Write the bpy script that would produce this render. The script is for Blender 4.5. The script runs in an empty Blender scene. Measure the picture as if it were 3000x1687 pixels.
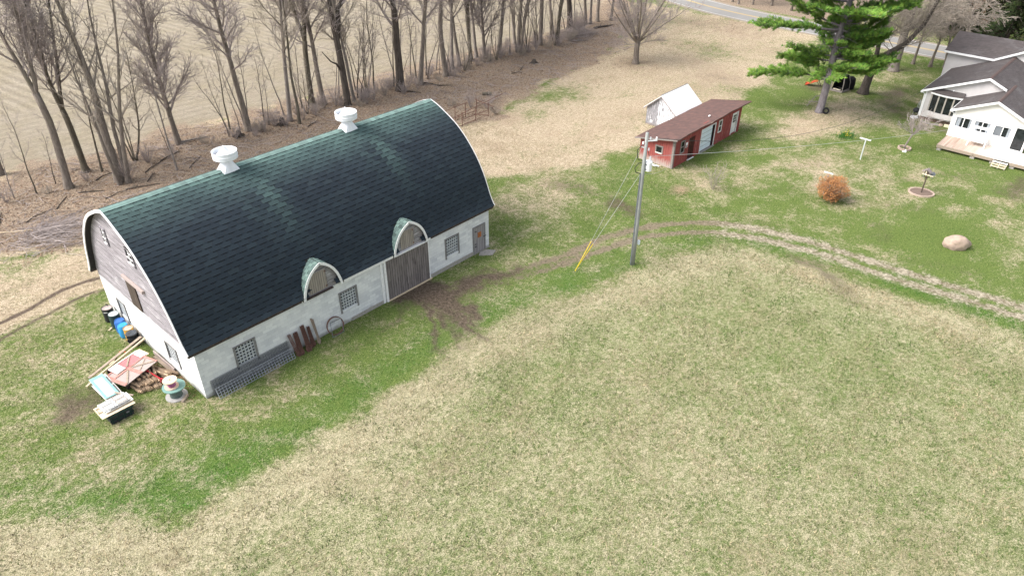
import bpy, math, random
import numpy as np
from mathutils import Vector, Matrix

random.seed(7)
SC = bpy.context.scene
COL = SC.collection
R = math.radians

# ------------------------------------------------------------------ mesh builder
def vadd(a, b): return (a[0]+b[0], a[1]+b[1], a[2]+b[2])
def vsub(a, b): return (a[0]-b[0], a[1]-b[1], a[2]-b[2])
def vmul(a, s): return (a[0]*s, a[1]*s, a[2]*s)

class MB:
    def __init__(self):
        self.v = []; self.f = []; self.m = []; self.c = []; self.usec = False
    def face(self, pts, mi=0, col=None):
        n = len(self.v); self.v.extend(pts); self.f.append(tuple(range(n, n+len(pts)))); self.m.append(mi)
        self.c.append(col)
        if col is not None: self.usec = True
    def mesh(self, vs, fs, mi=0, col=None):
        n = len(self.v); self.v.extend(vs)
        for f in fs:
            self.f.append(tuple(i+n for i in f)); self.m.append(mi); self.c.append(col)
        if col is not None: self.usec = True
    def box(self, lo, hi, mi=0, col=None):
        x0,y0,z0 = lo; x1,y1,z1 = hi
        vs = [(x0,y0,z0),(x1,y0,z0),(x1,y1,z0),(x0,y1,z0),(x0,y0,z1),(x1,y0,z1),(x1,y1,z1),(x0,y1,z1)]
        self.mesh(vs, [(0,3,2,1),(4,5,6,7),(0,1,5,4),(1,2,6,5),(2,3,7,6),(3,0,4,7)], mi, col)
    def obox(self, c, size, rot=(0,0,0), mi=0, col=None):
        """oriented box: centre, full sizes, euler"""
        M = Matrix.Translation(c) @ Matrix.Rotation(rot[2],4,'Z') @ Matrix.Rotation(rot[1],4,'Y') @ Matrix.Rotation(rot[0],4,'X')
        sx,sy,sz = size[0]/2,size[1]/2,size[2]/2
        vs = [tuple(M @ Vector(p)) for p in [(-sx,-sy,-sz),(sx,-sy,-sz),(sx,sy,-sz),(-sx,sy,-sz),(-sx,-sy,sz),(sx,-sy,sz),(sx,sy,sz),(-sx,sy,sz)]]
        self.mesh(vs, [(0,3,2,1),(4,5,6,7),(0,1,5,4),(1,2,6,5),(2,3,7,6),(3,0,4,7)], mi, col)
    def bar(self, a, b, w, h=None, mi=0, col=None, up=(0,0,1)):
        """rectangular bar from a to b, width w (sideways) and height h"""
        h = h or w
        A, B = Vector(a), Vector(b); d = (B-A).normalized(); u = Vector(up)
        if abs(d.dot(u)) > .98: u = Vector((1,0,0)) if abs(d.x) < .9 else Vector((0,1,0))
        s = d.cross(u).normalized(); u = s.cross(d).normalized()
        vs = []
        for P in (A, B):
            for (i, j) in ((-1,-1),(1,-1),(1,1),(-1,1)): vs.append(tuple(P + s*(i*w/2) + u*(j*h/2)))
        self.mesh(vs, [(0,1,2,3),(7,6,5,4),(0,4,5,1),(1,5,6,2),(2,6,7,3),(3,7,4,0)], mi, col)
    def tube(self, pts, rad, n=6, mi=0, col=None, cap=True):
        k = len(pts)
        if not hasattr(rad, '__len__'): rad = [rad]*k
        base = len(self.v); prev = None
        for i in range(k):
            p = Vector(pts[i])
            t = (Vector(pts[min(i+1,k-1)]) - Vector(pts[max(i-1,0)]))
            if t.length < 1e-9: t = Vector((0,0,1))
            t.normalize()
            if prev is None:
                u = t.cross(Vector((0,0,1)) if abs(t.z) < .9 else Vector((1,0,0))).normalized()
            else:
                u = prev - t*prev.dot(t)
                if u.length < 1e-6: u = t.orthogonal()
                u.normalize()
            prev = u; w = t.cross(u)
            for j in range(n):
                a = 2*math.pi*j/n
                self.v.append(tuple(p + (u*math.cos(a) + w*math.sin(a))*rad[i]))
        for i in range(k-1):
            for j in range(n):
                a = base+i*n+j; b = base+i*n+(j+1)%n
                self.f.append((a, b, b+n, a+n)); self.m.append(mi); self.c.append(col)
        if cap:
            self.f.append(tuple(base+j for j in range(n))[::-1]); self.m.append(mi); self.c.append(col)
            self.f.append(tuple(base+(k-1)*n+j for j in range(n))); self.m.append(mi); self.c.append(col)
        if col is not None: self.usec = True
    def lathe(self, prof, c=(0,0,0), n=24, mi=0, col=None, cap0=True, cap1=True, M=None):
        """prof: list of (r, z) around the vertical axis at c"""
        base = len(self.v)
        for (r, z) in prof:
            for j in range(n):
                a = 2*math.pi*j/n
                p = (r*math.cos(a), r*math.sin(a), z)
                if M is not None: p = tuple(M @ Vector(p))
                self.v.append((c[0]+p[0], c[1]+p[1], c[2]+p[2]))
        for i in range(len(prof)-1):
            for j in range(n):
                a = base+i*n+j; b = base+i*n+(j+1)%n
                self.f.append((a,b,b+n,a+n)); self.m.append(mi); self.c.append(col)
        if cap0 and prof[0][0] > 1e-4: self.f.append(tuple(base+j for j in range(n))[::-1]); self.m.append(mi); self.c.append(col)
        if cap1 and prof[-1][0] > 1e-4: self.f.append(tuple(base+(len(prof)-1)*n+j for j in range(n))); self.m.append(mi); self.c.append(col)
        if col is not None: self.usec = True
    def prism(self, poly, axis, a, b, mi=0, col=None):
        """poly in the two other axes (order kept x<y<z), extruded along axis from a to b"""
        def P(q, t):
            if axis == 0: return (t, q[0], q[1])
            if axis == 1: return (q[0], t, q[1])
            return (q[0], q[1], t)
        n = len(poly)
        vs = [P(q, a) for q in poly] + [P(q, b) for q in poly]
        fs = [tuple(range(n))[::-1], tuple(range(n, 2*n))] + [(i, (i+1)%n, (i+1)%n+n, i+n) for i in range(n)]
        self.mesh(vs, fs, mi, col)
    def build(self, name, mats, parent=None, org=None, smooth=False):
        if parent is not None:
            p = parent
            while p.parent is not None: p = p.parent
            org = tuple(p.location)
        elif org is None: org = (0,0,0)
        me = bpy.data.meshes.new(name)
        V = np.array(self.v, dtype=np.float64) - np.array(org)
        me.from_pydata(V.tolist(), [], self.f)
        if not isinstance(mats, (list, tuple)): mats = [mats]
        for mt in mats: me.materials.append(mt)
        if len(mats) > 1: me.polygons.foreach_set('material_index', self.m)
        if self.usec:
            ca = me.color_attributes.new('col', 'FLOAT_COLOR', 'CORNER')
            arr = np.ones((len(me.loops), 4), dtype=np.float32); k = 0
            for f, c in zip(self.f, self.c):
                n = len(f)
                if c is not None: arr[k:k+n, :3] = c
                k += n
            ca.data.foreach_set('color', arr.ravel())
        if smooth: me.polygons.foreach_set('use_smooth', [True]*len(me.polygons))
        me.validate(); me.update()
        o = bpy.data.objects.new(name, me); COL.objects.link(o)
        if parent is not None: o.parent = parent
        else: o.location = org
        return o

def tag(o, label, cat, group=None, kind=None):
    if label: o['label'] = label
    if cat: o['category'] = cat
    if group: o['group'] = group
    if kind: o['kind'] = kind
    return o
def thing(name, label, cat, loc=(0,0,0), group=None, rz=0):
    o = bpy.data.objects.new(name, None); COL.objects.link(o)
    o.empty_display_size = .3
    o.location = loc; o.rotation_euler = (0,0,rz)
    o.matrix_basis  # keep
    return tag(o, label, cat, group)
def copy_tree(o, parent=None):
    c = o.copy(); COL.objects.link(c)
    if parent is not None: c.parent = parent
    for ch in o.children: copy_tree(ch, c)
    return c

# ------------------------------------------------------------------ materials
def lin(r, g, b):
    f = lambda c: (c/255/12.92) if c/255 <= .04045 else ((c/255+.055)/1.055)**2.4
    return (f(r), f(g), f(b))
def alb(r, g, b, k=.68):
    return tuple(min(.88, c*k) for c in lin(r, g, b))

class NT:
    def __init__(self, name):
        self.m = bpy.data.materials.new(name); self.m.use_nodes = True
        self.t = self.m.node_tree; self.n = self.t.nodes; self.b = self.n['Principled BSDF']
        self.b.inputs['Specular IOR Level'].default_value = .25
    def node(self, ty, **kw):
        x = self.n.new(ty)
        for k, v in kw.items():
            if k.startswith('i_'): x.inputs[k[2:].replace('_',' ')].default_value = v
            else: setattr(x, k, v)
        return x
    def link(self, a, b): self.t.links.new(a, b)
    def pos(self): return self.node('ShaderNodeNewGeometry').outputs['Position']
    def obj(self): return self.node('ShaderNodeTexCoord').outputs['Object']
    def mapping(self, vec, scale=(1,1,1), rot=(0,0,0), loc=(0,0,0)):
        x = self.node('ShaderNodeMapping'); self.link(vec, x.inputs['Vector'])
        x.inputs['Scale'].default_value = scale; x.inputs['Rotation'].default_value = rot; x.inputs['Location'].default_value = loc
        return x.outputs['Vector']
    def noise(self, vec, scale, detail=4, rough=.55, dist=0):
        x = self.node('ShaderNodeTexNoise'); self.link(vec, x.inputs['Vector'])
        x.inputs['Scale'].default_value = scale; x.inputs['Detail'].default_value = detail
        x.inputs['Roughness'].default_value = rough; x.inputs['Distortion'].default_value = dist
        return x.outputs['Fac']
    def ramp(self, fac, stops, interp='LINEAR'):
        x = self.node('ShaderNodeValToRGB'); self.link(fac, x.inputs['Fac']); r = x.color_ramp; r.interpolation = interp
        while len(r.elements) < len(stops): r.elements.new(.5)
        for e, (p, c) in zip(r.elements, stops):
            e.position = p; e.color = (c[0], c[1], c[2], 1) if hasattr(c, '__len__') else (c, c, c, 1)
        return x.outputs['Color']
    def math(self, op, a, b=None, clamp=False):
        x = self.node('ShaderNodeMath', operation=op); x.use_clamp = clamp
        for i, q in enumerate((a, b)):
            if q is None: continue
            if isinstance(q, (int, float)): x.inputs[i].default_value = q
            else: self.link(q, x.inputs[i])
        return x.outputs[0]
    def smooth(self, v, lo, hi):
        x = self.node('ShaderNodeMapRange', interpolation_type='SMOOTHSTEP'); self.link(v, x.inputs['Value'])
        x.inputs['From Min'].default_value = lo; x.inputs['From Max'].default_value = hi
        return x.outputs['Result']
    def mix(self, fac, a, b, mode='MIX'):
        x = self.node('ShaderNodeMix', data_type='RGBA', blend_type=mode)
        if isinstance(fac, (int, float)): x.inputs[0].default_value = fac
        else: self.link(fac, x.inputs[0])
        for i, q in ((6, a), (7, b)):
            if isinstance(q, (tuple, list)): x.inputs[i].default_value = (q[0], q[1], q[2], 1)
            else: self.link(q, x.inputs[i])
        return x.outputs[2]
    def attr(self, name, out='Color'):
        x = self.node('ShaderNodeAttribute'); x.attribute_name = name; return x.outputs[out]
    def sep(self, v):
        x = self.node('ShaderNodeSeparateXYZ'); self.link(v, x.inputs[0]); return x.outputs
    def comb(self, x, y, z=0):
        c = self.node('ShaderNodeCombineXYZ')
        for i, q in enumerate((x, y, z)):
            if isinstance(q, (int, float)): c.inputs[i].default_value = q
            else: self.link(q, c.inputs[i])
        return c.outputs[0]
    def bump(self, h, strength=.3, dist=.02):
        x = self.node('ShaderNodeBump'); self.link(h, x.inputs['Height']); x.inputs['Strength'].default_value = strength; x.inputs['Distance'].default_value = dist
        self.link(x.outputs['Normal'], self.b.inputs['Normal'])
    def out(self, col, rough=.9, spec=None, metal=0):
        if isinstance(col, (tuple, list)): self.b.inputs['Base Color'].default_value = (col[0], col[1], col[2], 1)
        else: self.link(col, self.b.inputs['Base Color'])
        self.b.inputs['Roughness'].default_value = rough; self.b.inputs['Metallic'].default_value = metal
        if spec is not None: self.b.inputs['Specular IOR Level'].default_value = spec
        return self.m

def simple(name, c1, c2=None, scale=6, rough=.85, detail=5, stretch=(1,1,1), bump=0, metal=0, spec=.25, lo=.3, hi=.7, local=False, dist=.01):
    t = NT(name)
    v = t.mapping(t.obj() if local else t.pos(), stretch)
    n = t.noise(v, scale, detail, .6)
    c2 = c2 or tuple(c*.75 for c in c1)
    col = t.ramp(n, [(lo, c2), (hi, c1)])
    if bump: t.bump(n, bump, dist)
    return t.out(col, rough, spec, metal)
# ------------------------------------------------------------------ material library
def board_uv(t):
    s = t.sep(t.pos()); return t.math('ADD', s[0], s[1]), s[2], s

def m_block():
    t = NT('painted_concrete_block'); u, z, s = board_uv(t)
    v = t.comb(u, z)
    br = t.node('ShaderNodeTexBrick'); t.link(v, br.inputs['Vector'])
    br.offset = .5; br.inputs['Scale'].default_value = 1; br.inputs['Brick Width'].default_value = .42; br.inputs['Row Height'].default_value = .2
    br.inputs['Mortar Size'].default_value = .007; br.inputs['Mortar Smooth'].default_value = .3; br.inputs['Bias'].default_value = .15
    br.inputs['Color1'].default_value = (.70,.71,.71,1); br.inputs['Color2'].default_value = (.52,.53,.55,1); br.inputs['Mortar'].default_value = (.45,.46,.47,1)
    n1 = t.noise(t.pos(), .7, 5); n2 = t.noise(t.pos(), 9, 5)
    col = t.mix(t.smooth(n1, .35, .7), br.outputs['Color'], (.74,.74,.73))
    col = t.mix(.6, br.outputs['Color'], col)
    col = t.mix(t.math('MULTIPLY', t.smooth(n2, .55, .8), .35), col, (.30,.29,.27))
    # the gable wall is whitened: its sunlit brightness is put into the colour
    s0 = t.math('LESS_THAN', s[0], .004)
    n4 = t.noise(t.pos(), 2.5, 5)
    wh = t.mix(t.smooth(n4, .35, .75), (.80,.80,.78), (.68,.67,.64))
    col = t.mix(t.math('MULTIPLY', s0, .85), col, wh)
    # splash dirt and old grey footing near the ground, uneven upper limit
    n3 = t.noise(t.mapping(t.pos(), (1,1,.4)), 2.2, 6)
    hgt = t.math('SUBTRACT', z, t.math('MULTIPLY', n3, .5))
    dirt = t.math('SUBTRACT', 1.0, t.smooth(hgt, -.2, .06))
    col = t.mix(t.math('MULTIPLY', dirt, .75), col, (.19,.18,.155))
    t.bump(br.outputs['Fac'], -.35, .01)
    return t.out(col, .9)

def m_weather_h(name, a, b, pitch=.14, peel=None, vertical=False, dark=None):
    """weathered boards: thin dark gaps, long grain, peeling paint"""
    t = NT(name); u, z, s = board_uv(t)
    w, l = (u, z) if vertical else (z, u)
    k = t.math('DIVIDE', w, pitch); fr = t.math('FRACT', k); fl = t.math('FLOOR', k)
    gap = t.math('MULTIPLY', t.smooth(fr, 0, .16), t.smooth(t.math('SUBTRACT', 1, fr), 0, .06))
    rnd = t.noise(t.comb(t.math('MULTIPLY', fl, 3.7), t.math('MULTIPLY', l, .25)), 1.7, 2)
    grain = t.noise(t.comb(t.math('MULTIPLY', w, 55), t.math('MULTIPLY', l, 2.2)), 1, 6, .65)
    col = t.ramp(t.math('ADD', t.math('MULTIPLY', grain, .65), t.math('MULTIPLY', rnd, .4)), [(.30, b), (.68, a)])
    if peel:
        pn = t.noise(t.comb(t.math('MULTIPLY', w, 9), t.math('MULTIPLY', l, 1.1)), 1, 6, .7)
        col = t.mix(t.smooth(t.math('ADD', pn, t.math('MULTIPLY', rnd, .25)), peel[1], peel[2]), col, peel[0])
    if dark:
        dn = t.noise(t.comb(t.math('MULTIPLY', w, 14), t.math('MULTIPLY', l, .7)), 1, 5, .7)
        col = t.mix(t.math('MULTIPLY', t.smooth(dn, dark[1], dark[2]), .85), col, dark[0])
    col = t.mix(gap, (.018,.017,.016), col)
    t.bump(t.math('ADD', t.math('MULTIPLY', gap, .7), t.math('MULTIPLY', grain, .3)), .5, .012)
    return t.out(col, .9)

def m_siding(name, c, pitch=.105):
    t = NT(name); u, z, s = board_uv(t)
    fr = t.math('FRACT', t.math('DIVIDE', z, pitch))
    n = t.noise(t.pos(), 1.3, 4); n2 = t.noise(t.mapping(t.pos(), (1,1,.25)), 6, 4)
    col = t.mix(t.smooth(n, .3, .75), c, tuple(x*.9 for x in c))
    col = t.mix(t.math('MULTIPLY', t.smooth(n2, .6, .85), .15), col, (.35,.33,.28))
    t.bump(fr, -.8, .02)
    col = t.mix(t.smooth(fr, 0, .12), tuple(x*.62 for x in c), col)
    return t.out(col, .6, .3)

def m_vcol(name, rough=.95, nscale=60, amt=.35, bump=.3, local=False, spec=.15):
    t = NT(name); c = t.attr('col'); n = t.noise(t.obj() if local else t.pos(), nscale, 3, .7)
    g = t.ramp(n, [(.25, 1-amt), (.75, 1+amt*.6)])
    col = t.mix(1.0, c, g, 'MULTIPLY')
    if bump: t.bump(n, bump, .01)
    return t.out(col, rough, spec)

def m_house_roof():
    t = NT('brown_asphalt_shingle'); s = t.sep(t.pos())
    v = t.comb(t.math('ADD', s[0], s[1]), t.math('MULTIPLY', s[2], 2.4))
    br = t.node('ShaderNodeTexBrick'); t.link(v, br.inputs['Vector']); br.inputs['Scale'].default_value = 1
    br.inputs['Brick Width'].default_value = .3; br.inputs['Row Height'].default_value = .14; br.inputs['Mortar Size'].default_value = .006
    br.inputs['Color1'].default_value = (.092,.080,.079,1); br.inputs['Color2'].default_value = (.055,.049,.050,1); br.inputs['Mortar'].default_value = (.03,.026,.026,1)
    n = t.noise(t.pos(), 28, 4, .7); n2 = t.noise(t.mapping(t.pos(), (.5,.5,1.4)), .9, 5, .65)
    col = t.mix(t.smooth(n, .35, .7), br.outputs['Color'], (.09,.076,.073))
    col = t.mix(t.math('MULTIPLY', t.smooth(n2, .50, .78), .55), col, (.17,.165,.165))
    n3 = t.noise(t.pos(), .5, 5)
    col = t.mix(t.math('MULTIPLY', t.smooth(n3, .52, .7), .5), col, (.045,.038,.04))
    t.bump(n, .4, .01)
    return t.out(col, .95)

def m_bark(name, a, b, moss=None):
    t = NT(name)
    v = t.mapping(t.obj(), (7,7,1.1))
    n = t.noise(v, 1.6, 6, .7); n2 = t.noise(t.obj(), .45, 4)
    col = t.ramp(n, [(.30, b), (.68, a)])
    if moss: col = t.mix(t.math('MULTIPLY', t.smooth(n2, .5, .75), .5), col, moss)
    t.bump(n, .7, .03)
    return t.out(col, .95, .1)

MAT = {}
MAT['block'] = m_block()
MAT['gable_boards'] = m_weather_h('weathered_gable_board', (.46,.43,.46), (.07,.062,.07), .15, ((.72,.70,.72), .66, .90))
MAT['door_boards'] = m_weather_h('grey_door_plank', (.255,.225,.215), (.075,.064,.062), .17, None, True, ((.020,.015,.011), .50, .68))
MAT['small_door'] = m_weather_h('grey_small_door_plank', (.33,.31,.31), (.15,.14,.145), .15, None, True, ((.05,.045,.04), .62, .8))
MAT['dormer_boards'] = m_weather_h('weathered_dormer_board', (.34,.32,.33), (.13,.12,.125), .12, ((.5,.49,.5), .62, .82))
MAT['dormer_door'] = m_weather_h('tan_weathered_plank', (.36,.32,.28), (.17,.15,.13), .13, None, True, ((.08,.07,.06), .6, .8))
MAT['hay_door'] = m_weather_h('dark_brown_plank', (.10,.075,.058), (.035,.028,.024), .12, ((.26,.21,.17), .70, .86), True)
MAT['shed_red'] = m_weather_h('red_barn_board', (.34,.075,.062), (.17,.035,.035), .2, ((.40,.17,.15), .60, .85), True, ((.08,.03,.03), .62, .85))
def m_shed_end():
    t = NT('worn_red_board'); u, z, s = board_uv(t)
    fr = t.math('FRACT', t.math('DIVIDE', u, .2)); gap = t.smooth(fr, 0, .10)
    n = t.noise(t.comb(t.math('MULTIPLY', u, 22), t.math('MULTIPLY', z, 1.4)), 1, 6, .65)
    col = t.ramp(n, [(.3, (.19,.045,.045)), (.7, (.43,.12,.10))])
    n2 = t.noise(t.comb(t.math('MULTIPLY', u, 9), t.math('MULTIPLY', z, 2.2)), 1, 5)
    bare = t.math('SUBTRACT', 1, t.smooth(t.math('SUBTRACT', z, t.math('MULTIPLY', n2, .9)), -.35, .30))
    col = t.mix(t.math('MULTIPLY', bare, .9), col, (.43,.37,.33))
    yedge = t.math('SUBTRACT', 1, t.smooth(t.math('ADD', s[1], t.math('MULTIPLY', n2, .5)), -2.3, -1.6))
    col = t.mix(t.math('MULTIPLY', yedge, .75), col, (.30,.25,.235))
    col = t.mix(gap, (.05,.02,.02), col)
    t.bump(n, .4, .01)
    return t.out(col, .92)
MAT['shed_end'] = m_shed_end()
def m_white_shed():
    t = NT('peeling_white_board'); u, z, s = board_uv(t)
    k = t.math('DIVIDE', u, .24); fr = t.math('FRACT', k); fl = t.math('FLOOR', k); gap = t.smooth(fr, 0, .09)
    rnd = t.noise(t.comb(t.math('MULTIPLY', fl, 5.3), 0), 1, 1)
    n = t.noise(t.comb(t.math('MULTIPLY', u, 11), t.math('MULTIPLY', z, 2.0)), 1, 6, .7)
    grey = t.ramp(n, [(.3, (.15,.15,.16)), (.7, (.40,.39,.41))])
    side = t.math('MULTIPLY', t.smooth(s[1], 3.6, 3.75), .16)
    peel = t.smooth(t.math('SUBTRACT', t.math('ADD', n, t.math('MULTIPLY', rnd, .2)), side), .50, .62)
    col = t.mix(peel, grey, (.76,.77,.80)); col = t.mix(gap, (.08,.08,.085), col)
    t.bump(n, .4, .01)
    return t.out(col, .9)
MAT['white_boards'] = m_white_shed()
MAT['trim_white'] = simple('white_painted_trim', (.80,.80,.80), (.66,.65,.64), 8, .6)
MAT['eave_dark'] = simple('dark_rotten_eave', (.10,.075,.065), (.025,.02,.019), 7, .95, 6)
MAT['soffit'] = simple('dark_soffit_wood', (.05,.045,.045), (.02,.018,.018), 12, .95, 5, (1,8,1))
MAT['roof_tab'] = m_vcol('green_black_roof_shingle', .93, 70, .30, .3, spec=.2)
MAT['galv_white'] = simple('white_galvanised_metal', (.82,.84,.87), (.70,.72,.76), 5, .45, 4, (1,1,.4), .05, .0, .5)
MAT['glass_block'] = simple('grey_glass_block_lattice', (.52,.54,.55), (.34,.36,.37), 12, .7)
MAT['dark_glass'] = simple('dark_window_pane', (.025,.03,.034), (.008,.01,.012), 3, .12, 3, spec=.5)
MAT['pane_grey'] = simple('dusty_grey_pane', (.12,.135,.15), (.03,.036,.042), 5, .25, 3, spec=.5)
MAT['frame_grey'] = simple('grey_window_frame', (.24,.235,.235), (.14,.135,.13), 10, .85)
MAT['rust'] = simple('rust_brown_steel', (.22,.115,.085), (.075,.045,.04), 16, .9, 6, bump=.2)
MAT['rust_plate'] = simple('rust_orange_plate', (.42,.15,.05), (.2,.075,.035), 14, .9, 5)
MAT['steel_grey'] = simple('grey_wire_steel', (.20,.215,.235), (.11,.12,.135), 8, .55, 3, metal=.3)
MAT['panel_grey'] = simple('grey_galvanised_panel', (.34,.36,.385), (.22,.235,.25), 8, .55, 3)
MAT['mesh_dark'] = simple('dark_fine_wire', (.095,.105,.12), (.05,.056,.066), 8, .6, 3, metal=.2)
MAT['stone'] = simple('grey_concrete_slab', (.36,.34,.31), (.24,.225,.2), 9, .95, 6)
MAT['barrel_black'] = simple('black_steel_drum', (.026,.028,.03), (.014,.015,.016), 7, .5)
MAT['barrel_green'] = simple('dark_green_steel_drum', (.035,.075,.075), (.02,.035,.036), 5, .5)
MAT['drum_lid'] = simple('dusty_drum_lid', (.42,.36,.34), (.14,.11,.10), 4, .8, 5)
MAT['drum_lid_pale'] = simple('pale_grey_drum_lid', (.52,.54,.54), (.24,.27,.27), 4, .6, 5)
MAT['barrel_blue'] = simple('deep_blue_plastic', (.03,.145,.45), (.022,.10,.33), 4, .45, spec=.4)
MAT['barrel_sky'] = simple('bright_blue_plastic', (.04,.32,.66), (.03,.25,.54), 4, .45, spec=.4)
MAT['barrel_yellow'] = simple('yellow_ochre_drum', (.60,.34,.06), (.42,.22,.035), 6, .6)
MAT['lid_tan'] = simple('tan_drum_lid', (.48,.40,.33), (.30,.25,.21), 5, .8)
MAT['black_plastic'] = simple('dull_black_plastic', (.045,.046,.05), (.02,.021,.024), 9, .55)
MAT['lumber'] = simple('weathered_lumber', (.42,.345,.27), (.22,.175,.14), 4, .9, 5, (1.2,9,9), .2)
MAT['lumber_pale'] = simple('pale_new_lumber', (.62,.52,.37), (.48,.38,.26), 4, .85, 5, (1.2,9,9))
MAT['ply'] = simple('plywood_sheet', (.66,.56,.42), (.52,.42,.30), 3, .85, 5, (1,5,1))
MAT['pink_paint'] = simple('faded_red_paint', (.50,.25,.21), (.34,.17,.145), 6, .85)
MAT['pink_bright'] = simple('faded_rose_panel', (.50,.19,.20), (.36,.15,.15), 5, .85)
MAT['pink_grey'] = simple('worn_pinkish_grey_board', (.46,.385,.36), (.28,.23,.21), 6, .9, 6, (1,9,1))
MAT['door_white'] = simple('old_white_door_paint', (.78,.78,.75), (.55,.53,.48), 5, .65)
MAT['door_beige'] = simple('beige_door_panel', (.60,.50,.44), (.50,.41,.35), 5, .7)
MAT['teal'] = simple('pale_teal_paint', (.25,.48,.46), (.19,.38,.37), 6, .7)
MAT['bin_green'] = simple('dark_green_plastic', (.018,.042,.036), (.01,.022,.02), 8, .5)
MAT['bark_log'] = simple('split_log_bark', (.30,.22,.15), (.12,.085,.06), 9, .95, 6, (1,6,6), .5, local=False)
MAT['log_wood'] = simple('split_log_heartwood', (.58,.43,.29), (.38,.26,.165), 8, .9, 5, (1,5,5))
MAT['spool_grey'] = simple('grey_spool_wood', (.43,.41,.40), (.27,.26,.25), 6, .9, 6, (1,7,1), .2)
MAT['spool_green'] = simple('faded_green_spool_wood', (.21,.35,.31), (.13,.23,.21), 6, .9, 6, (1.5,8,1), .2)
MAT['spool_drum'] = simple('dark_green_spool_core', (.13,.17,.155), (.055,.075,.07), 8, .9, 5, (5,5,1))
MAT['spool_top'] = simple('tan_spool_wood', (.62,.49,.38), (.52,.39,.29), 6, .9, 5, (1,6,1))
MAT['pink_cord'] = simple('pink_purple_twine', (.52,.20,.36), (.28,.07,.16), 30, .9, 3)
MAT['red_tool'] = simple('bright_red_painted_steel', (.45,.04,.045), (.3,.02,.03), 8, .5)
MAT['shed_roof'] = simple('maroon_rolled_roofing', (.145,.082,.070), (.085,.056,.051), 2.2, .95, 6, (1,1,1), .15)
MAT['tin_white'] = simple('white_roof_metal', (.86,.86,.86), (.80,.80,.80), 2, .6)
MAT['dark_door'] = simple('dark_maroon_door', (.085,.018,.018), (.028,.008,.009), 5, .5, 5)
MAT['garage_white'] = simple('bluish_white_garage_door', (.68,.76,.80), (.60,.68,.73), 3, .55)
MAT['black_void'] = simple('dark_opening', (.012,.012,.013), (.006,.006,.007), 3, .9)
MAT['grey_wood'] = simple('weathered_grey_wood', (.33,.29,.27), (.17,.15,.14), 8, .92, 5, (6,6,1))
MAT['siding_white'] = m_siding('white_vinyl_siding', (.78,.765,.73))
MAT['siding_grey'] = m_siding('pinkish_grey_vinyl_siding', (.60,.575,.57))
MAT['roof_brown'] = m_house_roof()
MAT['ridge_brown'] = simple('brown_ridge_cap', (.115,.078,.07), (.07,.05,.046), 20, .95)
MAT['deck'] = None
MAT['curtain'] = simple('white_curtain', (.44,.48,.52), (.16,.18,.20), 9, .8, 3, (6,6,.4))
MAT['pvc_white'] = simple('white_vinyl_frame', (.84,.84,.84), (.78,.78,.78), 5, .45)
MAT['mullion'] = simple('taupe_bow_mullion', (.42,.39,.35), (.34,.31,.28), 6, .6)
MAT['pole_wood'] = simple('grey_green_pole_wood', (.34,.355,.34), (.20,.21,.20), 5, .92, 6, (6,6,.5), .3)
MAT['can_white'] = simple('white_transformer_enamel', (.80,.81,.82), (.72,.73,.74), 5, .35, spec=.5)
MAT['black_rubber'] = simple('black_rubber', (.016,.016,.017), (.009,.009,.01), 12, .75)
MAT['wire_dark'] = simple('dark_cable', (.035,.035,.037), None, 8, .6)
MAT['wire_pale'] = simple('pale_aluminium_cable', (.46,.47,.46), None, 8, .5)
MAT['guard_yellow'] = simple('yellow_guy_guard', (.74,.56,.05), (.62,.45,.04), 5, .5)
MAT['ceramic'] = simple('white_porcelain_insulator', (.80,.81,.82), (.70,.71,.72), 5, .3)
MAT['boulder'] = simple('tan_granite_boulder', (.44,.335,.26), (.25,.19,.155), 2.6, .92, 7, bump=.6, dist=.05)
MAT['brick_edge'] = simple('tan_edging_stone', (.50,.39,.32), (.33,.25,.20), 7, .92, 5)
MAT['mulch'] = simple('brown_mulch_soil', (.20,.145,.115), (.115,.085,.07), 24, .97, 5, bump=.4)
MAT['feeder_wood'] = simple('aged_feeder_wood', (.30,.255,.235), (.17,.145,.14), 8, .9)
MAT['post_brown'] = simple('dark_brown_post', (.12,.09,.07), (.06,.045,.037), 9, .9)
MAT['cream'] = simple('cream_painted_wood', (.72,.66,.50), (.6,.54,.4), 6, .7)
MAT['galv_pipe'] = simple('pale_painted_pipe', (.58,.61,.60), (.44,.47,.47), 6, .5)
MAT['orange'] = simple('orange_plastic', (.62,.115,.055), (.48,.085,.045), 5, .5)
MAT['black_cloth'] = simple('black_canopy_cloth', (.011,.011,.012), (.006,.006,.007), 7, .9)
MAT['straw'] = m_vcol('dry_straw', .95, 30, .25, 0)
MAT['bark_grey'] = m_bark('grey_brown_bark', (.265,.225,.19), (.09,.076,.065), (.17,.16,.09))
MAT['bark_dark'] = m_bark('dark_brown_bark', (.125,.105,.09), (.035,.03,.027), (.09,.09,.055))
MAT['bark_pale'] = m_bark('pale_grey_bark', (.30,.265,.235), (.12,.10,.09))
MAT['bark_olive'] = m_bark('mossy_olive_bark', (.17,.15,.115), (.06,.05,.04), (.14,.14,.05))
MAT['bark_pine'] = m_bark('purplish_grey_pine_bark', (.27,.245,.255), (.105,.093,.10))
MAT['twig_grey'] = simple('purplish_grey_twig', (.38,.325,.305), (.24,.205,.19), 3, .95, 3, local=True)
MAT['twig_tan'] = simple('tan_grey_twig', (.36,.31,.26), (.23,.20,.165), 3, .95, 3, local=True)
MAT['needles'] = m_vcol('pine_needle_foliage', .75, 8, .22, 0, True, .25)
MAT['leaves'] = m_vcol('dry_leaf', .9, 8, .2, 0, True, .1)
MAT['grassblade'] = m_vcol('grass_blade', .85, 3, .2, 0, False, .1)
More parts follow.
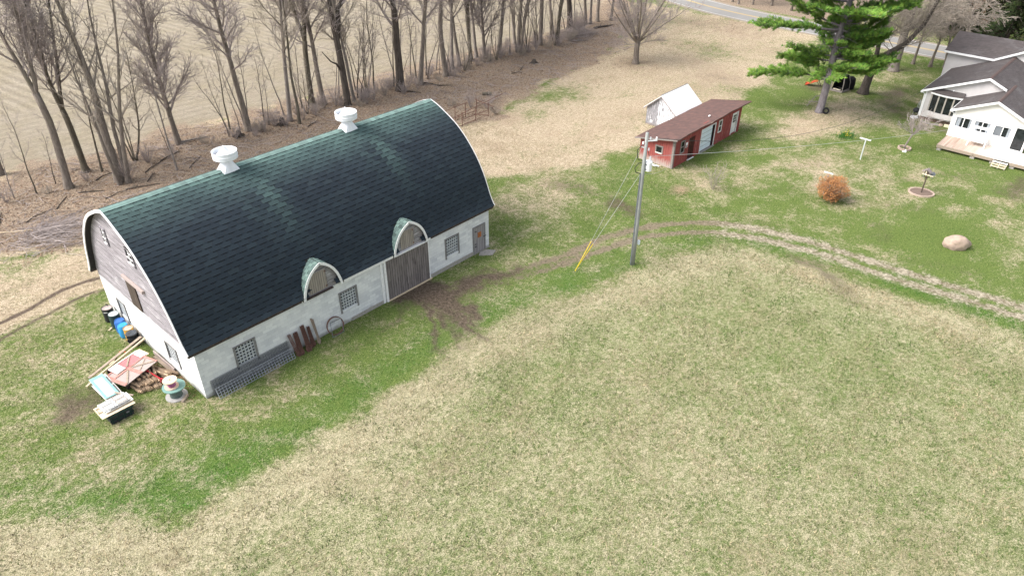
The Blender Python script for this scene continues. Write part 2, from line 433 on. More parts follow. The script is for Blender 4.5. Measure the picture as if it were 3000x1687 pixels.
# ------------------------------------------------------------------ ground zones (world metres; the barn's front left corner is the origin)
FIELD = [(-11.54,2.28),(-8.49,-2.21),(-6.31,-4.59),(-4.15,-6.36),(-1.94,-6.29),(3.12,-6.51),(6.93,-6.31),(9.91,-6.04),(15.29,-6.59),(21.19,-8.13),(28.10,-10.07),(31.2,-11.86),(32.5,-15.55),(32.9,-19.26),(33.0,-22.77),(33.2,-28.67),(33.28,-60),(-70,-60),(-70,2)]
LIT_LO = [(-60,40),(-6.24,24.19),(-2.37,22.11),(-0.45,20.77),(2.12,20.64),(5.96,22.69),(14.62,22.52),(24.75,21.47),(31.0,19.4),(34.42,17.30),(38.14,16.29),(45.26,18.56),(54.87,19.94),(63.98,21.65),(74.59,26.73),(84.5,33)]
LIT_UP = [(-60,52),(-3.81,35.5),(1.94,35.95),(4.62,35.26),(8.53,33.8),(14.25,34.74),(21.58,34.02),(29.92,33.21),(39.47,32.27),(51.68,32.32),(64.23,31.3),(75.12,33.40),(86,38)]
TAN_LO = [(86,6),(75.66,4.45),(63.70,1.9),(57.05,1.5),(50.8,2.4),(44.78,2.6),(40.43,2.4),(36.13,3.10),(33.43,4.29),(29.95,6.36),(27.59,7.82),(20.8,12)]
TAN = LIT_LO[7:] + [(86,30)] + TAN_LO
LEFTTAN = [(-60,0),(-12,10.2),(-9.05,12.30),(-5.06,13.1),(-2.78,13.4),(-0.64,13.5),(0.53,13.2),(3,13.3),(20.8,12),(24.75,21.47)] + LIT_LO[6::-1]
STUB = LIT_UP + [(86,300),(-250,300),(-250,60)]
RUT1 = [(-14,12.2),(-4.78,14.40),(-3.14,14.64),(-2.06,15.07),(-0.99,15.37),(-0.04,15.29),(1.00,15.09),(6,15.4),(15,15)]
RUT2 = [(-12,9.8),(-5.30,12.73),(-3.88,13.13),(-2.44,13.38),(-1.40,13.64),(-0.39,13.78),(0.62,13.56),(6,13.8),(15,13.4)]
TR_UP = [(17.6,-2.6),(20,-3.6),(22.70,-4.45),(26.19,-4.90),(28.81,-5.85),(30.37,-6.72),(32.53,-8.50),(33.9,-10.24),(34.75,-12.73),(35.20,-14.57),(35.50,-17.37),(35.70,-20.93),(36.05,-24.17),(36.46,-27.93),(37.2,-34)]
TR_LO = [(17.53,-3.6),(20.68,-4.75),(24.18,-5.65),(26.70,-6.25),(28.37,-6.95),(30.57,-8.5),(32.01,-10.00),(33.00,-11.79),(33.56,-13.31),(34.2,-15.83),(34.40,-18.64),(34.45,-21.30),(34.7,-23.29),(35.1,-25.97),(35.8,-34)]
MUDS = [([(12.3,-.25),(13.86,-0.40),(14.6,-1.0)],.55,.8), ([(12.6,-.2),(13.4,-1.1),(13.90,-2.09)],.7,1), ([(13.90,-2.09),(15.37,-2.24),(17.65,-2.79),(19.5,-3.2)],.42,.85), ([(14.2,-1.2),(15.9,-1.75),(18.2,-2.2)],.30,.55),
        ([(13.90,-2.3),(16.2,-3.0),(17.82,-4.27)],.30,.6), ([(13.4,-1.2),(12.66,-1.74),(12.05,-2.98),(11.42,-4.64),(10.66,-5.6)],.26,.7), ([(13.6,-1.8),(13.0,-3.0),(12.2,-4.9),(11.7,-6.2)],.26,.65),
        ([(13.90,-2.09),(13.2,-3.97),(13.0,-5.24),(12.68,-6.9)],.34,.75), ([(14.0,-2.2),(13.8,-3.9),(13.6,-5.4)],.3,.7), ([(13.76,-2.13),(14.40,-3.23),(14.05,-4.77)],.36,.8), ([(13.6,-1.2),(13.7,-2.9)],.95,.9), ([(13.2,-1.4),(13.4,-4.2),(12.8,-6.0)],1.3,.48), ([(14,-1.8),(17.5,-3.2)],1.1,.45),
        ([(12.2,-1.6),(9.5,-2.0),(6,-2.3)],.3,.38), ([(13.0,-3.2),(14.2,-2.9)],.9,.6), ([(31.14,-2.22),(30.69,-4.57)],.7,.5), ([(30.44,3.10),(31.40,0.11)],.9,.38), ([(18,-2.9),(22.5,-4.9)],.9,.3),
        ([(32.78,-15.85),(32.13,-17.97),(31.30,-19.06),(30.26,-20.44)],.6,.42)]
BARE = [([(-4.68,5.1),(-4.9,3.57),(-4.2,4.5)],.95,.9), ([(-4.1,3.2),(-3.6,4.9)],.55,.8), ([(-4.4,6.0),(-4.7,2.0)],.5,.5), ([(52.72,-23.84),(54.81,-24.09),(58,-25)],1.3,.8), ([(66.2,-2.5),(68.3,-4.4)],1.5,.8),
        ([(56.5,-17.5),(56.9,-22)],.8,.35), ([(62.5,-13.5),(62.8,-16.0)],.9,.6), ([(72,-9),(67,-9.5),(64,-12)],1.2,.7), ([(36.05,-4.9),(36.2,-5)],.7,.5),
        ([(48.5,-15.5),(50,-17)],.7,.35), ([(44.5,-18),(46,-20)],1.0,.35), ([(39,-19),(41,-18)],.9,.4),([(46,-9),(48,-10.5)],.9,.35),([(43,-12),(41,-10)],.8,.35),([(52.5,-18.6),(54,-20.6)],.8,.4),([(37.5,-21),(38.5,-24.5)],.9,.35)]

def pl_dist(x, y, pts):
    d = np.full(x.shape, 1e9)
    for (ax, ay), (bx, by) in zip(pts[:-1], pts[1:]):
        dx, dy = bx-ax, by-ay; L = dx*dx+dy*dy+1e-12
        t = np.clip(((x-ax)*dx+(y-ay)*dy)/L, 0, 1)
        d = np.minimum(d, np.hypot(x-ax-t*dx, y-ay-t*dy))
    return d
def poly_sd(x, y, pts):
    """signed distance, positive inside"""
    ins = np.zeros(x.shape, bool); n = len(pts)
    for i in range(n):
        ax, ay = pts[i]; bx, by = pts[(i+1) % n]
        if ay == by: continue
        c = ((ay > y) != (by > y)) & (x < (bx-ax)*(y-ay)/(by-ay)+ax)
        ins ^= c
    d = pl_dist(x, y, list(pts)+[pts[0]])
    return np.where(ins, d, -d)
def sst(v, lo, hi):
    t = np.clip((v-lo)/(hi-lo), 0, 1); return t*t*(3-2*t)
_rs = np.random.RandomState(3)
_tab = _rs.rand(64, 64)
def vnoise(x, y, s):
    x = x*s; y = y*s; xi = np.floor(x).astype(int); yi = np.floor(y).astype(int); fx = x-xi; fy = y-yi
    fx = fx*fx*(3-2*fx); fy = fy*fy*(3-2*fy); T = lambda a, b: _tab[a % 64, b % 64]
    return (T(xi,yi)*(1-fx)+T(xi+1,yi)*fx)*(1-fy)+(T(xi,yi+1)*(1-fx)+T(xi+1,yi+1)*fx)*fy

def zones(x, y):
    w = (vnoise(x, y, .45)-.5)*1.6 + (vnoise(x+31, y+7, 1.7)-.5)*.7
    field = sst(poly_sd(x, y, FIELD)+w*.75, -.75, .65)
    tan = sst(poly_sd(x, y, TAN)+w*.8, -.9, .9)
    ltan = sst(poly_sd(x, y, LEFTTAN)+w*.5, -.3, .5)
    lit = sst(poly_sd(x, y, LIT_LO+LIT_UP[::-1])+w*2.6, -3.2, 1.8)
    stub = sst(poly_sd(x, y, STUB)+w*1.2, -1.5, 1.5)
    lawn = .30 + .34*(vnoise(x+5, y+9, .16)-.5)
    # greener strip next to the field edge and beside the barn
    sdf = poly_sd(x, y, FIELD)
    lush = -.08+.35*sst(-sdf, .0, .7)*sst(sdf, -4.5, -1.2) + .2*(vnoise(x, y, .21)-.3)
    lush = lush + .18*np.exp(-((x+3)**2/16+(y+3)**2/6)); lawn = lawn + .14*sst(-x, -3, 2)*sst(y, -3.5, 0) + .35*np.exp(-((x-28)**2/22+(y-1.5)**2/12)) + .35*np.exp(-((x-61)**2/40+(y+6.5)**2/16)) + .3*np.exp(-((x-54.5)**2/50+(y+5.7)**2/10))
    # thin worn lawn patches of the house yard
    yard = sst(x, 33, 38)*sst(-y, -1, 3)
    lawn = lawn + yard*(-.02+.40*(vnoise(x+50, y, .30)-.5)+.30*(vnoise(x, y+80, .75)-.5))
    lawn = lawn - .14*np.exp(-((x-29)**2/50+(y-1)**2/30))
    # worn mown strip before the barn wall
    lawn = lawn + .12*np.exp(-((y+2.6)/1.3)**2)*sst(x, -2, 1)*sst(-x, -12, -9)
    farl = .93 + .34*(vnoise(x+11, y+3, .12)-.5)
    fieldd = .60 + .13*(vnoise(x+17, y+41, .10)-.5) - .08*sst(x, 8, 30) + .22*sst(-x, -2, 12)*sst(-y, -2, 8)*.5
    fieldd = fieldd + .22*np.exp(-(sdf-1.2)**2/3.0) + .10*(vnoise(x+71, y+13, .5)-.5)
    dry = lawn
    dry = dry*(1-field)+fieldd*field
    dry = dry*(1-tan)+farl*tan
    dry = dry*(1-ltan)+(.98+.15*(vnoise(x, y, .4)-.5))*ltan
    # greener islands inside the tan area
    for (cx, cy, r, a) in ((40.5,14.5,2.2,.5),(47.2,15.5,2.4,.45),(44.5,16.8,2,.4),(52,4.8,1.6,.5),(47,4.5,1.8,.45),(60,3.0,2.2,.4),(-3,20.2,2.0,.4),(2,19.6,1.8,.3),(70,12,3,.3)):
        dry = dry - a*np.exp(-((x-cx)**2+(y-cy)**2)/(r*r))
    dry = np.maximum(dry, 1.05*sst(poly_sd(x, y, LIT_LO+LIT_UP[::-1]), -.6, .8)); dry = np.maximum(dry, 1.05*sst(stub, .02, .3))
    lit = np.maximum(lit, sst(x, 92.8, 94.5)*(.45+.55*sst(y, 2, 10)))
    lit = np.maximum(lit, .55*np.exp(-((x-60.5)**2+(y-16.5)**2)/18.0))      # fallen leaves under the lone tree
    lit = np.maximum(lit, .5*np.exp(-((x-83)**2/30+(y-16)**2/60)))
    lit = np.maximum(lit, tan*sst(x, 40, 60)*.62*vnoise(x+60, y+20, .22)); lit = np.maximum(lit, .35*np.exp(-((x-56)**2/30+(y-.5)**2/3)))
    lit = np.maximum(lit, .5*np.exp(-((x-79)**2+(y+6.5)**2)/6.0))
    dk = sst(x, 63, 68)*sst(-y, -2, 3)*sst(-x, -87, -85)
    mud = np.zeros(x.shape)
    wx = x+(vnoise(x+3, y+8, 1.1)-.5)*.9+(vnoise(x+9, y, 3.1)-.5)*.35; wy = y+(vnoise(x+23, y+18, 1.1)-.5)*.9+(vnoise(x, y+77, 3.1)-.5)*.35
    for pts, r, a in MUDS:
        fade = 1-.45*sst(np.hypot(x-pts[0][0], y-pts[0][1]), 2.0, 6.5)
        mud = np.maximum(mud, a*fade*np.exp(-(pl_dist(wx, wy, pts)/r)**2*.8))
    for pts, r, a in BARE:
        mud = np.maximum(mud, .60*a*np.exp(-(pl_dist(wx, wy, pts)/r)**2))
    r1 = pl_dist(x, y, RUT1); r2 = pl_dist(x, y, RUT2)
    mud = np.maximum(mud, .95*np.exp(-((r1)/.17)**2)); mud = np.maximum(mud, .75*np.exp(-((r2)/.14)**2))
    t1 = pl_dist(x, y, TR_UP); t2 = pl_dist(x, y, TR_LO)
    early = sst(x, 17.5, 24)
    late = sst(-y, 7, 11)
    wv = .75+.5*vnoise(x+2, y+4, .8)
    grav = np.maximum(np.exp(-(t1/.44/wv)**2), np.exp(-(t2/.40/wv)**2))*(.46+.44*early)
    grav = np.maximum(grav, late*.60*np.exp(-(np.minimum(t1, t2)/.80)**2))
    wall = np.minimum.reduce([np.abs(y+.05)+np.where((x<-.2)|(x>20.4), 9, 0), np.abs(x+.05)+np.where((y<-.2)|(y>11), 9, 0)])
    A = np.stack([np.clip(dry, 0, 1.3), np.clip(lit, 0, 1), np.clip(mud, 0, 1)], -1)
    B = np.stack([np.clip(grav, 0, 1)*1.0, np.clip(stub, 0, 1), np.clip(lush+.35*dk*0, -.2, 1)+.2], -1)
    C = np.stack([dk, field, late], -1)
    return A, B, C

def ground_material():
    t = NT('mown_grass_ground'); p = t.pos()
    A = t.sep(t.attr('zone_a', 'Vector')); B = t.sep(t.attr('zone_b', 'Vector')); C = t.sep(t.attr('zone_c', 'Vector'))
    dry, lit, mud = A; grav, stub, lush = B; dk, field, late = C
    nb = t.noise(p, .22, 5, .6); nm = t.noise(p, .9, 6, .62); nc = t.noise(p, 3.2, 6, .68); nf = t.noise(p, 15, 4, .75); nv = t.noise(p, 30, 3, .75)
    add = lambda *a: a[0] if len(a) == 1 else t.math('ADD', a[0], add(*a[1:]))
    cen = lambda n, k: t.math('MULTIPLY', t.math('SUBTRACT', n, .5), k)
    nk = t.noise(t.mapping(p, (1,1,1), (0,0,.5)), 6.0, 4, .65)
    # dryness: clumps of straw over green
    np_ = t.noise(p, .42, 4, .6)
    d = add(dry, t.math('MULTIPLY', cen(np_, 1.0), t.math('SUBTRACT', 1, t.math('MULTIPLY', field, .65))), t.math('MULTIPLY', cen(nm, 1.0), t.math('SUBTRACT', 1, t.math('MULTIPLY', field, .35))), cen(nc, 1.15), cen(nk, .35), cen(nf, .8))
    dm = t.smooth(d, .16, .98)
    gl = add(t.math('MULTIPLY', nk, .18), t.math('MULTIPLY', nf, .55), t.math('MULTIPLY', nv, .27))
    green = t.ramp(gl, [(.40, (.034,.058,.012)), (.49, (.102,.152,.034)), (.58, (.225,.265,.086))])
    greenl = t.ramp(gl, [(.40, (.022,.060,.010)), (.49, (.058,.132,.020)), (.58, (.125,.215,.048))])
    lf = t.smooth(add(lush, cen(nm, .9), cen(nc, .5)), .20, .85)
    green = t.mix(lf, green, greenl)
    green = t.mix(t.math('MULTIPLY', field, .5), green, t.ramp(gl, [(.40, (.050,.080,.026)), (.49, (.125,.170,.056)), (.58, (.25,.295,.115))]))
    tg = add(t.math('MULTIPLY', nk, .15), t.math('MULTIPLY', nc, .15), t.math('MULTIPLY', nf, .45), t.math('MULTIPLY', nv, .25))
    tanc = t.ramp(tg, [(.40, (.135,.102,.062)), (.485, (.37,.285,.195)), (.56, (.72,.60,.455))])
    tanf = t.ramp(tg, [(.39, (.145,.130,.074)), (.485, (.350,.305,.194)), (.58, (.68,.585,.425))])
    tanc = t.mix(field, tanc, tanf)
    tanb = t.ramp(nk, [(.35, (.25,.175,.125)), (.65, (.44,.335,.24))])
    tanc = t.mix(t.math('MULTIPLY', t.smooth(nb, .48, .68), .4), tanc, tanb)
    dm2 = t.math('MULTIPLY', dm, t.math('SUBTRACT', .94, t.math('MULTIPLY', t.math('MULTIPLY', field, t.smooth(nm, .35, .7)), .22)))
    col = t.mix(dm2, green, tanc)
    # stubble field: pale residue in broken rows, turning at the headland
    s = t.sep(p)
    wob = cen(t.noise(p, .12, 2), .9)
    rowx = t.math('SINE', t.math('MULTIPLY', add(s[0], t.math('MULTIPLY', s[1], .105), wob), 5.6))
    rowy = t.math('SINE', t.math('MULTIPLY', add(s[1], t.math('MULTIPLY', s[0], .05), wob), 5.0))
    sx_ = t.noise(t.mapping(p, (2.6,.7,1), (0,0,.1)), 2.2, 5, .7); sy_ = t.noise(t.mapping(p, (.6,2.4,1), (0,0,-.05)), 2.2, 5, .7)
    head = t.smooth(add(s[1], t.math('MULTIPLY', s[0], -.02), cen(nb, 3)), 47.0, 50.0)
    def fmix(fa, va, vb):
        hm = t.node('ShaderNodeMix', data_type='FLOAT'); t.link(fa, hm.inputs[0]); t.link(va, hm.inputs[2]); t.link(vb, hm.inputs[3]); return hm.outputs[0]
    k_ = t.node('ShaderNodeValue'); k_.outputs[0].default_value = .012; k2_ = t.node('ShaderNodeValue'); k2_.outputs[0].default_value = .045
    fmix_k = fmix(head, k_.outputs[0], k2_.outputs[0])
    row = fmix(head, rowy, rowx); srow = fmix(head, sy_, sx_)
    res = t.smooth(add(t.math('MULTIPLY', row, fmix_k), t.math('MULTIPLY', srow, .45), t.math('MULTIPLY', nk, .45), t.math('MULTIPLY', nf, .55)), .58, .98)
    sc = t.mix(res, (.225,.192,.145), (.43,.38,.295))
    sc = t.mix(t.math('MULTIPLY', t.smooth(nb, .40, .62), .5), sc, t.mix(res, (.20,.168,.11), (.36,.315,.215)))
    sc = t.mix(t.math('MULTIPLY', t.smooth(nm, .45, .7), .22), sc, (.20,.155,.12))
    col = t.mix(t.smooth(add(stub, cen(nm, .9), cen(nc, .5)), .25, .75), col, sc)
    # leaf litter
    lg = add(t.math('MULTIPLY', nk, .30), t.math('MULTIPLY', nf, .50), t.math('MULTIPLY', nv, .23))
    lc = t.ramp(lg, [(.40, (.060,.044,.032)), (.485, (.205,.152,.108)), (.545, (.34,.262,.19)), (.62, (.56,.455,.35))])
    lc = t.mix(t.math('MULTIPLY', t.smooth(nm, .44, .66), .55), lc, t.mix(nk, (.17,.135,.10), (.36,.29,.22)))
    lc = t.mix(t.math('MULTIPLY', t.smooth(nc, .55, .75), .5), lc, (.065,.045,.034))
    col = t.mix(t.smooth(add(lit, cen(nm, .8), cen(nc, .6), cen(nf, .5)), .28, .78), col, lc)
    # two wheel track: soil, with pale gravel on the older part
    gcol = t.ramp(nk, [(.36, (.120,.092,.066)), (.62, (.27,.215,.16))])
    gp = t.ramp(nk, [(.36, (.30,.25,.19)), (.62, (.62,.55,.44))])
    gcol = t.mix(t.math('MULTIPLY', t.smooth(add(t.math('MULTIPLY', late, .55), cen(nm, .9), cen(nc, 1.2), cen(nf, .8)), .34, .80), .85), gcol, gp)
    col = t.mix(t.math('MULTIPLY', t.smooth(add(grav, cen(nm, .95), cen(nc, .9), cen(nk, .5), cen(nf, .4)), .20, .80), .88), col, gcol)
    # mud with tyre chop
    chop = t.noise(t.mapping(p, (1.6,1,1), (0,0,.6)), 4.5, 4, .7)
    mc = t.ramp(add(t.math('MULTIPLY', chop, .6), t.math('MULTIPLY', nf, .4)), [(.38, (.038,.027,.021)), (.50, (.100,.073,.057)), (.62, (.185,.142,.112))])
    col = t.mix(t.math('MULTIPLY', t.smooth(add(mud, cen(nm, .45), cen(nc, .5), cen(nk, .25), cen(nf, .35)), .06, .72), .95), col, mc)
    t.bump(add(t.math('MULTIPLY', nc, .6), t.math('MULTIPLY', nk, .7), t.math('MULTIPLY', nf, .8), t.math('MULTIPLY', t.math('MULTIPLY', row, stub), .25)), 1.0, .10)
    return t.out(col, .97, .1)
MAT['ground'] = ground_material()


def sheet(name, X, Y, z, faces, kind='structure'):
    me = bpy.data.meshes.new(name)
    V = np.stack([X.ravel(), Y.ravel(), np.full(X.size, z)], -1)
    me.vertices.add(len(V)); me.vertices.foreach_set('co', V.ravel())
    nf = len(faces); F = np.asarray(faces, dtype=np.int32)
    me.loops.add(nf*4); me.loops.foreach_set('vertex_index', F.ravel())
    me.polygons.add(nf); me.polygons.foreach_set('loop_start', np.arange(0, nf*4, 4, dtype=np.int32)); me.polygons.foreach_set('loop_total', np.full(nf, 4, dtype=np.int32))
    me.update(calc_edges=True)
    for nm, arr in zip(('zone_a', 'zone_b', 'zone_c'), zones(X.ravel(), Y.ravel())):
        at = me.attributes.new(nm, 'FLOAT_VECTOR', 'POINT'); at.data.foreach_set('vector', arr.astype(np.float32).ravel())
    me.materials.append(MAT['ground'])
    o = bpy.data.objects.new(name, me); COL.objects.link(o); o['kind'] = kind
    return o
def axis(segs):
    out = []
    for a, b, st in segs: out += list(np.arange(a, b-1e-6, st))
    return np.array(out+[segs[-1][1]])
gx = axis([(-900,-200,100),(-200,-60,10),(-60,-14,1.0),(-14,62,.22),(62,100,.5),(100,200,5),(200,1000,100)])
gy = axis([(-700,-200,100),(-200,-50,10),(-50,-34,2),(-34,26,.22),(26,48,.5),(48,120,2.0),(120,240,10),(240,1000,100)])
GX, GY = np.meshgrid(gx, gy)
nx, ny = len(gx), len(gy)
idx = np.arange(nx*ny).reshape(ny, nx)
sheet('ground', GX, GY, 0.0, np.stack([idx[:-1,:-1], idx[:-1,1:], idx[1:,1:], idx[1:,:-1]], -1).reshape(-1, 4))
# the farm track as its own thin sheet over the ground
def resample(pts, st):
    pts = np.array(pts, float); seg = np.hypot(*np.diff(pts, axis=0).T); s = np.concatenate([[0], np.cumsum(seg)])
    n = max(2, int(s[-1]/st)); u = np.linspace(0, s[-1], n)
    return np.stack([np.interp(u, s, pts[:,0]), np.interp(u, s, pts[:,1])], -1)
def strip(name, ctr, half, z, st=.25, nw=12):
    c = resample(ctr, st)
    k = np.ones(9)/9
    for _ in range(2):
        q = np.pad(c, ((4,4),(0,0)), 'edge'); c = np.stack([np.convolve(q[:,i], k, 'valid') for i in (0,1)], -1)
    d = np.gradient(c, axis=0); d /= np.hypot(d[:,0], d[:,1])[:,None]; nrm = np.stack([-d[:,1], d[:,0]], -1)
    w = np.linspace(-1, 1, nw+1)
    jag = 1+.12*np.sin(np.arange(len(c))*1.7)*np.cos(np.arange(len(c))*.61)
    X = c[:,0,None]+nrm[:,0,None]*w[None]*half*jag[:,None]; Y = c[:,1,None]+nrm[:,1,None]*w[None]*half*jag[:,None]
    m = nw+1; ii = np.arange(len(c)*m).reshape(-1, m)
    return sheet(name, X, Y, z, np.stack([ii[:-1,:-1], ii[1:,:-1], ii[1:,1:], ii[:-1,1:]], -1).reshape(-1, 4))
mid = [((a[0]+b[0])/2, (a[1]+b[1])/2) for a, b in zip(resample(TR_UP, 1.0), resample(TR_LO, 1.0*len(resample(TR_LO,1.0))/len(resample(TR_UP,1.0))))]
strip('dirt_road', mid, 1.25, .004)

# ------------------------------------------------------------------ road
def m_asphalt():
    t = NT('worn_grey_asphalt'); n = t.noise(t.pos(), 30, 4, .7); n2 = t.noise(t.pos(), .5, 5)
    col = t.ramp(n, [(.3, (.17,.165,.155)), (.7, (.27,.262,.25))]); col = t.mix(t.smooth(n2, .4, .7), col, (.24,.232,.22))
    return t.out(col, .9)
MAT['asphalt'] = m_asphalt()
MAT['road_white'] = simple('worn_white_road_paint', (.62,.61,.58), (.42,.41,.39), 14, .8)
MAT['road_yellow'] = simple('worn_yellow_road_paint', (.62,.43,.12), (.42,.31,.12), 14, .8)
MAT['shoulder'] = simple('gravel_shoulder', (.34,.29,.23), (.21,.17,.13), 18, .97)
ROAD = [(89.3,-160),(89.3,-60),(89.3,0),(89.3,12),(89.7,19),(90.7,25),(92.8,31),(97.5,40),(106,52),(120,66),(170,100)]
def band(pts, o0, o1, z, name, mat, parent=None, dash=None):
    c = resample(pts, 1.0); k = np.ones(7)/7
    for _ in range(3):
        q = np.pad(c, ((3,3),(0,0)), 'edge'); c = np.stack([np.convolve(q[:,i], k, 'valid') for i in (0,1)], -1)
    d = np.gradient(c, axis=0); d /= np.hypot(d[:,0], d[:,1])[:,None]; nr = np.stack([-d[:,1], d[:,0]], -1)
    m = MB()
    for i in range(len(c)-1):
        a0 = c[i]+nr[i]*o0; a1 = c[i]+nr[i]*o1; b0 = c[i+1]+nr[i+1]*o0; b1 = c[i+1]+nr[i+1]*o1
        m.face([(a0[0],a0[1],z),(b0[0],b0[1],z),(b1[0],b1[1],z),(a1[0],a1[1],z)])
    return m.build(name, mat, parent)
road = tag(band(ROAD, -2.9, 2.9, .010, 'road', MAT['asphalt']), None, None, None, 'structure')
tag(band(ROAD, -3.45, -2.93, .006, 'shoulder', MAT['shoulder'], road), None, None, None, 'structure'); tag(band(ROAD, 2.93, 3.45, .006, 'shoulder', MAT['shoulder'], road), None, None, None, 'structure')
for nm, a, b, mt in (('edge_line',-2.72,-2.60,'road_white'),('edge_line',2.60,2.72,'road_white'),('centre_line',-.21,-.08,'road_yellow'),('centre_line',.08,.21,'road_yellow')):
    tag(band(ROAD, a, b, .015, nm, MAT[mt], road), None, None, None, 'structure')

# ------------------------------------------------------------------ standing blades over the mown grass (one mass nobody could count)
rsg = np.random.RandomState(12)
NB = 460000
bx_ = np.concatenate([rsg.uniform(-14, 36, NB*2//3), rsg.uniform(30, 88, NB-NB*2//3)]); by_ = np.concatenate([rsg.uniform(-34, 18, NB*2//3), rsg.uniform(-27, 26, NB-NB*2//3)])
cl = vnoise(bx_, by_, 1.3)*.6+vnoise(bx_+9, by_+4, 4.0)*.4
A_, B_, C_ = zones(bx_, by_)
ok = (rsg.rand(NB) < sst(cl, .22, .62)) & (A_[:,2] < .35) & (B_[:,0] < .4) & (B_[:,1] < .2) & (A_[:,1] < .6)
ok &= ~((bx_ > -.1) & (bx_ < 20.3) & (by_ > -.05) & (by_ < 10.9)) & ~((bx_ > 38.9) & (bx_ < 50.2) & (by_ > -2.4) & (by_ < 5)) & ~((bx_ > 57.7) & (by_ < -13.1)) & ~((bx_ > 86) & (bx_ < 93.5))
bx_, by_, cl = bx_[ok], by_[ok], cl[ok]; A_, B_, C_ = A_[ok], B_[ok], C_[ok]; n = len(bx_)
hh = (.035+.075*rsg.rand(n))*(.7+.8*C_[:,1]); aa = rsg.rand(n)*6.28; ww = .009+.013*rsg.rand(n); lx_ = rsg.randn(n)*.07; ly_ = rsg.randn(n)*.07
dx, dy = np.cos(aa)*ww, np.sin(aa)*ww
V = np.stack([np.stack([bx_-dx, by_-dy, np.zeros(n)], -1), np.stack([bx_+dx, by_+dy, np.zeros(n)], -1), np.stack([bx_+lx_, by_+ly_, hh], -1)], 1).reshape(-1, 3)
me = bpy.data.meshes.new('grass'); me.vertices.add(n*3); me.vertices.foreach_set('co', V.ravel()); me.loops.add(n*3); me.loops.foreach_set('vertex_index', np.arange(n*3, dtype=np.int32)); me.polygons.add(n); me.polygons.foreach_set('loop_start', np.arange(0, n*3, 3, dtype=np.int32)); me.polygons.foreach_set('loop_total', np.full(n, 3, dtype=np.int32)); me.update(calc_edges=True)
dryness = sst(A_[:,0]+(vnoise(bx_, by_, .9)-.5)*.9+(rsg.rand(n)-.5)*.8, .1, 1.0)[:,None]; q = rsg.rand(n)[:,None]; lu = np.clip(B_[:,2]*1.4, 0, 1)[:,None]
gr = np.array([.060,.115,.022])*(1-lu)+np.array([.038,.120,.014])*lu; gr = gr*(.35+1.5*q); st_ = np.minimum(.8, np.array([.36,.295,.185])*(.40+1.15*q))
cc = np.concatenate([gr*(1-dryness)+st_*dryness, np.ones((n,1))], -1).repeat(3, 0).astype(np.float32)
ca = me.color_attributes.new('col', 'FLOAT_COLOR', 'CORNER'); ca.data.foreach_set('color', cc.ravel())
me.materials.append(MAT['grassblade']); o = bpy.data.objects.new('grass', me); COL.objects.link(o); o['kind'] = 'stuff'
# ------------------------------------------------------------------ the barn
L, W, HW = 20.16, 10.75, 2.80
YC = W/2; X0, X1 = -.31, 20.47
PROF = [(0,8.67),(.6,8.50),(1.2,8.22),(1.8,7.93),(2.4,7.58),(3.0,7.10),(3.5,6.60),(4.0,6.02),(4.4,5.42),(4.75,4.78),(5.0,4.20),(5.2,3.70),(5.38,3.32),(5.62,3.02)]
class Arc:
    def __init__(s, P):
        P = np.array(P, float); seg = np.hypot(*np.diff(P, axis=0).T); s.s = np.concatenate([[0], np.cumsum(seg)]); s.P = P; s.L = s.s[-1]
        # gentle smoothing by dense resample + box filter
        u = np.linspace(0, s.L, 120); D = np.stack([np.interp(u, s.s, P[:,i]) for i in (0,1)], -1)
        k = np.ones(9)/9; Q = np.pad(D, ((4,4),(0,0)), 'reflect', reflect_type='odd'); D = np.stack([np.convolve(Q[:,i], k, 'valid') for i in (0,1)], -1)
        s.u = u; s.D = D
    def at(s, a):
        d = np.interp(a, s.u, s.D[:,0]); z = np.interp(a, s.u, s.D[:,1]); e = .06
        d0, z0 = np.interp(a-e, s.u, s.D[:,0]), np.interp(a-e, s.u, s.D[:,1]); d1, z1 = np.interp(a+e, s.u, s.D[:,0]), np.interp(a+e, s.u, s.D[:,1])
        t = np.array([d1-d0, z1-z0]); t /= np.hypot(*t); return d, z, -t[1], t[0]   # normal pointing outwards
ARC = Arc(PROF)
barn = thing('barn', 'white block barn with a bowed dark green roof, two white ventilators and arched dormers', 'barn', (0,0,0))

# walls: front with its openings butted together from blocks, gable, right end, back
wl = MB()
th = .25
OPEN = [(1.92,3.05,.90,2.08),(8.32,9.44,.95,2.13),(11.46,14.85,0,2.80),(16.30,17.40,.89,2.14),(18.72,19.74,.06,1.93)]
def wall_x(m, x0, x1, y0, y1, z0, z1, ops):
    x = x0
    for (a, b, c, d) in ops:
        if a > x: m.box((x,y0,z0), (a,y1,z1))
        if c > z0: m.box((a,y0,z0), (b,y1,c))
        if d < z1: m.box((a,y0,d), (b,y1,z1))
        x = b
    if x < x1: m.box((x,y0,z0), (x1,y1,z1))
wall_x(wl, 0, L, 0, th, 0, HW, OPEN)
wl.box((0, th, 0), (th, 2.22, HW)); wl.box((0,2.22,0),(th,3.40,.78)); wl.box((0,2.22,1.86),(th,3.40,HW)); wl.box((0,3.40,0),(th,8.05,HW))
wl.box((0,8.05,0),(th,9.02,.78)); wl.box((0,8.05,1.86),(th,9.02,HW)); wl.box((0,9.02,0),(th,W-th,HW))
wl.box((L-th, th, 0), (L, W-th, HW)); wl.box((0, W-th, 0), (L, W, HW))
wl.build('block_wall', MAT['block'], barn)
# exposed footing ledge along the right half of the front wall
for lo, hi in (((8.9,-.045,0),(11.19,-.002,.22)), ((14.92,-.045,0),(18.65,-.002,.26)), ((18.66,-.06,0),(20.18,-.002,.045))):
    m = MB(); m.box(lo, hi); m.build('footing', MAT['stone'], barn)
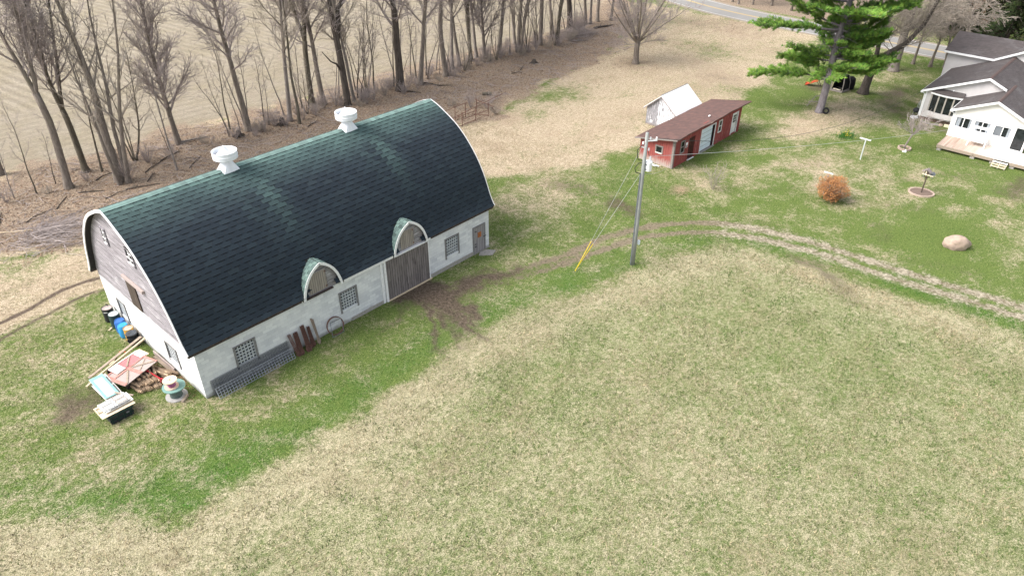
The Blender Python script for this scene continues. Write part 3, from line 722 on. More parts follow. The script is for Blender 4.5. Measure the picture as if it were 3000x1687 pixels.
# sill course strip under the gable boards, gable board sheets following the arch
def arch_poly(inset):
    P = []
    for a in np.linspace(0, ARC.L-.35, 26):
        d, z, nd, nz = ARC.at(a); P.append((d-nd*inset, z-nz*inset))
    return P
for xg, nm in ((-.02, 'gable_boards'), (L-.16, 'gable_boards')):
    P = [p for p in arch_poly(.10) if p[1] > 2.72]
    poly = [(YC-d, z) for d, z in P][::-1] + [(YC+d, z) for d, z in P[1:]]
    poly = [(poly[0][0], 2.70)] + poly + [(poly[-1][0], 2.70)]
    m = MB(); m.prism(poly, 0, xg, xg+.18); m.build(nm, MAT['gable_boards'], barn)
# roof deck
N = 60; base = MB()
DORM = [(7.29,1.20,2.84,4.67),(13.43,1.26,2.86,4.63)]
sec = [ARC.at(a) for a in np.linspace(0, ARC.L, N)]
for sgn in (-1, 1):
    for i in range(N-1):
        d0,z0,n0,m0 = sec[i]; d1,z1,n1,m1 = sec[i+1]
        p = lambda x, d, z: (x, YC+sgn*d, z)
        cuts = [(X0, X1)]
        if sgn < 0:
            cuts = []; xs_ = X0
            for xc, hw, zb, zp in DORM:
                zm = (z0+z1)/2; f = (zm-zb)/(zp-zb)
                if f < 1:
                    hx = hw*.96*(1-max(0, f))**(1/1.9)-.03
                    if hx > .05: cuts.append((xs_, xc-hx)); xs_ = xc+hx
            cuts.append((xs_, X1))
        for ca, cb in cuts: base.face([p(ca,d0,z0),p(cb,d0,z0),p(cb,d1,z1),p(ca,d1,z1)])
        q = lambda d, z, n, mm: (d-n*.12, z-mm*.12)
        a0 = q(*sec[i]); a1 = q(*sec[i+1])
        for ca, cb in cuts: base.face([p(ca,*a0),p(cb,*a0),p(cb,*a1),p(ca,*a1)])
        base.face([p(X0,d0,z0),p(X0,d1,z1),p(X0,*a1),p(X0,*a0)]); base.face([p(X1,d0,z0),p(X1,d1,z1),p(X1,*a1),p(X1,*a0)])
    d,z,n,mm = sec[-1]
    for ca, cb in cuts: base.face([(ca,YC+sgn*d,z),(cb,YC+sgn*d,z),(cb,YC+sgn*(d-n*.12),z-mm*.12),(ca,YC+sgn*(d-n*.12),z-mm*.12)])
roof = base.build('roof', MAT['soffit'], barn)
# shingles: every tab is a small raised plate with a dark cut edge
GRN = np.array((.105,.175,.155)); DRK = np.array((.0225,.032,.042)); MID = np.array((.040,.052,.055))
def shingle_col(x, a, rnd, r2):
    f = a/ARC.L
    top = 1-sst(np.array(f), .0, .38)
    pat = float(vnoise(np.array(x), np.array(a*1.0), .55)); pat2 = float(vnoise(np.array(x+40), np.array(a*.5), 1.1))
    g = .66*float(top)**1.25*(.5+.6*pat)
    for xc in (6.95, 14.65):                       # moss washed down from the ventilators
        dx = (x-xc-.05*a)
        g = max(g, .50*math.exp(-(dx/.50)**2)*float(1-sst(np.array(a), 1.0, 6.4)))
        g = max(g, .20*math.exp(-((dx+1.3)/.35)**2)*float(1-sst(np.array(a), .8, 5.6)))
    if a < .5: g = max(g, .7)
    g = min(1, max(0, g + (rnd-.5)*.05))
    c = DRK*(1-g)+GRN*g
    if r2 > .93: c = c*.85+MID*.15
    return tuple(c*(.90+.20*rnd))
DORM = [(7.29,1.20,2.84,4.67),(13.43,1.26,2.86,4.63)]
def in_dormer(x, z, grow=0):
    for xc, hw, zb, zp in DORM:
        if abs(x-xc) < hw*.97 and z < zb+(zp-zb)*(1-(abs(x-xc)/(hw*1.0))**1.9)-.06: return True
    return False
sh = MB(); rh = .27; tw = .56; rr = random.Random(5)
for sgn in (-1, 1):
    nrow = int(ARC.L/rh)
    for r in range(nrow+1):
        for cidx in range(-1, int((X1-X0)/tw)+2):
            off = (r % 2)*tw*.5
            xa = X0+cidx*tw+off; xb = xa+tw*.975
            xa, xb = max(xa, X0), min(xb, X1)
            if xb-xa < .03: continue
            lo = ARC.L-r*rh+.012*rr.random(); hi = lo-rh*1.06
            if hi < 0: hi = 0
            if lo <= .02: continue
            d0,z0,n0,m0 = ARC.at(lo); d1,z1,n1,m1 = ARC.at(hi)
            if sgn < 0 and in_dormer((xa+xb)/2, (z0+z1)/2) and in_dormer(xa+.1, z0) and in_dormer(xb-.1, z0): continue
            lip = .007+.005*rr.random(); e = .002
            P = lambda x, d, z, n, mm, h: (x, YC+sgn*(d+n*h), z+mm*h)
            col = shingle_col((xa+xb)/2, (lo+hi)/2, rr.random(), rr.random())
            if sgn > 0: col = tuple(c for c in col)
            wl_ = .74+.22*rr.random()
            sh.face([P(xa,d0,z0,n0,m0,lip),P(xb,d0,z0,n0,m0,lip),P(xb,d1,z1,n1,m1,e),P(xa,d1,z1,n1,m1,e)], 0, col)
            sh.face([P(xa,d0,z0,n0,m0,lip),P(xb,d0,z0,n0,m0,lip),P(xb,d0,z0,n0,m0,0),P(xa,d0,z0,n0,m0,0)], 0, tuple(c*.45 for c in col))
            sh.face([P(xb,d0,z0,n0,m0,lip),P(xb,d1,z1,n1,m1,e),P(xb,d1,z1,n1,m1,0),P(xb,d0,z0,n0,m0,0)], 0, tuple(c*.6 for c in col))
            # locking tab edge: a dark strip paints its shadow gap on part of each tab
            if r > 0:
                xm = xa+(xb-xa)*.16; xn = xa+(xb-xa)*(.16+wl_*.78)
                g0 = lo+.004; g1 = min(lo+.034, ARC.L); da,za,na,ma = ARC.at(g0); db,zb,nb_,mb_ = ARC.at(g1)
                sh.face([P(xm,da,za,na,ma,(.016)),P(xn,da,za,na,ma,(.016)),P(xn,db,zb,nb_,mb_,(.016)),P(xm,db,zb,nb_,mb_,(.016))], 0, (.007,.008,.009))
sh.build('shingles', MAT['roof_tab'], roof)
# ridge cap: overlapping caps
rc = MB(); x = X0
while x < X1:
    x2 = min(x+.30, X1)
    h = .03+.012*rr.random(); c = tuple(GRN*(.80+.5*rr.random())+.04)
    for sgn in (-1, 1):
        rc.face([(x,YC,8.655+h),(x2,YC,8.655+h+.015),(x2,YC+sgn*.22,8.59+h+.015),(x,YC+sgn*.22,8.59+h)], 0, c)
    rc.face([(x2,YC-.22,8.59+h+.015),(x2,YC+.22,8.59+h+.015),(x2,YC,8.655+h+.015)], 0, (.01,.012,.012))
    x = x2
rc.build('ridge_cap', MAT['roof_tab'], roof)
# white rake boards round both gable ends
for xa, xb in ((X0-.045, X0-.003), (X1+.003, X1+.045)):
    m = MB()
    for sgn in (-1, 1):
        for i in range(N-1):
            (d0,z0,n0,m0), (d1,z1,n1,m1) = sec[i], sec[i+1]
            o = .030; w = .13
            A = [(YC+sgn*(d0+n0*o), z0+m0*o), (YC+sgn*(d1+n1*o), z1+m1*o), (YC+sgn*(d1-n1*w), z1-m1*w), (YC+sgn*(d0-n0*w), z0-m0*w)]
            m.prism(A, 0, xa, xb)
    m.build('rake_trim', MAT['trim_white'], roof)
# eave: dark rotten fascia, white where it was repainted
for a, b in ((X0, 5.95), (14.95, X1)):
    m = MB(); m.box((a,-.17,2.86), (b,-.12,3.00)); m.box((a,-.125,2.79), (b,-.002,2.87)); m.build('eave_fascia', MAT['eave_dark'], barn)
m = MB(); m.box((8.62,-.215,2.84),(12.05,-.165,2.98)); m.box((8.62,-.17,2.80),(12.05,-.003,2.845)); m.build('eave_fascia', MAT['trim_white'], barn)['label'] = 'white painted eave board between the dormers'
m = MB(); m.box((14.62,-.215,2.84),(14.95,-.165,2.98)); m.build('eave_fascia', MAT['trim_white'], barn)
m = MB(); m.box((X0,W+.12,2.86),(X1,W+.17,3.0)); m.build('eave_fascia', MAT['eave_dark'], barn)

# ventilators on the ridge
def ventilator(xc):
    v = MB(); b = .60
    P0 = [(xc-b,YC-b*.80,8.30),(xc+b,YC-b*.80,8.30),(xc+b,YC+b*.80,8.30),(xc-b,YC+b*.80,8.30)]
    r1 = .31; n = 24; top = 8.98
    ring = [(xc+r1*math.cos(2*math.pi*(j+.5)/n-3*math.pi/4), YC+r1*math.sin(2*math.pi*(j+.5)/n-3*math.pi/4), top) for j in range(n)]
    bot = []
    for j in range(n):
        q = j/n*4; k = int(q) % 4; f = q-int(q); A, B = P0[k], P0[(k+1)%4]
        bot.append(tuple(A[i]+(B[i]-A[i])*f for i in range(3)))
    for j in range(n): v.face([bot[j], bot[(j+1)%n], ring[(j+1)%n], ring[j]])
    o = v.build('ventilator_base', MAT['galv_white'], None)
    base_o = o; o.parent = barn; o.location = (0,0,0)
    f = MB(); f.box((xc-b-.06,YC-b*.8-.03,8.255),(xc+b+.06,YC-b*.8,8.31)); f.box((xc+b,YC-b*.8,8.20),(xc+b+.10,YC+.1,8.42))
    f.build('ventilator_flashing', MAT['galv_white'], base_o)
    s = MB(); s.lathe([(.30,8.98),(.30,9.16)], (xc,YC,0), 32, cap0=False); s.build('ventilator_neck', MAT['galv_white'], barn, smooth=True)
    s = MB(); s.lathe([(.43,9.13),(.62,9.24),(.63,9.25),(.63,9.40),(.645,9.41),(.645,9.43),(.63,9.44),(.63,9.60),(.645,9.61),(.645,9.63),(.615,9.63),(.61,9.62),(.61,9.27),(.42,9.15)], (xc,YC,0), 40, cap0=False, cap1=False); s.build('ventilator_ring', MAT['galv_white'], barn)
    s = MB(); s.lathe([(.30,9.17),(.47,9.38),(.47,9.39),(.06,9.80),(.045,9.82),(.03,9.90),(.0005,9.92)], (xc,YC,0), 32, cap0=False); s.build('ventilator_cone', MAT['galv_white'], barn)
    for a in (0, 90, 180, 270):
        s = MB(); s.bar((xc+.30*math.cos(R(a)),YC+.30*math.sin(R(a)),9.3),(xc+.60*math.cos(R(a)),YC+.60*math.sin(R(a)),9.4),.02,.03)
        s.build('ventilator_bracket', MAT['galv_white'], barn)
ventilator(6.22); ventilator(13.92)

# arched dormers with loft doors
def dormer(xc, hw, zb, zp, doorx0, doorx1):
    yf = -.20
    H = zp-zb
    prof = [(0,H),(.12*hw,H*.965),(.30*hw,.895*H),(.50*hw,.785*H),(.68*hw,.635*H),(.83*hw,.45*H),(.94*hw,.24*H),(.99*hw,.10*H),(1.01*hw,0)]
    A = Arc(prof); sec2 = [A.at(a) for a in np.linspace(0, A.L, 22)]
    def back(z):          # y where the main roof surface reaches height z
        dd = np.interp(-z, [-p[1] for p in ARC.D], [p[0] for p in ARC.D]); return YC-dd+.35
    dm = MB(); rowh = .19
    shm = MB()
    # vault skin with shingle tabs
    nr = int(A.L/rowh)
    for sgn in (-1, 1):
        for i in range(len(sec2)-1):
            (d0,z0,_,_),(d1,z1,_,_) = sec2[i], sec2[i+1]
            dm.face([(xc+sgn*d0,yf,zb+z0),(xc+sgn*d0,back(zb+z0),zb+z0),(xc+sgn*d1,back(zb+z1),zb+z1),(xc+sgn*d1,yf,zb+z1)])
        for r in range(nr+1):
            lo = A.L-r*rowh; hi = max(0, lo-rowh*1.05)
            if lo < .04: continue
            d0,z0,n0,m0 = A.at(lo); d1,z1,n1,m1 = A.at(hi)
            yb = max(back(zb+z0), back(zb+z1))
            y = yf - .02 - (r%2)*.13
            while y < yb:
                ya, yb2 = max(y, yf-.015), min(y+.262, yb)
                if yb2-ya > .02:
                    g = .55+.5*rr.random()
                    c = tuple((np.array((.150,.225,.195))*g+np.array((.03,.038,.045))*(1-g*.6))*(1.0 if rr.random() > .12 else .6))
                    l = .016+.012*rr.random()
                    P = lambda d, z, n, mm, h, yy: (xc+sgn*(d+n*h), yy, zb+z+mm*h)
                    shm.face([P(d0,z0,n0,m0,l,ya),P(d0,z0,n0,m0,l,yb2),P(d1,z1,n1,m1,.003,yb2),P(d1,z1,n1,m1,.003,ya)], 0, c)
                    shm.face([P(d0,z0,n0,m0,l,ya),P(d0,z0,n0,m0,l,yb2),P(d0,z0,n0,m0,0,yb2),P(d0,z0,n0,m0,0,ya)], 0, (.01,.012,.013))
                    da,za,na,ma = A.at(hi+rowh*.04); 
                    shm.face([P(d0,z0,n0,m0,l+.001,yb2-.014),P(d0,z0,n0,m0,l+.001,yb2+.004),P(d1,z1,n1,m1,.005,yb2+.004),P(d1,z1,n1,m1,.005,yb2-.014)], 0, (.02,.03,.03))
                y += .265
    dr = dm.build('dormer_roof', MAT['soffit'], barn)
    shm.build('dormer_shingles', MAT['roof_tab'], dr)
    tr = MB()
    for sgn in (-1, 1):
        for i in range(len(sec2)-1):
            (d0,z0,n0,m0),(d1,z1,n1,m1) = sec2[i], sec2[i+1]; o = .04; w = .10
            tr.prism([(xc+sgn*(d0+n0*o),zb+z0+m0*o),(xc+sgn*(d1+n1*o),zb+z1+m1*o),(xc+sgn*(d1-n1*w),zb+z1-m1*w),(xc+sgn*(d0-n0*w),zb+z0-m0*w)], 1, yf-.045, yf-.017)
            # grey underside return
    tr.build('dormer_trim', MAT['trim_white'], barn)
    # set back face boards
    poly = [(xc-(d-n*.03), zb+z-mm*.03) for d,z,n,mm in sec2][::-1]+[(xc+(d-n*.03), zb+z-mm*.03) for d,z,n,mm in sec2[1:]]
    fb = MB(); fb.prism(poly, 1, -.03, .02); fb.build('dormer_face', MAT['dormer_boards'], barn)
    zt = zb+H*.70
    db = MB(); db.box((doorx0,-.065,zb+.10),(doorx1,-.032,zt)); d_o = db.build('loft_door', MAT['dormer_door'], barn)
    h = MB(); h.box((doorx0-.03,-.08,zt),(doorx1+.12,-.032,zt+.07)); h.bar((doorx1+.04,-.055,zb+.15),(doorx1+.04,-.055,zt-.05),.05,.04); h.build('loft_door_trim', MAT['dormer_boards'], d_o)
    h = MB(); h.box((doorx1-.10,-.085,zb+.2),(doorx1+.0,-.066,zb+.26)); h.build('hinge', MAT['rust'], d_o)
    h = MB(); h.box((doorx1-.10,-.085,zt-.18),(doorx1+.0,-.066,zt-.12)); h.build('hinge', MAT['rust'], d_o)
dormer(7.29, 1.20, 2.84, 4.67, 6.60, 7.66)
dormer(13.43, 1.26, 2.86, 4.63, 12.82, 13.80)
m = MB(); m.box((12.15,-.21,2.80),(14.70,-.02,2.865)); m.build('dormer_sill', MAT['trim_white'], barn)
m = MB(); m.box((6.05,-.19,2.80),(7.95,-.02,2.855)); m.build('dormer_sill', MAT['eave_dark'], barn)

# glass block windows: deep grey lattice before a dark interior
def lattice_window(x0, x1, z0, z1, nx_, nz_, axis='x', frame='frame_grey'):
    fr = MB(); la = MB(); pa = MB(); w = .07
    def bx(m, a0, a1, c0, c1, d0, d1, **k):
        if axis == 'x': m.box((a0,d0,c0),(a1,d1,c1), **k)
        else: m.box((d0,a0,c0),(d1,a1,c1), **k)
    bx(fr, x0-.05, x0+w*.6, z0-.16, z1+.05, -.05, .06); bx(fr, x1-w*.6, x1+.05, z0-.16, z1+.05, -.05, .06); bx(fr, x0+w*.6, x1-w*.6, z1-.03, z1+.05, -.04, .06)
    fo = fr.build('window', MAT[frame], barn)
    a0, a1 = x0+w*.6, x1-w*.6; c0, c1 = z0, z1-.03
    bx(fr2 := MB(), a0, a1, c0-.10, c0-.002, -.03, .02); fr2.build('window_sill', MAT['block'], fo)
    b = .055
    for i in range(nx_+1):
        p = a0+(a1-a0)*i/nx_; bx(la, max(a0,p-b/2), min(a1,p+b/2), c0, c1, .015, .10)
    for k in range(nz_+1):
        q = c0+(c1-c0)*k/nz_
        for i in range(nx_):
            p0 = a0+(a1-a0)*i/nx_+b/2; p1 = a0+(a1-a0)*(i+1)/nx_-b/2
            if i == 0: p0 = a0+b/2
            bx(la, p0, p1, max(c0,q-b/2), min(c1,q+b/2), .018, .098)
    la.build('lattice', MAT['glass_block'], fo)
    for i in range(nx_):
        for k in range(nz_):
            p0 = a0+(a1-a0)*i/nx_+b/2; p1 = a0+(a1-a0)*(i+1)/nx_-b/2; q0 = c0+(c1-c0)*k/nz_+b/2; q1 = c0+(c1-c0)*(k+1)/nz_-b/2
            bx(pa, p0, p1, q0, q1, .07, .085, mi=(0 if rr.random() < .55 else 1))
    pa.build('pane', [MAT['dark_glass'], MAT['pane_grey']], fo)
lattice_window(1.92, 3.05, .90, 2.08, 6, 6); lattice_window(8.32, 9.44, .95, 2.13, 6, 6); lattice_window(16.30, 17.40, .89, 2.14, 6, 6)
lattice_window(2.24, 3.38, .80, 1.84, 6, 6, 'y'); lattice_window(8.07, 9.0, .80, 1.84, 6, 6, 'y')

# big sliding door with its white frame
m = MB(); m.box((11.56,-.10,.10),(14.80,-.04,2.80)); sd = m.build('sliding_door', MAT['door_boards'], barn)
m = MB(); m.box((11.43,-.11,0),(11.56,-.012,2.80)); m.box((11.20,-.05,0),(11.36,-.004,2.80)); m.box((14.80,-.12,.0),(14.86,-.012,2.86)); m.build('door_frame', MAT['trim_white'], barn)
m = MB(); m.box((11.56,-.15,.02),(14.95,-.03,.10)); m.build('door_track', MAT['lumber_pale'], barn)
m = MB(); m.box((11.5,.20,0),(14.85,.24,2.8)); m.build('doorway_back', MAT['black_void'], barn)
# small plank door with a rust coloured plate
m = MB(); m.box((18.78,-.03,.08),(19.70,.02,1.90)); dd = m.build('plank_door', MAT['small_door'], barn)
m = MB(); m.box((19.10,-.040,1.12),(19.42,-.032,1.50)); m.build('door_plate', MAT['rust_plate'], dd)
m = MB(); m.box((18.66,-.05,.02),(18.78,.05,2.0)); m.box((19.70,-.05,.02),(19.80,.05,2.0)); m.box((18.78,-.05,1.90),(19.70,.05,2.0)); m.build('door_frame', MAT['frame_grey'], barn)
m = MB(); m.box((18.84,-.055,.50),(18.95,-.031,.58)); m.box((18.84,-.055,.70),(18.95,-.031,.76)); m.box((18.84,-.055,1.62),(19.0,-.031,1.67)); m.box((19.62,-.055,1.0),(19.84,-.031,1.05)); m.build('hinge', MAT['black_plastic'], dd)
# hay door, its rail, and two small loft windows in the gable
m = MB(); m.box((-.08,5.13,2.80),(-.035,6.20,4.46)); m.build('hay_door', MAT['hay_door'], barn)
m = MB(); m.box((-.16,3.93,4.50),(-.035,6.28,4.66)); m.build('door_rail', MAT['pink_grey'], barn)
for (a, b, z0, z1) in ((6.92,7.32,6.10,6.95), (3.98,4.62,6.05,6.85)):
    m = MB(); m.box((-.045,a,z0),(-.025,b,z1)); wo = m.build('loft_window', MAT['black_void'], barn)
    m = MB(); m.box((-.085,a-.07,z0-.08),(-.03,a,z1+.05)); m.box((-.085,b,z0-.08),(-.03,b+.07,z1+.05)); m.box((-.085,a,z1),(-.03,b,z1+.05)); m.box((-.10,a,z0-.08),(-.03,b,z0)); m.build('window_frame', MAT['gable_boards'], wo)
    m = MB(); c = (a+b)/2
    m.bar((-.062,c,z0+.02),(-.062,c,z1-.02),.05,.04); m.bar((-.07,a+.02,z0+.30),(-.07,b-.02,z0+.34),.05,.03); m.bar((-.068,a+.02,z1-.2),(-.068,c,z1-.16),.05,.03); m.bar((-.072,a+.01,z0+.03),(-.072,b,z0+.03),.09,.03)
    m.build('window_bars', MAT['trim_white'], wo)
# concrete step before the small door
m = MB(); m.prism([(18.86,-.34),(19.50,-.95),(20.05,-.72),(19.75,-.20),(19.2,-.10)], 2, 0, .06)
tag(m.build('concrete_step', MAT['stone'], None, (19.3,-.5,0)), 'flat grey concrete slab lying before the small rust-plated plank door', 'step')
# ------------------------------------------------------------------ things leaning on the front wall
def mesh_panel(name, label, x0, x1, zt, yb, nxw, nzw, r, mat, group, yt=-.04):
    """welded wire panel leaning: foot at yb, top at the wall"""
    m = MB(); P = lambda x, f: (x, yb+(yt-yb)*f, .01+zt*f)
    for i in range(nxw+1):
        x = x0+(x1-x0)*i/nxw; m.tube([P(x,0), P(x,1)], r, 4, cap=False)
    for k in range(nzw+1):
        f = k/nzw; m.tube([P(x0,f), P(x1,f)], r, 4, cap=False)
    return tag(m.build(name, MAT[mat], None, (x0,yb,0)), label, 'wire panel', group)
mesh_panel('wire_mesh_panel', 'fine dark wire mesh panel leaning flat on the block wall under the lattice window', .36, 4.74, .93, -.16, 88, 19, .0055, 'mesh_dark', 'wire panels by the wall')
mesh_panel('wire_mesh_panel', 'second fine wire mesh panel behind the coarse grid panel on the block wall', .40, 4.80, .86, -.24, 60, 13, .0055, 'mesh_dark', 'wire panels by the wall', -.07)
mesh_panel('livestock_panel', 'coarse grey grid livestock panel leaning low before the fine mesh panel', .44, 4.80, .52, -.50, 27, 4, .017, 'panel_grey', 'wire panels by the wall', -.27)
# roll of rusty fence wire leaning
m = MB(); a = Vector((5.0,-.50,.06)); b = Vector((4.88,-.10,1.27)); d = (b-a)
for k in range(26):
    c = a+d*k/25; ax = d.normalized(); u = ax.cross(Vector((0,0,1))).normalized(); w = ax.cross(u)
    m.tube([tuple(c+(u*math.cos(t)+w*math.sin(t))*.085) for t in np.linspace(0, 2*math.pi, 13)], .009, 3, cap=False)
for j in range(14):
    t = 2*math.pi*j/14; m.tube([tuple(a+(u*math.cos(t)+w*math.sin(t))*.085), tuple(b+(u*math.cos(t+.6)+w*math.sin(t+.6))*.085)], .008, 3, cap=False)
tag(m.build('wire_roll', MAT['rust'], None, (5,-.5,0)), 'slim roll of rusty fence wire leaning between the wire panels and steel posts', 'wire roll')
# steel fence posts in leaning bundles
def fence_post(mat='rust', ln=1.75):
    m = MB()
    m.box((-.003,-.018,.0),(.003,.018,ln)); m.box((-.024,.018,0),(.024,.024,ln))
    for k in range(int(ln/.11)): m.box((-.007,-.030,.25+k*.1),(.007,-.018,.275+k*.1))
    m.box((-.055,.024,.10),(.055,.030,.34))
    return m.build('fence_post', MAT[mat], None, (0,0,0))
proto_p = {}
rp = random.Random(11)
first_used = {}
def post_bundle(xb, xt, n, zt, yb, label, mat='rust', spread=.26):
    for i in range(n):
        if mat not in proto_p:
            proto_p[mat] = fence_post(mat); o = proto_p[mat]
        else:
            o = proto_p[mat].copy(); COL.objects.link(o)
        row = i % 2
        fx = xb+spread*(i/(n-1)-.5)+rp.uniform(-.02,.02); fy = yb+row*.07+rp.uniform(-.02,.02)
        tx = xt+spread*.72*(i/(n-1)-.5)+rp.uniform(-.02,.02); ty = -.06-row*.045
        d = Vector((tx-fx, ty-fy, zt)).normalized()
        q = Vector((0,0,1)).rotation_difference(d)
        o.rotation_mode = 'QUATERNION'; o.rotation_quaternion = q
        o.location = (fx, fy, 0); s = math.sqrt((tx-fx)**2+(ty-fy)**2+zt**2)/1.75*rp.uniform(.96,1.03); o.scale = (1.15,1.15,s)
        tag(o, label, 'fence post', label.split(' in ')[1] if ' in ' in label else 'steel posts')
post_bundle(5.15, 5.28, 9, 1.22, -.60, 'rusty steel fence post in the left bundle beside the wire roll', spread=.30)
post_bundle(5.66, 5.72, 12, 1.40, -.62, 'rusty steel fence post in the tall middle bundle on the block wall')
post_bundle(6.02, 6.08, 7, 1.16, -.46, 'rusty steel fence post in the short right bundle on the block wall', spread=.2)
post_bundle(6.42, 6.38, 4, 1.50, -.48, 'tan grey steel post in the thin tall bundle right of the rusty ones', 'lumber', spread=.12)
# hoop and square frame
m = MB(); c = Vector((7.62,-.24,.46)); 
for k in range(5):
    off = Vector((0,-.05+.018*k,.0)); rr_ = .52-.02*(k%2)
    m.tube([tuple(c+off+Vector((math.cos(t)*rr_, -.20*math.sin(t)*-.9, math.sin(t)*.46))) for t in np.linspace(0, 2*math.pi, 37)], .016, 5, cap=False)
tag(m.build('steel_hoop', MAT['rust'], None, (7.62,-.3,0)), 'coiled rusty steel hoop leaning on the block wall behind a square frame', 'hoop')
m = MB(); q = [(7.20,-.52,.015),(7.94,-.54,.02),(8.12,-.10,.62),(7.42,-.10,.66)]
for i in range(4): m.tube([q[i], q[(i+1)%4]], .016, 5)
tag(m.build('square_frame', MAT['steel_grey'], None, (7.6,-.3,0)), 'thin grey square metal frame leaning before the rusty hoop', 'frame')

# ------------------------------------------------------------------ drums along the gable
def drum(x, y, r, h, body, lid, label, style='steel', extra=None):
    t = thing('drum', label, 'barrel', (x,y,0), 'drums in a row along the gable wall')
    m = MB()
    if style == 'steel':
        pr = [(r*.98,0),(r,.02)]
        for f in (.33,.66): pr += [(r,h*f-.025),(r*1.03,h*f),(r,h*f+.025)]
        pr += [(r,h-.02),(r*1.02,h-.008),(r*1.02,h),(r*.96,h),(r*.955,h-.02)]
        m.lathe(pr, (x,y,0), 32, cap1=False)
        l = MB(); l.lathe([(r*.955,h-.022),(.02,h-.018)], (x,y,0), 28, cap0=False)
    else:
        pr = [(r*.86,0),(r*.95,.05),(r,.14),(r*1.02,h*.5),(r*.98,h*.80),(r*.90,h*.93),(r*.86,h*.955),(r*.86,h),(r*.80,h),(r*.79,h-.025)]
        m.lathe(pr, (x,y,0), 32, cap1=False)
        l = MB(); l.lathe([(r*.79,h-.026),(.02,h-.02)], (x,y,0), 28, cap0=False)
    m.build('drum_body', MAT[body], t, smooth=(style != 'steel')); lo = l.build('drum_lid', MAT[lid], t)
    if extra: extra(t, x, y, r, h)
    return t
def ex_black(t, x, y, r, h):
    m = MB(); m.tube([(x+.12,y+.13,h),(x+.09,y+.15,h+.10),(x+.05,y+.17,h+.17)], .022, 6); m.build('drum_spout', MAT['black_plastic'], t)
    m = MB(); m.lathe([(r*1.032,h*.83),(r*1.035,h*.83),(r*1.035,h*.87),(r*1.032,h*.87)], (x,y,0), 32, cap0=False, cap1=False)
    m = MB()
    for j in range(6):
        a0 = R(205+j*7); a1 = R(205+(j+1)*7); q = r*1.012
        m.face([(x+q*math.cos(a0),y+q*math.sin(a0),h*.78),(x+q*math.cos(a1),y+q*math.sin(a1),h*.78),(x+q*math.cos(a1),y+q*math.sin(a1),h*.84),(x+q*math.cos(a0),y+q*math.sin(a0),h*.84)])
    m.build('drum_sticker', MAT['trim_white'], t)
drum(-.38, 10.12, .29, .86, 'barrel_black', 'drum_lid', 'black steel drum with a spout and dusty lid, farthest along the gable wall', 'steel', ex_black)
drum(-.37, 9.28, .29, .86, 'barrel_green', 'drum_lid_pale', 'dark green steel drum with a pale lid beside the black drum')
drum(-.40, 8.52, .29, .80, 'barrel_blue', 'barrel_blue', 'deep blue rounded plastic drum between the green and sky blue drums', 'plastic')
drum(-.46, 8.02, .28, .78, 'barrel_sky', 'barrel_sky', 'bright sky blue open plastic drum half hidden by the yellow drum', 'plastic')
drum(-.37, 7.52, .25, .76, 'barrel_yellow', 'lid_tan', 'yellow ochre drum with a tan lid next to the black baskets')
m = MB(); m.obox((-.78,9.25,.03),(.30,.10,.03),(0,.1,.7)); tag(m.build('wood_scrap', MAT['lumber_pale'], None, (-.78,9.25,0)), 'small pale wood scrap lying in the grass before the green drum', 'scrap wood')
# stacked black baskets
def basket(x, y, z, r, h, label, grid=False):
    t = thing('plastic_basket', label, 'basket', (x,y,z), 'stacked black baskets by the drums')
    m = MB(); sq = Matrix.Rotation(R(35),4,'Z')
    m.lathe([(r*.78,0),(r*.86,h*.4),(r*.90,h*.42),(r*.98,h*.86),(r*1.06,h*.9),(r*1.06,h),(r*.99,h),(r*.92,h*.5),(r*.74,.03),(.01,.03)], (x,y,z), 14, cap0=True, cap1=False, M=sq)
    m.build('basket_shell', MAT['black_plastic'], t)
    if grid:
        g = MB()
        for k in range(-4, 5):
            q = math.sqrt(max(.01, (r*.98)**2-(k*.1*r*2.2)**2))*.98; o = k*.1*r*2.2
            g.bar((x+o,y-q,z+h*.98),(x+o,y+q,z+h*.98),.018,.02); g.bar((x-q,y+o,z+h*1.02),(x+q,y+o,z+h*1.02),.018,.02)
        g.build('basket_grille', MAT['steel_grey'], t)
    return t
basket(-.42, 6.90, 0, .33, .34, 'wide black plastic basket at the bottom of the stack by the lumber')
basket(-.42, 6.93, .26, .31, .30, 'black plastic basket in the middle of the stack by the yellow drum')
basket(-.44, 6.97, .47, .28, .26, 'topmost black basket with a grey wire grille over its mouth', True)

# ------------------------------------------------------------------ lumber, doors and firewood by the gable
def beam(a, b, w, h, mat, name, label, cat, group=None):
    m = MB(); m.bar(a, b, w, h); return tag(m.build(name, MAT[mat], None, a), label, cat, group)
beam((-3.42,5.32,.40),(-.18,6.42,.62), .15, .05, 'lumber', 'lumber_board', 'long weathered board laid across the door stack, nearest the drums', 'board', 'long boards over the door stack')
beam((-3.30,5.06,.36),(-.10,6.22,.56), .09, .07, 'lumber_pale', 'lumber_board', 'long pale board beside the weathered one on the door stack', 'board', 'long boards over the door stack')
beam((-3.72,5.02,.20),(-2.6,5.42,.36), .10, .04, 'lumber_pale', 'lumber_board', 'short pale board poking out past the left end of the long boards', 'board', 'long boards over the door stack')
m = MB(); m.obox((-1.85,6.35,.04),(.10,.50,.035),(0,0,-.9)); m.obox((-2.0,6.2,.05),(.30,.10,.04),(0,0,.3))
tag(m.build('wood_scrap', MAT['lumber_pale'], None, (-1.9,6.3,0)), 'splintered pale wood scraps lying in grass beyond the long boards', 'scrap wood')
m = MB(); m.bar((-1.35,6.85,.03),(-1.05,6.35,.12),.035,.03); tag(m.build('handle_stick', MAT['orange'], None, (-1.3,6.7,0)), 'short orange painted stick in the grass before the black baskets', 'stick')

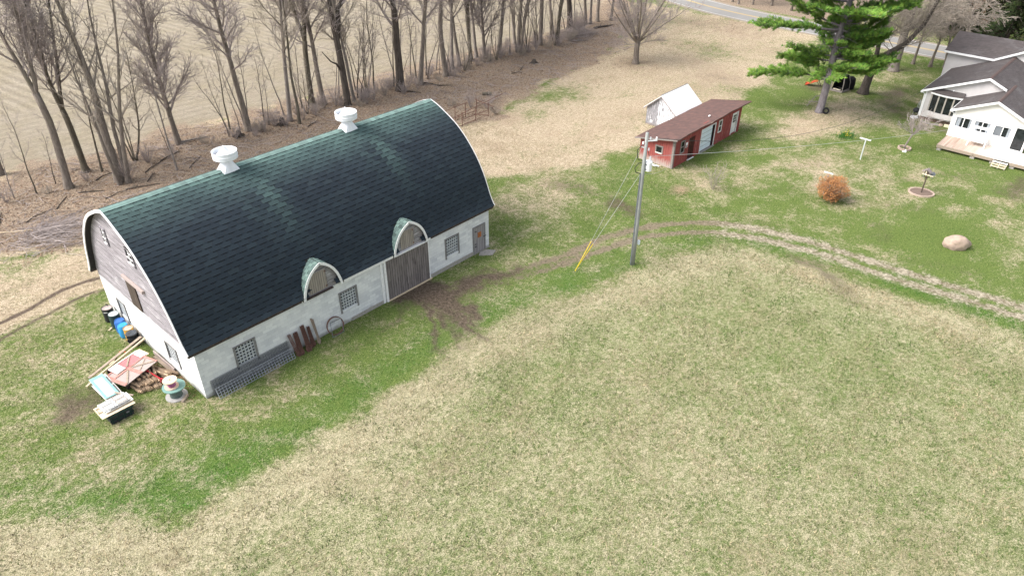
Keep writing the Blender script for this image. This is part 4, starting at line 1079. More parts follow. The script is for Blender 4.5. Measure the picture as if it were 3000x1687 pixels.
def slab_frame(cx, cy, z, rz, tilt=0):
    return Matrix.Translation((cx,cy,z)) @ Matrix.Rotation(rz,4,'Z') @ Matrix.Rotation(tilt,4,'Y')
def lbox(m, M, lo, hi):
    x0,y0,z0 = lo; x1,y1,z1 = hi
    vs = [tuple(M @ Vector(p)) for p in [(x0,y0,z0),(x1,y0,z0),(x1,y1,z0),(x0,y1,z0),(x0,y0,z1),(x1,y0,z1),(x1,y1,z1),(x0,y1,z1)]]
    m.mesh(vs, [(0,3,2,1),(4,5,6,7),(0,1,5,4),(1,2,6,5),(2,3,7,6),(3,0,4,7)])
def lbar(m, M, a, b, w, z0, h):
    A = Vector((a[0],a[1],0)); B = Vector((b[0],b[1],0)); d = (B-A).normalized(); s = Vector((-d.y,d.x,0))*w/2
    vs = []
    for z in (z0, z0+h):
        for q in (A-s, B-s, B+s, A+s): vs.append(tuple(M @ Vector((q.x,q.y,z))))
    m.mesh(vs, [(0,3,2,1),(4,5,6,7),(0,1,5,4),(1,2,6,5),(2,3,7,6),(3,0,4,7)])
def braced_door(name, label, M, l, w, panel, rail, brace, mid=True, field2=None):
    t = thing(name, label, 'old door', tuple(M.translation), 'old doors piled by the gable')
    m = MB(); lbox(m, M, (-l/2,-w/2,0),(l/2,w/2,.03)); m.build('door_panel', MAT[panel], t)
    m = MB(); b = .13
    lbox(m, M, (-l/2,-w/2,.031),(-l/2+b*1.3,w/2,.06)); lbox(m, M, (l/2-b*.7,-w/2,.031),(l/2,w/2,.06))
    if mid: lbox(m, M, (-.09,-w/2,.031),(.09,w/2,.062))
    lbox(m, M, (-l/2+b*1.3,w/2-b*.6,.031),(l/2-b*.7,w/2,.058)); 
    m.build('door_rail', MAT[rail], t)
    m = MB()
    if mid:
        lbar(m, M, (-l/2+.2,-w/2+.06), (-.13,w/2-.12), .085, .032, .03); lbar(m, M, (.14,w/2-.14), (l/2-.12,-w/2+.12), .085, .032, .03)
        lbar(m, M, (.14,-w/2+.24), (l/2-.14,w/2-.2), .04, .034, .02)
    else:
        lbar(m, M, (-l/2+.62,-w/2+.08), (l/2-.52,w/2-.10), .075, .032, .035)
    m.build('door_brace', MAT[brace], t)
    return t
# the piles are bedded on a dark skid so that nothing floats
m = MB()
for yy in (3.55, 4.15): m.box((-2.35,yy,0),(-.85,yy+.12,.36))
for xx in (-2.3,-1.6,-.95): m.box((xx,3.5,.36),(xx+.1,5.2,.44))
for yy in (4.9, 5.25): m.box((-2.55,yy,0),(-.9,yy+.1,.36))
tag(m.build('timber_skid', MAT['eave_dark'], None, (-1.6,4.3,0)), 'dark timber skid carrying the pile of old red doors', 'skid')
t1 = braced_door('barn_door', 'faded red plank barn door with two diagonal braces on top of the pile', slab_frame(-1.68,3.82,.64,R(19),-.02), 2.10, .92, 'pink_grey', 'pink_paint', 'lumber', True)
t2 = braced_door('barn_door', 'old half door with a rose panel, white ends and one diagonal brace', slab_frame(-1.62,4.90,.54,R(14),-.03), 1.72, .74, 'pink_bright', 'door_white', 'lumber', False)
M2 = slab_frame(-1.62,4.90,.54,R(14),-.03)
m = MB(); lbox(m, M2, (-.86,-.37,.064),(-.36,.35,.075)); lbox(m, M2, (.56,-.35,.064),(.78,.20,.074)); m.build('door_patch', MAT['door_white'], t2)
m = MB(); lbox(m, M2, (.60,-.37,-.03),(1.05,.40,-.004)); tag(m.build('plywood_offcut', MAT['ply'], None, (-.9,5.1,.5)), 'pale plywood offcut under the right end of the rose panelled door', 'plywood')
M3 = slab_frame(-1.95,4.50,.46,R(14),-.02)
t3 = braced_door('barn_door', 'lowest faded red plank door sticking out left under the others', M3, 1.7, .85, 'pink_grey', 'pink_paint', 'lumber', False)
m = MB(); M4 = slab_frame(-1.7,4.36,.57,R(20),.05); lbox(m, M4, (-.85,-.10,0),(.75,.06,.03)); tag(m.build('lumber_board', MAT['lumber'], None, (-1.7,4.3,.57)), 'narrow grey board slipped between the two red doors', 'board')

# firewood pile: each split log on its own, laid in the gap under the doors
rl = random.Random(4)
def log_mesh(ln, r):
    m = MB(); n = 9; ks = [1+.22*rl.uniform(-1,1) for _ in range(n)]; flat = rl.randrange(n)
    ks[flat] *= .62; ks[(flat+1)%n] *= .68
    rings = []
    for i in range(6):
        x = -ln/2+ln*i/5; w = [k*r*(1+.10*rl.uniform(-1,1)) for k in ks]
        rings.append([(x, math.cos(2*math.pi*j/n)*w[j], math.sin(2*math.pi*j/n)*w[j]) for j in range(n)])
    for i in range(5):
        for j in range(n): m.face([rings[i][j], rings[i][(j+1)%n], rings[i+1][(j+1)%n], rings[i+1][j]], 1 if j in (flat,(flat+n-1)%n) or rl.random() < .12 else 0)
    m.face(rings[0][::-1], 1); m.face(rings[-1], 1)
    return m
log_protos = []
def log(x, y, z, ln, r, yaw, label):
    o = log_mesh(ln, r).build('firewood_log', [MAT['bark_log'], MAT['log_wood']], None, (0,0,0))
    o.location = (x,y,z); o.rotation_euler = (rl.uniform(-1,1)*.4, rl.uniform(-.06,.06), yaw)
    tag(o, label, 'firewood', 'split firewood under the red doors')
LB = 'split firewood log in the pile beneath the faded red doors'
# two courses across the pile, ends towards the camera side
for c in range(9):
    f = c/8; x = -2.10+f*.98; y = 3.02-f*.28
    log(x, y+.22, .10+.0, rl.uniform(.85,1.1), rl.uniform(.075,.105), R(98-12*f+rl.uniform(-6,6)), LB)
for c in range(8):
    f = c/7; x = -2.02+f*.98; y = 3.10-f*.25
    log(x, y+.30, .27, rl.uniform(.75,1.0), rl.uniform(.07,.10), R(104-20*f+rl.uniform(-8,8)), LB)
for c in range(5):
    f = c/4; x = -1.75+f*.82; y = 3.28-f*.1
    log(x, y+.32, .42, rl.uniform(.6,.8), rl.uniform(.06,.085), R(100-25*f+rl.uniform(-10,10)), LB)
for (x, y, z, ln, yaw) in ((-.62,3.35,.16,1.5,112),(-.78,3.3,.30,1.3,108),(-.48,3.6,.12,1.9,113),(-.70,3.0,.12,.9,104),(-.55,3.15,.30,.8,110)):
    log(x, y, z, ln, .085, R(yaw), 'long split timber lying beside the firewood pile next to the spools')
m = MB(); m.bar((-1.20,3.55,.50),(-.98,2.62,.36),.06,.05); m.bar((-1.02,2.62,.36),(-.90,2.60,.34),.12,.10)
for k in range(5): m.bar((-.86-.045*k,2.60,.34),(-.90-.045*k,2.48,.27),.018,.02)
m.bar((-1.24,3.66,.54),(-1.20,3.55,.50),.10,.08)
tag(m.build('red_tool', MAT['red_tool'], None, (-1.1,3.1,.4)), 'bright red steel tool bar lying on the firewood logs', 'tool')
# long boards leaning low on the gable wall
m = MB(); m.bar((-.16,5.25,.18),(-.10,3.05,.16),.05,.24); tag(m.build('lumber_board', MAT['pink_grey'], None, (-.1,4.1,0)), 'worn pinkish board on edge along the foot of the gable wall', 'board')
m = MB(); m.bar((-.26,5.05,.05),(-.20,2.95,.05),.16,.07); tag(m.build('lumber_board', MAT['lumber'], None, (-.2,4.0,0)), 'grey board lying flat along the foot of the gable wall', 'board')
# dead leaves gathered between the pile and the gable wall
m = MB()
for i in range(700):
    x = rl.uniform(-.75,-.03); y = rl.gauss(3.1,1.0); s = rl.uniform(.03,.06); a = rl.uniform(0,6.3); z = rl.uniform(.012,.07)
    g = rl.random(); c = (.09+.16*g,.055+.10*g,.035+.055*g); ca, sa = math.cos(a)*s, math.sin(a)*s; h = rl.uniform(-.02,.02)
    m.face([(x-ca,y-sa,z),(x+sa*.6,y-ca*.6,z+h),(x+ca,y+sa,z),(x-sa*.6,y+ca*.6,z-h)], 0, c)
tag(m.build('dead_leaves', MAT['leaves'], None, (-.4,3.1,0)), None, None, None, 'stuff')

# teal framed white door and white panel doors on their own stacks
def panel_door(label, M, l, w, base, panels, frame=None, fw=.12, z0=0):
    t = thing('house_door', label, 'old door', tuple(M.translation), 'old house doors stacked on the dark bin')
    m = MB(); lbox(m, M, (-l/2,-w/2,z0),(l/2,w/2,z0+.04)); m.build('door_slab', MAT[base], t)
    if frame:
        m = MB(); lbox(m, M, (-l/2,-w/2,z0+.041),(-l/2+fw*1.6,w/2,z0+.055)); lbox(m, M, (l/2-fw*.8,-w/2,z0+.041),(l/2,w/2,z0+.055))
        lbox(m, M, (-l/2+fw*1.6,-w/2,z0+.041),(l/2-fw*.8,-w/2+fw,z0+.055)); lbox(m, M, (-l/2+fw*1.6,w/2-fw*.9,z0+.041),(l/2-fw*.8,w/2,z0+.055)); m.build('door_frame', MAT[frame], t)
    for (a, b, c, d, mt) in panels:
        m = MB(); lbox(m, M, (a,c,z0+.041),(b,d,z0+.047)); p = m.build('door_panel', MAT[mt], t)
        m = MB(); e = .022
        lbox(m, M, (a-e,c-e,z0+.041),(b+e,c,z0+.058)); lbox(m, M, (a-e,d,z0+.041),(b+e,d+e,z0+.058)); lbox(m, M, (a-e,c,z0+.041),(a,d,z0+.058)); lbox(m, M, (b,c,z0+.041),(b+e,d,z0+.058)); m.build('panel_moulding', MAT['frame_grey'], p)
    return t
Mt = slab_frame(-3.22,3.86,.52,R(-90.5),.03)
panel_door('white door with a pale teal border lying on the stack nearest the bare soil', Mt, 1.95, .66, 'door_white', [], 'teal', .13, .05)
panel_door('plain white door under the teal bordered one', slab_frame(-3.12,3.84,.49,R(-90.5),.03), 2.02, .72, 'door_white', [(-.7,-.1,.26,.30,'frame_grey'),(.1,.8,.26,.30,'frame_grey')])
m = MB(); lbox(m, slab_frame(-3.42,3.55,.42,R(-88),.03), (-.95,-.14,0),(.95,.10,.035)); tag(m.build('lumber_board', MAT['door_white'], None, (-3.4,3.5,.4)), 'white painted board jutting out under the teal bordered door', 'board')
m = MB()
for yy in (3.1, 3.85, 4.5): m.box((-3.5,yy,0),(-2.9,yy+.14,.44))
m.box((-3.5,3.0,.44),(-3.42,4.75,.485)); m.box((-2.98,3.0,.44),(-2.9,4.75,.485))
tag(m.build('timber_skid', MAT['eave_dark'], None, (-3.2,3.8,0)), 'dark timber skid under the teal bordered door', 'skid')
Mw = slab_frame(-3.40,2.26,.60,R(2),.0)
panel_door('white door with two pinkish beige panels on top of the dark green bin', Mw, 1.26, .72, 'door_white', [(-.52,-.10,.05,.30,'door_white'),(-.52,-.10,-.30,-.05,'door_white'),(.06,.52,.05,.30,'door_beige'),(.06,.52,-.30,-.05,'door_beige')], None, .1, .055)
panel_door('white door lying second from the top on the dark green bin', slab_frame(-3.32,2.20,.565,R(1),.0), 1.32, .76, 'door_white', [(-.4,.5,-.35,-.33,'frame_grey')], None, .1, .04)
m = MB(); lbox(m, slab_frame(-3.42,2.14,.53,R(0),0), (-.82,-.52,0),(.74,.52,.022)); tag(m.build('plywood_sheet', MAT['ply'], None, (-3.42,2.14,.53)), 'tan plywood sheet sticking out left under the white doors', 'plywood')
m = MB(); M5 = slab_frame(-3.98,2.36,.565,R(4),0); lbox(m, M5, (-.22,-.26,0),(.1,-.20,.03)); lbox(m, M5, (-.22,.12,0),(.1,.17,.03)); lbox(m, M5, (-.24,-.26,0),(-.20,.17,.03))
tag(m.build('slat_tray', MAT['lumber_pale'], None, (-3.98,2.36,.56)), 'small open frame of pale slats at the left end of the plywood', 'frame')
m = MB(); lbox(m, slab_frame(-2.80,2.62,.57,R(-58),0), (-.5,-.05,0),(.52,.05,.035)); tag(m.build('lumber_board', MAT['lumber'], None, (-2.8,2.6,.57)), 'short tan board across the right edge of the white doors', 'board')
bt = thing('storage_bin', 'dark green plastic bin under the plywood and white doors', 'bin', (-3.4,1.95,0))
m = MB(); m.box((-3.95,1.62,.0),(-2.88,2.45,.42)); m.build('bin_body', MAT['black_plastic'], bt)
m = MB(); m.box((-4.0,1.57,.42),(-2.83,2.5,.49)); m.box((-3.97,1.585,.16),(-2.86,1.618,.24)); m.build('bin_rim', MAT['bin_green'], bt)
for k in range(4):
    m = MB(); m.box((-3.9+k*.28,1.57,.02),(-3.84+k*.28,1.617,.42)); m.build('bin_rib', MAT['bin_green'], bt)
m = MB(); m.box((-3.20,1.575,.26),(-3.0,1.615,.32)); m.build('bin_sticker', MAT['frame_grey'], bt)

# cable spools
def spool(x, y, z, rb, rt, h, rc, mb, mt_, mc, label, tilt=None):
    t = thing('cable_spool', label, 'cable spool', (x,y,z), 'cable spools stacked by the gable')
    m = MB(); m.lathe([(rb,0),(rb,.055)], (x,y,z), 40); m.build('spool_flange', MAT[mb], t)
    m = MB(); m.lathe([(rc,.055),(rc*.96,h*.5),(rc,h-.055)], (x,y,z), 28, cap0=False, cap1=False); m.build('spool_core', MAT[mc], t)
    m = MB(); m.lathe([(rt,h-.055),(rt,h)], (x,y,z), 40); to = m.build('spool_flange', MAT[mt_], t)
    m = MB(); m.lathe([(.035,h+.002),(.001,h+.003)], (x,y,z), 12, cap0=False)
    for k in range(3):
        a = R(40+120*k); m.lathe([(.018,h+.002),(.001,h+.003)], (x+.10*math.cos(a),y+.10*math.sin(a),z), 8, cap0=False)
    m.build('spool_hole', MAT['black_void'], to)
    return t
spool(-.90, 1.30, 0, .52, .54, .66, .30, 'spool_grey', 'spool_green', 'spool_drum', 'large grey cable spool with a faded green top beside the barn corner')
sp = spool(-.98, 1.32, .66, .33, .34, .44, .16, 'spool_top', 'spool_top', 'pink_cord', 'small tan cable spool wound with pink twine on the green spool')
rs_ = random.Random(9); m = MB()
for k in range(34):
    a = rs_.uniform(0,6.28); z = .66+rs_.uniform(.08,.34); q = .17+rs_.uniform(0,.05)
    m.tube([(-.98+q*math.cos(a+d), 1.32+q*math.sin(a+d), z+.05*math.sin(d*3+k)) for d in np.linspace(0, 1.6, 7)], .011, 4, cap=False)
m.build('twine', MAT['pink_cord'], sp)
m = MB(); m.bar((-.95,.62,.055),(-.52,.92,.055),.13,.11); tag(m.build('wood_block', MAT['lumber'], None, (-.75,.75,0)), 'squared tan timber block wedged against the large spool', 'block')
# ------------------------------------------------------------------ utility pole with its lines
PX, PY = 24.80, -8.30
pole = thing('utility_pole', 'weathered grey wooden utility pole with a white transformer can beside the dirt track', 'utility pole', (PX,PY,0))
m = MB(); m.tube([(PX,PY,-.1),(PX,PY,3),(PX-.01,PY,6),(PX-.02,PY-.02,8.9)], [.135,.127,.112,.095], 14); m.build('pole_shaft', MAT['pole_wood'], pole, smooth=True)
m = MB(); m.box((PX-.155,PY+.03,.0),(PX-.125,PY+.10,6.35)); m.build('cable_conduit', MAT['steel_grey'], pole)
m = MB(); cx, cy = PX+.26, PY-.17
m.lathe([(.19,6.50),(.21,6.52),(.215,7.0),(.225,7.01),(.225,7.05),(.20,7.09),(.05,7.14),(.001,7.15)], (cx,cy,0), 26); cn = m.build('transformer_can', MAT['can_white'], pole)
m = MB(); m.lathe([(.045,7.12),(.06,7.16),(.045,7.20),(.06,7.24),(.045,7.28),(.06,7.32),(.03,7.38),(.001,7.39)], (cx+.08,cy-.02,0), 12); m.build('bushing', MAT['ceramic'], cn)
m = MB(); m.box((cx-.24,cy-.02,6.6),(cx-.1,cy+.18,6.66)); m.box((cx-.24,cy-.02,6.9),(cx-.1,cy+.18,6.96)); m.build('can_bracket', MAT['steel_grey'], cn)
m = MB(); m.bar((PX-.02,PY-.1,8.42),(PX+.42,PY-.46,8.42),.06,.06); m.bar((PX-.1,PY+.05,8.0),(PX-.22,PY+.2,8.05),.05,.05); m.build('pole_bracket', MAT['ceramic'], pole)
for (x, y, z) in ((PX+.16,PY-.16,8.46),(PX+.40,PY-.42,8.46),(PX-.16,PY+.10,8.2),(PX+.10,PY-.16,7.8)):
    m = MB(); m.lathe([(.03,0),(.055,.03),(.03,.06),(.055,.09),(.03,.12),(.05,.15),(.001,.18)], (x,y,z), 10); m.build('insulator', MAT['ceramic'], pole)
m = MB(); m.tube([(PX-.13,PY+.1,8.2),(PX-.42,PY+.26,7.9),(PX-.40,PY+.24,7.45),(PX-.30,PY+.22,7.25),(PX+.05,PY-.05,7.12)], .022, 6)
m.tube([(PX-.13,PY+.06,6.35),(PX-.36,PY+.26,6.45),(PX-.46,PY+.30,6.75),(PX-.26,PY+.20,7.02),(PX+.1,PY-.1,7.05)], .022, 6)
m.tube([(PX+.1,PY-.16,7.75),(PX+.30,PY-.05,7.6),(PX+.28,PY-.14,7.4)], .018, 6)
m.build('jumper_cable', MAT['wire_dark'], pole)
m = MB(); m.box((PX+.14,PY-.22,1.46),(PX+.26,PY-.08,1.74)); m.build('meter_box', MAT['garage_white'], pole)
def cable(a, b, sag, r, mat, name, label, parent=None, n=28):
    m = MB(); A = np.array(a); B = np.array(b)
    P = [tuple(A+(B-A)*f-np.array((0,0,4*sag*f*(1-f)))) for f in np.linspace(0, 1, n)]
    m.tube(P, r, 4)
    o = m.build(name, MAT[mat], parent, a if parent is None else None)
    if parent is None: tag(o, label, 'cable')
    return o
cable((PX+.40,PY-.42,8.55),(64.35,-12.85,2.55), 1.75, .015, 'wire_dark', 'overhead_wire', 'dark sagging overhead wire from the pole top towards the house corner')
cable((PX+.34,PY-.2,7.38),(60.62,-16.72,.95), .25, .013, 'wire_pale', 'overhead_wire', 'pale straight overhead wire from the transformer can to the house deck corner')
cable((PX+.12,PY-.10,6.30),(38.9,-2.4,.5), .25, .008, 'wire_pale', 'overhead_wire', 'thin pale wire from below the can to the red shed corner')
AN = (21.65,-6.11,.02)
for (z, nm) in ((8.15, 'upper'), (6.30, 'lower')):
    a = np.array((PX-.12, PY+.1, z)); b = np.array(AN)+np.array((0,0,0 if z > 7 else .03))
    d = a-b; L_ = np.linalg.norm(d)
    t = thing('guy_wire', nm+' guy wire of the utility pole ending in a yellow guard by the track', 'guy wire', AN, 'guy wires of the utility pole')
    m = MB(); m.tube([tuple(b), tuple(a)], .010, 4); m.build('wire', MAT['wire_pale'], t)
    m = MB(); k = 2.25 if z > 7 else 2.1; m.tube([tuple(b), tuple(b+d/L_*k)], .026, 8); m.build('guard', MAT['guard_yellow'], t)

# ------------------------------------------------------------------ red shed
SX0, SX1, SY0, SY1 = 39.0, 50.05, -2.30, .85
ZF, ZB = 2.62, 2.0
sh_ = thing('red_shed', 'long low red board shed with a maroon single slope roof and a white garage door', 'shed', (SX0,SY0,0))
zr = lambda y: ZF+(ZB-ZF)*(y-SY0)/(SY1-SY0)
m = MB()
ops = [(40.02,40.56,1.0,1.98),(41.32,42.24,.05,1.92),(43.25,45.50,.08,2.03),(46.12,46.62,1.02,2.03),(48.58,49.48,.12,1.98)]
wall_x(m, SX0+.1, SX1, SY0, SY0+.1, .0, ZF-.06, ops)
m.build('front_wall', MAT['shed_red'], sh_)
m = MB(); m.prism([(SY0,0),(SY1,0),(SY1,ZB-.06),(SY0,ZF-.06)], 0, SX0, SX0+.1); m.build('end_wall', MAT['shed_end'], sh_)
m = MB(); m.prism([(SY0+.1,0),(SY1,0),(SY1,ZB-.06),(SY0+.1,ZF-.08)], 0, SX1-.1, SX1); m.box((SX0+.1,SY1-.1,0),(SX1-.1,SY1,ZB-.06)); m.build('back_wall', MAT['shed_red'], sh_)
m = MB(); m.box((SX0-.02,SY0-.03,0),(SX0+.16,SY0-.002,ZF-.05)); m.box((SX0-.03,SY0-.03,0),(SX0-.002,SY0+.14,ZF-.05)); m.build('corner_board', MAT['grey_wood'], sh_)
m = MB(); m.box((SX1-.2,SY0-.03,0),(SX1,SY0-.002,ZF-.2)); m.build('corner_board', MAT['shed_red'], sh_)
m = MB(); xa, xb = SX0-.45, SX1+.75; ya, yb = SY0-.45, SY1+.30; sl = (ZB-ZF)/(SY1-SY0)
za, zb2 = ZF+sl*(ya-SY0), ZF+sl*(yb-SY0)
# gently waved roof sheet with thickness
nxs = 24
for i in range(nxs):
    x0 = xa+(xb-xa)*i/nxs; x1 = xa+(xb-xa)*(i+1)/nxs
    wv = lambda x: .025*math.sin(x*1.1)+.02*math.sin(x*2.7)-.03*math.exp(-((x-44.5)/2.2)**2)
    m.face([(x0,ya,za+wv(x0)),(x1,ya,za+wv(x1)),(x1,yb,zb2+wv(x1)*.5),(x0,yb,zb2+wv(x0)*.5)])
    m.face([(x0,ya,za+wv(x0)-.09),(x1,ya,za+wv(x1)-.09),(x1,yb,zb2+wv(x1)*.5-.09),(x0,yb,zb2+wv(x0)*.5-.09)])
    m.face([(x0,ya,za+wv(x0)),(x1,ya,za+wv(x1)),(x1,ya,za+wv(x1)-.09),(x0,ya,za+wv(x0)-.09)])
m.face([(xa,ya,za),(xa,yb,zb2),(xa,yb,zb2-.09),(xa,ya,za-.09)]); m.face([(xb,ya,za),(xb,yb,zb2),(xb,yb,zb2-.09),(xb,ya,za-.09)])
rf = m.build('roof', MAT['shed_roof'], sh_)
m = MB(); m.box((xa-.03,ya+.02,za-.13),(xa-.002,yb,zb2-.10)) if False else m.prism([(ya,za-.11),(yb,zb2-.11),(yb,zb2+.0),(ya,za+.0)], 0, xa-.03, xa-.003)
m.build('roof_edge_board', MAT['grey_wood'], rf)
m = MB(); m.obox((45.3,-1.7,2.585),(.32,.14,.02),(-.19,0,.3)); m.build('roof_patch', MAT['tin_white'], rf)
m = MB(); m.box((43.7,ya-.02,za-.10),(44.1,ya-.003,za-.05)); m.box((49.6,SY0-.05,ZF-.35),(49.75,SY0-.004,ZF-.25)); m.build('eave_scrap', MAT['lumber'], rf)
def shed_window(x0, x1, z0, z1, y):
    m = MB(); w = .085
    m.box((x0-.05,y-.04,z0-.04),(x0+w-.05,y-.002,z1+.05)); m.box((x1-w+.05,y-.04,z0-.04),(x1+.05,y-.002,z1+.05)); m.box((x0+w-.05,y-.04,z1-.03),(x1-w+.05,y-.002,z1+.05)); m.box((x0+w-.05,y-.05,z0-.04),(x1-w+.05,y-.002,z0+.05)); zc = (z0+z1)/2; m.box((x0+w-.05,y-.03,zc-.03),(x1-w+.05,y+.01,zc+.03))
    wo = m.build('window', MAT['grey_wood'] if x0 < 41 else MAT['door_white'], sh_)
    m = MB(); m.box((x0,y+.03,z0),(x1,y+.05,z1)); m.build('pane', MAT['dark_glass'], wo)
shed_window(40.02, 40.56, 1.0, 1.98, SY0); shed_window(46.12, 46.62, 1.02, 2.03, SY0)
m = MB(); m.box((41.32,SY0+.03,.10),(42.24,SY0+.07,1.92)); d_ = m.build('dark_door', MAT['dark_door'], sh_)
m = MB()
for i in range(2):
    for k in range(3): m.box((41.40+.42*i,SY0+.018,.24+.55*k),(41.72+.42*i,SY0+.028,.66+.55*k))
m.build('door_panels', MAT['dark_door'], d_)
m = MB(); m.box((41.30,SY0-.10,.0),(42.28,SY0+.10,.05)); m.build('doorstep', MAT['tin_white'], d_)
m = MB(); m.box((43.33,SY0+.05,.10),(45.12,SY0+.09,2.0)); g_ = m.build('garage_door', MAT['garage_white'], sh_)
m = MB()
for z in (.48,.86,1.24,1.62): m.box((43.33,SY0+.043,z),(45.12,SY0+.0495,z+.022))
m.build('door_groove', MAT['frame_grey'], g_)
m = MB(); m.box((45.12,SY0+.06,.08),(45.50,SY0+.098,2.03)); m.build('dark_opening', MAT['black_void'], sh_)
m = MB(); m.box((43.17,SY0-.035,.05),(43.27,SY0-.002,2.10)); m.box((45.47,SY0-.035,.05),(45.57,SY0-.002,2.10)); m.box((43.27,SY0-.035,2.02),(45.47,SY0-.002,2.10)); m.build('garage_frame', MAT['trim_white'], sh_)
m = MB(); m.box((43.2,SY0-.12,0),(45.6,SY0+.05,.08)); m.build('garage_sill', MAT['stone'], sh_)
m = MB(); m.box((48.62,SY0+.03,.15),(49.44,SY0+.07,1.96)); w_ = m.build('white_door', MAT['door_white'], sh_)
m = MB()
for i in range(2):
    for k in range(3): m.box((48.76+.29*i,SY0+.018,1.12+.24*k),(49.0+.29*i,SY0+.029,1.32+.24*k))
m.build('door_glass', MAT['pane_grey'], w_)
m = MB(); m.box((48.50,SY0-.03,.10),(48.62,SY0-.002,2.03)); m.box((49.44,SY0-.03,.10),(49.55,SY0-.002,2.03)); m.box((48.62,SY0-.03,1.95),(49.44,SY0-.002,2.03)); m.build('door_frame', MAT['trim_white'], w_)
m = MB(); m.lathe([(.03,0),(.04,.03),(.001,.05)], (0,0,0), 10, M=Matrix.Translation((49.36,SY0+.02,1.0)) @ Matrix.Rotation(R(90),4,'X')); m.build('handle', MAT['black_plastic'], w_)
m = MB(); m.box((40.80,SY0-.022,1.26),(41.10,SY0-.003,1.68)); sg = m.build('notice_board', MAT['tin_white'], sh_)
m = MB(); m.box((40.83,SY0-.026,1.28),(40.94,SY0-.0225,1.44)); m.box((40.96,SY0-.026,1.28),(41.07,SY0-.0225,1.44)); m.box((40.83,SY0-.026,1.48),(41.07,SY0-.0225,1.50)); m.build('notice_marks', MAT['frame_grey'], sg)
# small square window in the end wall
m = MB(); a, b, z0, z1 = -1.20, -.70, 1.05, 1.53
m.box((SX0-.035,a-.12,z0-.06),(SX0-.002,a,z1+.12)); m.box((SX0-.035,b,z0-.06),(SX0-.002,b+.10,z1+.12)); m.box((SX0-.035,a,z1),(SX0-.002,b,z1+.12)); wo = m.build('window', MAT['grey_wood'], sh_)
m = MB(); m.box((SX0-.06,a-.04,z0-.09),(SX0-.002,b+.06,z0)); m.build('sill', MAT['door_white'], wo)
m = MB(); m.box((SX0-.012,a,z0),(SX0-.002,b,z1)); m.build('pane', MAT['dark_glass'], wo)
for (x, y, l, yaw, mt, lb) in ((38.62,-.95,.9,88,'door_white','short white board lying against the end wall of the red shed'),(38.70,-1.25,.45,95,'lumber_pale','short tan board beside the white one by the red shed'),(38.50,-.85,.6,80,'door_white','white board farthest out by the end wall of the red shed')):
    m = MB(); m.obox((x,y,.05+.02*(mt=='door_white')),(l,.13,.05),(0,.03,R(yaw))); tag(m.build('scrap_board', MAT[mt], None, (x,y,0)), lb, 'board', 'boards by the shed end')

# ------------------------------------------------------------------ white shed
wsx0, wsx1, wy0, wy1, wze, wzr = 45.95, 50.0, 1.95, 4.85, 1.72, 2.92
ws = thing('white_shed', 'small weathered white board shed with a bright white metal gable roof behind the red shed', 'shed', (wsx0,wy0,0))
yc = (wy0+wy1)/2
for xa_, nm in ((wsx0, 'gable_wall'), (wsx1-.1, 'gable_wall')):
    m = MB(); m.prism([(wy0,0),(wy1,0),(wy1,wze),(yc,wzr-.05),(wy0,wze)], 0, xa_, xa_+.1); m.build(nm, MAT['white_boards'], ws)
m = MB(); m.box((wsx0+.1,wy0,0),(wsx1-.1,wy0+.1,wze-.02)); m.box((wsx0+.1,wy1-.1,0),(wsx1-.1,wy1,wze-.02)); m.build('side_wall', MAT['white_boards'], ws)
m = MB(); sl = (wzr-wze)/(wy1-yc); o = .28; xa, xb = wsx0-.18, wsx1+.22
for sg_ in (-1, 1):
    e = (yc+sg_*(wy1-yc+o), wze-sl*o); p = (yc, wzr)
    m.prism([e, p, (p[0],p[1]+.06), (e[0],e[1]+.06)], 0, xa, xb)
wr = m.build('roof', MAT['tin_white'], ws)
m = MB()
for sg_ in (-1, 1):
    e = (yc+sg_*(wy1-yc+o), wze-sl*o-.004); p = (yc, wzr-.004)
    m.prism([e, p, (p[0],p[1]-.09), (e[0],e[1]-.09)], 0, xa-.02, xa+.02); m.prism([e, p, (p[0],p[1]-.09), (e[0],e[1]-.09)], 0, xb-.02, xb+.02)
m.build('roof_rake', MAT['grey_wood'], wr)
m = MB(); m.box((xa,yc+.01,wzr+.06),(xb,yc+.10,wzr+.085)); m.build('ridge_strip', MAT['frame_grey'], wr)
m = MB(); m.box((wsx0-.012,4.15,.26),(wsx0-.002,4.40,.48)); m.build('wall_plate', MAT['tin_white'], ws)
m = MB(); m.box((wsx0-.03,wy0,0),(wsx0-.002,wy1,.14)); m.build('base_board', MAT['grey_wood'], ws)

# ------------------------------------------------------------------ the house
def m_deck():
    t = NT('pale_deck_board'); s = t.sep(t.pos()); k = t.math('DIVIDE', s[1], .145); fr = t.math('FRACT', k); fl = t.math('FLOOR', k)
    rnd = t.noise(t.comb(t.math('MULTIPLY', fl, 4.1), t.math('MULTIPLY', s[0], .15)), 1.3, 2); n = t.noise(t.comb(t.math('MULTIPLY', s[1], 30), t.math('MULTIPLY', s[0], 1.5)), 1, 5)
    col = t.ramp(t.math('ADD', t.math('MULTIPLY', rnd, .7), t.math('MULTIPLY', n, .35)), [(.35, (.30,.215,.17)), (.65, (.50,.39,.32))])
    col = t.mix(t.math('SUBTRACT', 1, t.smooth(s[1], -21.5, -18.2)), col, (.68,.61,.54))  # boards whiten towards one end: overexposed light put into the colour
    col = t.mix(t.smooth(fr, 0, .10), (.20,.14,.11), col); t.bump(fr, .2, .005)
    return t.out(col, .85)
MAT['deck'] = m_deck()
H = thing('house', 'white sided farmhouse with brown shingle gables, a bow window and a sunroom facing the deck', 'house', (64.5,-13.2,0))
HY0, HY1 = -22.5, -13.2       # outer side walls
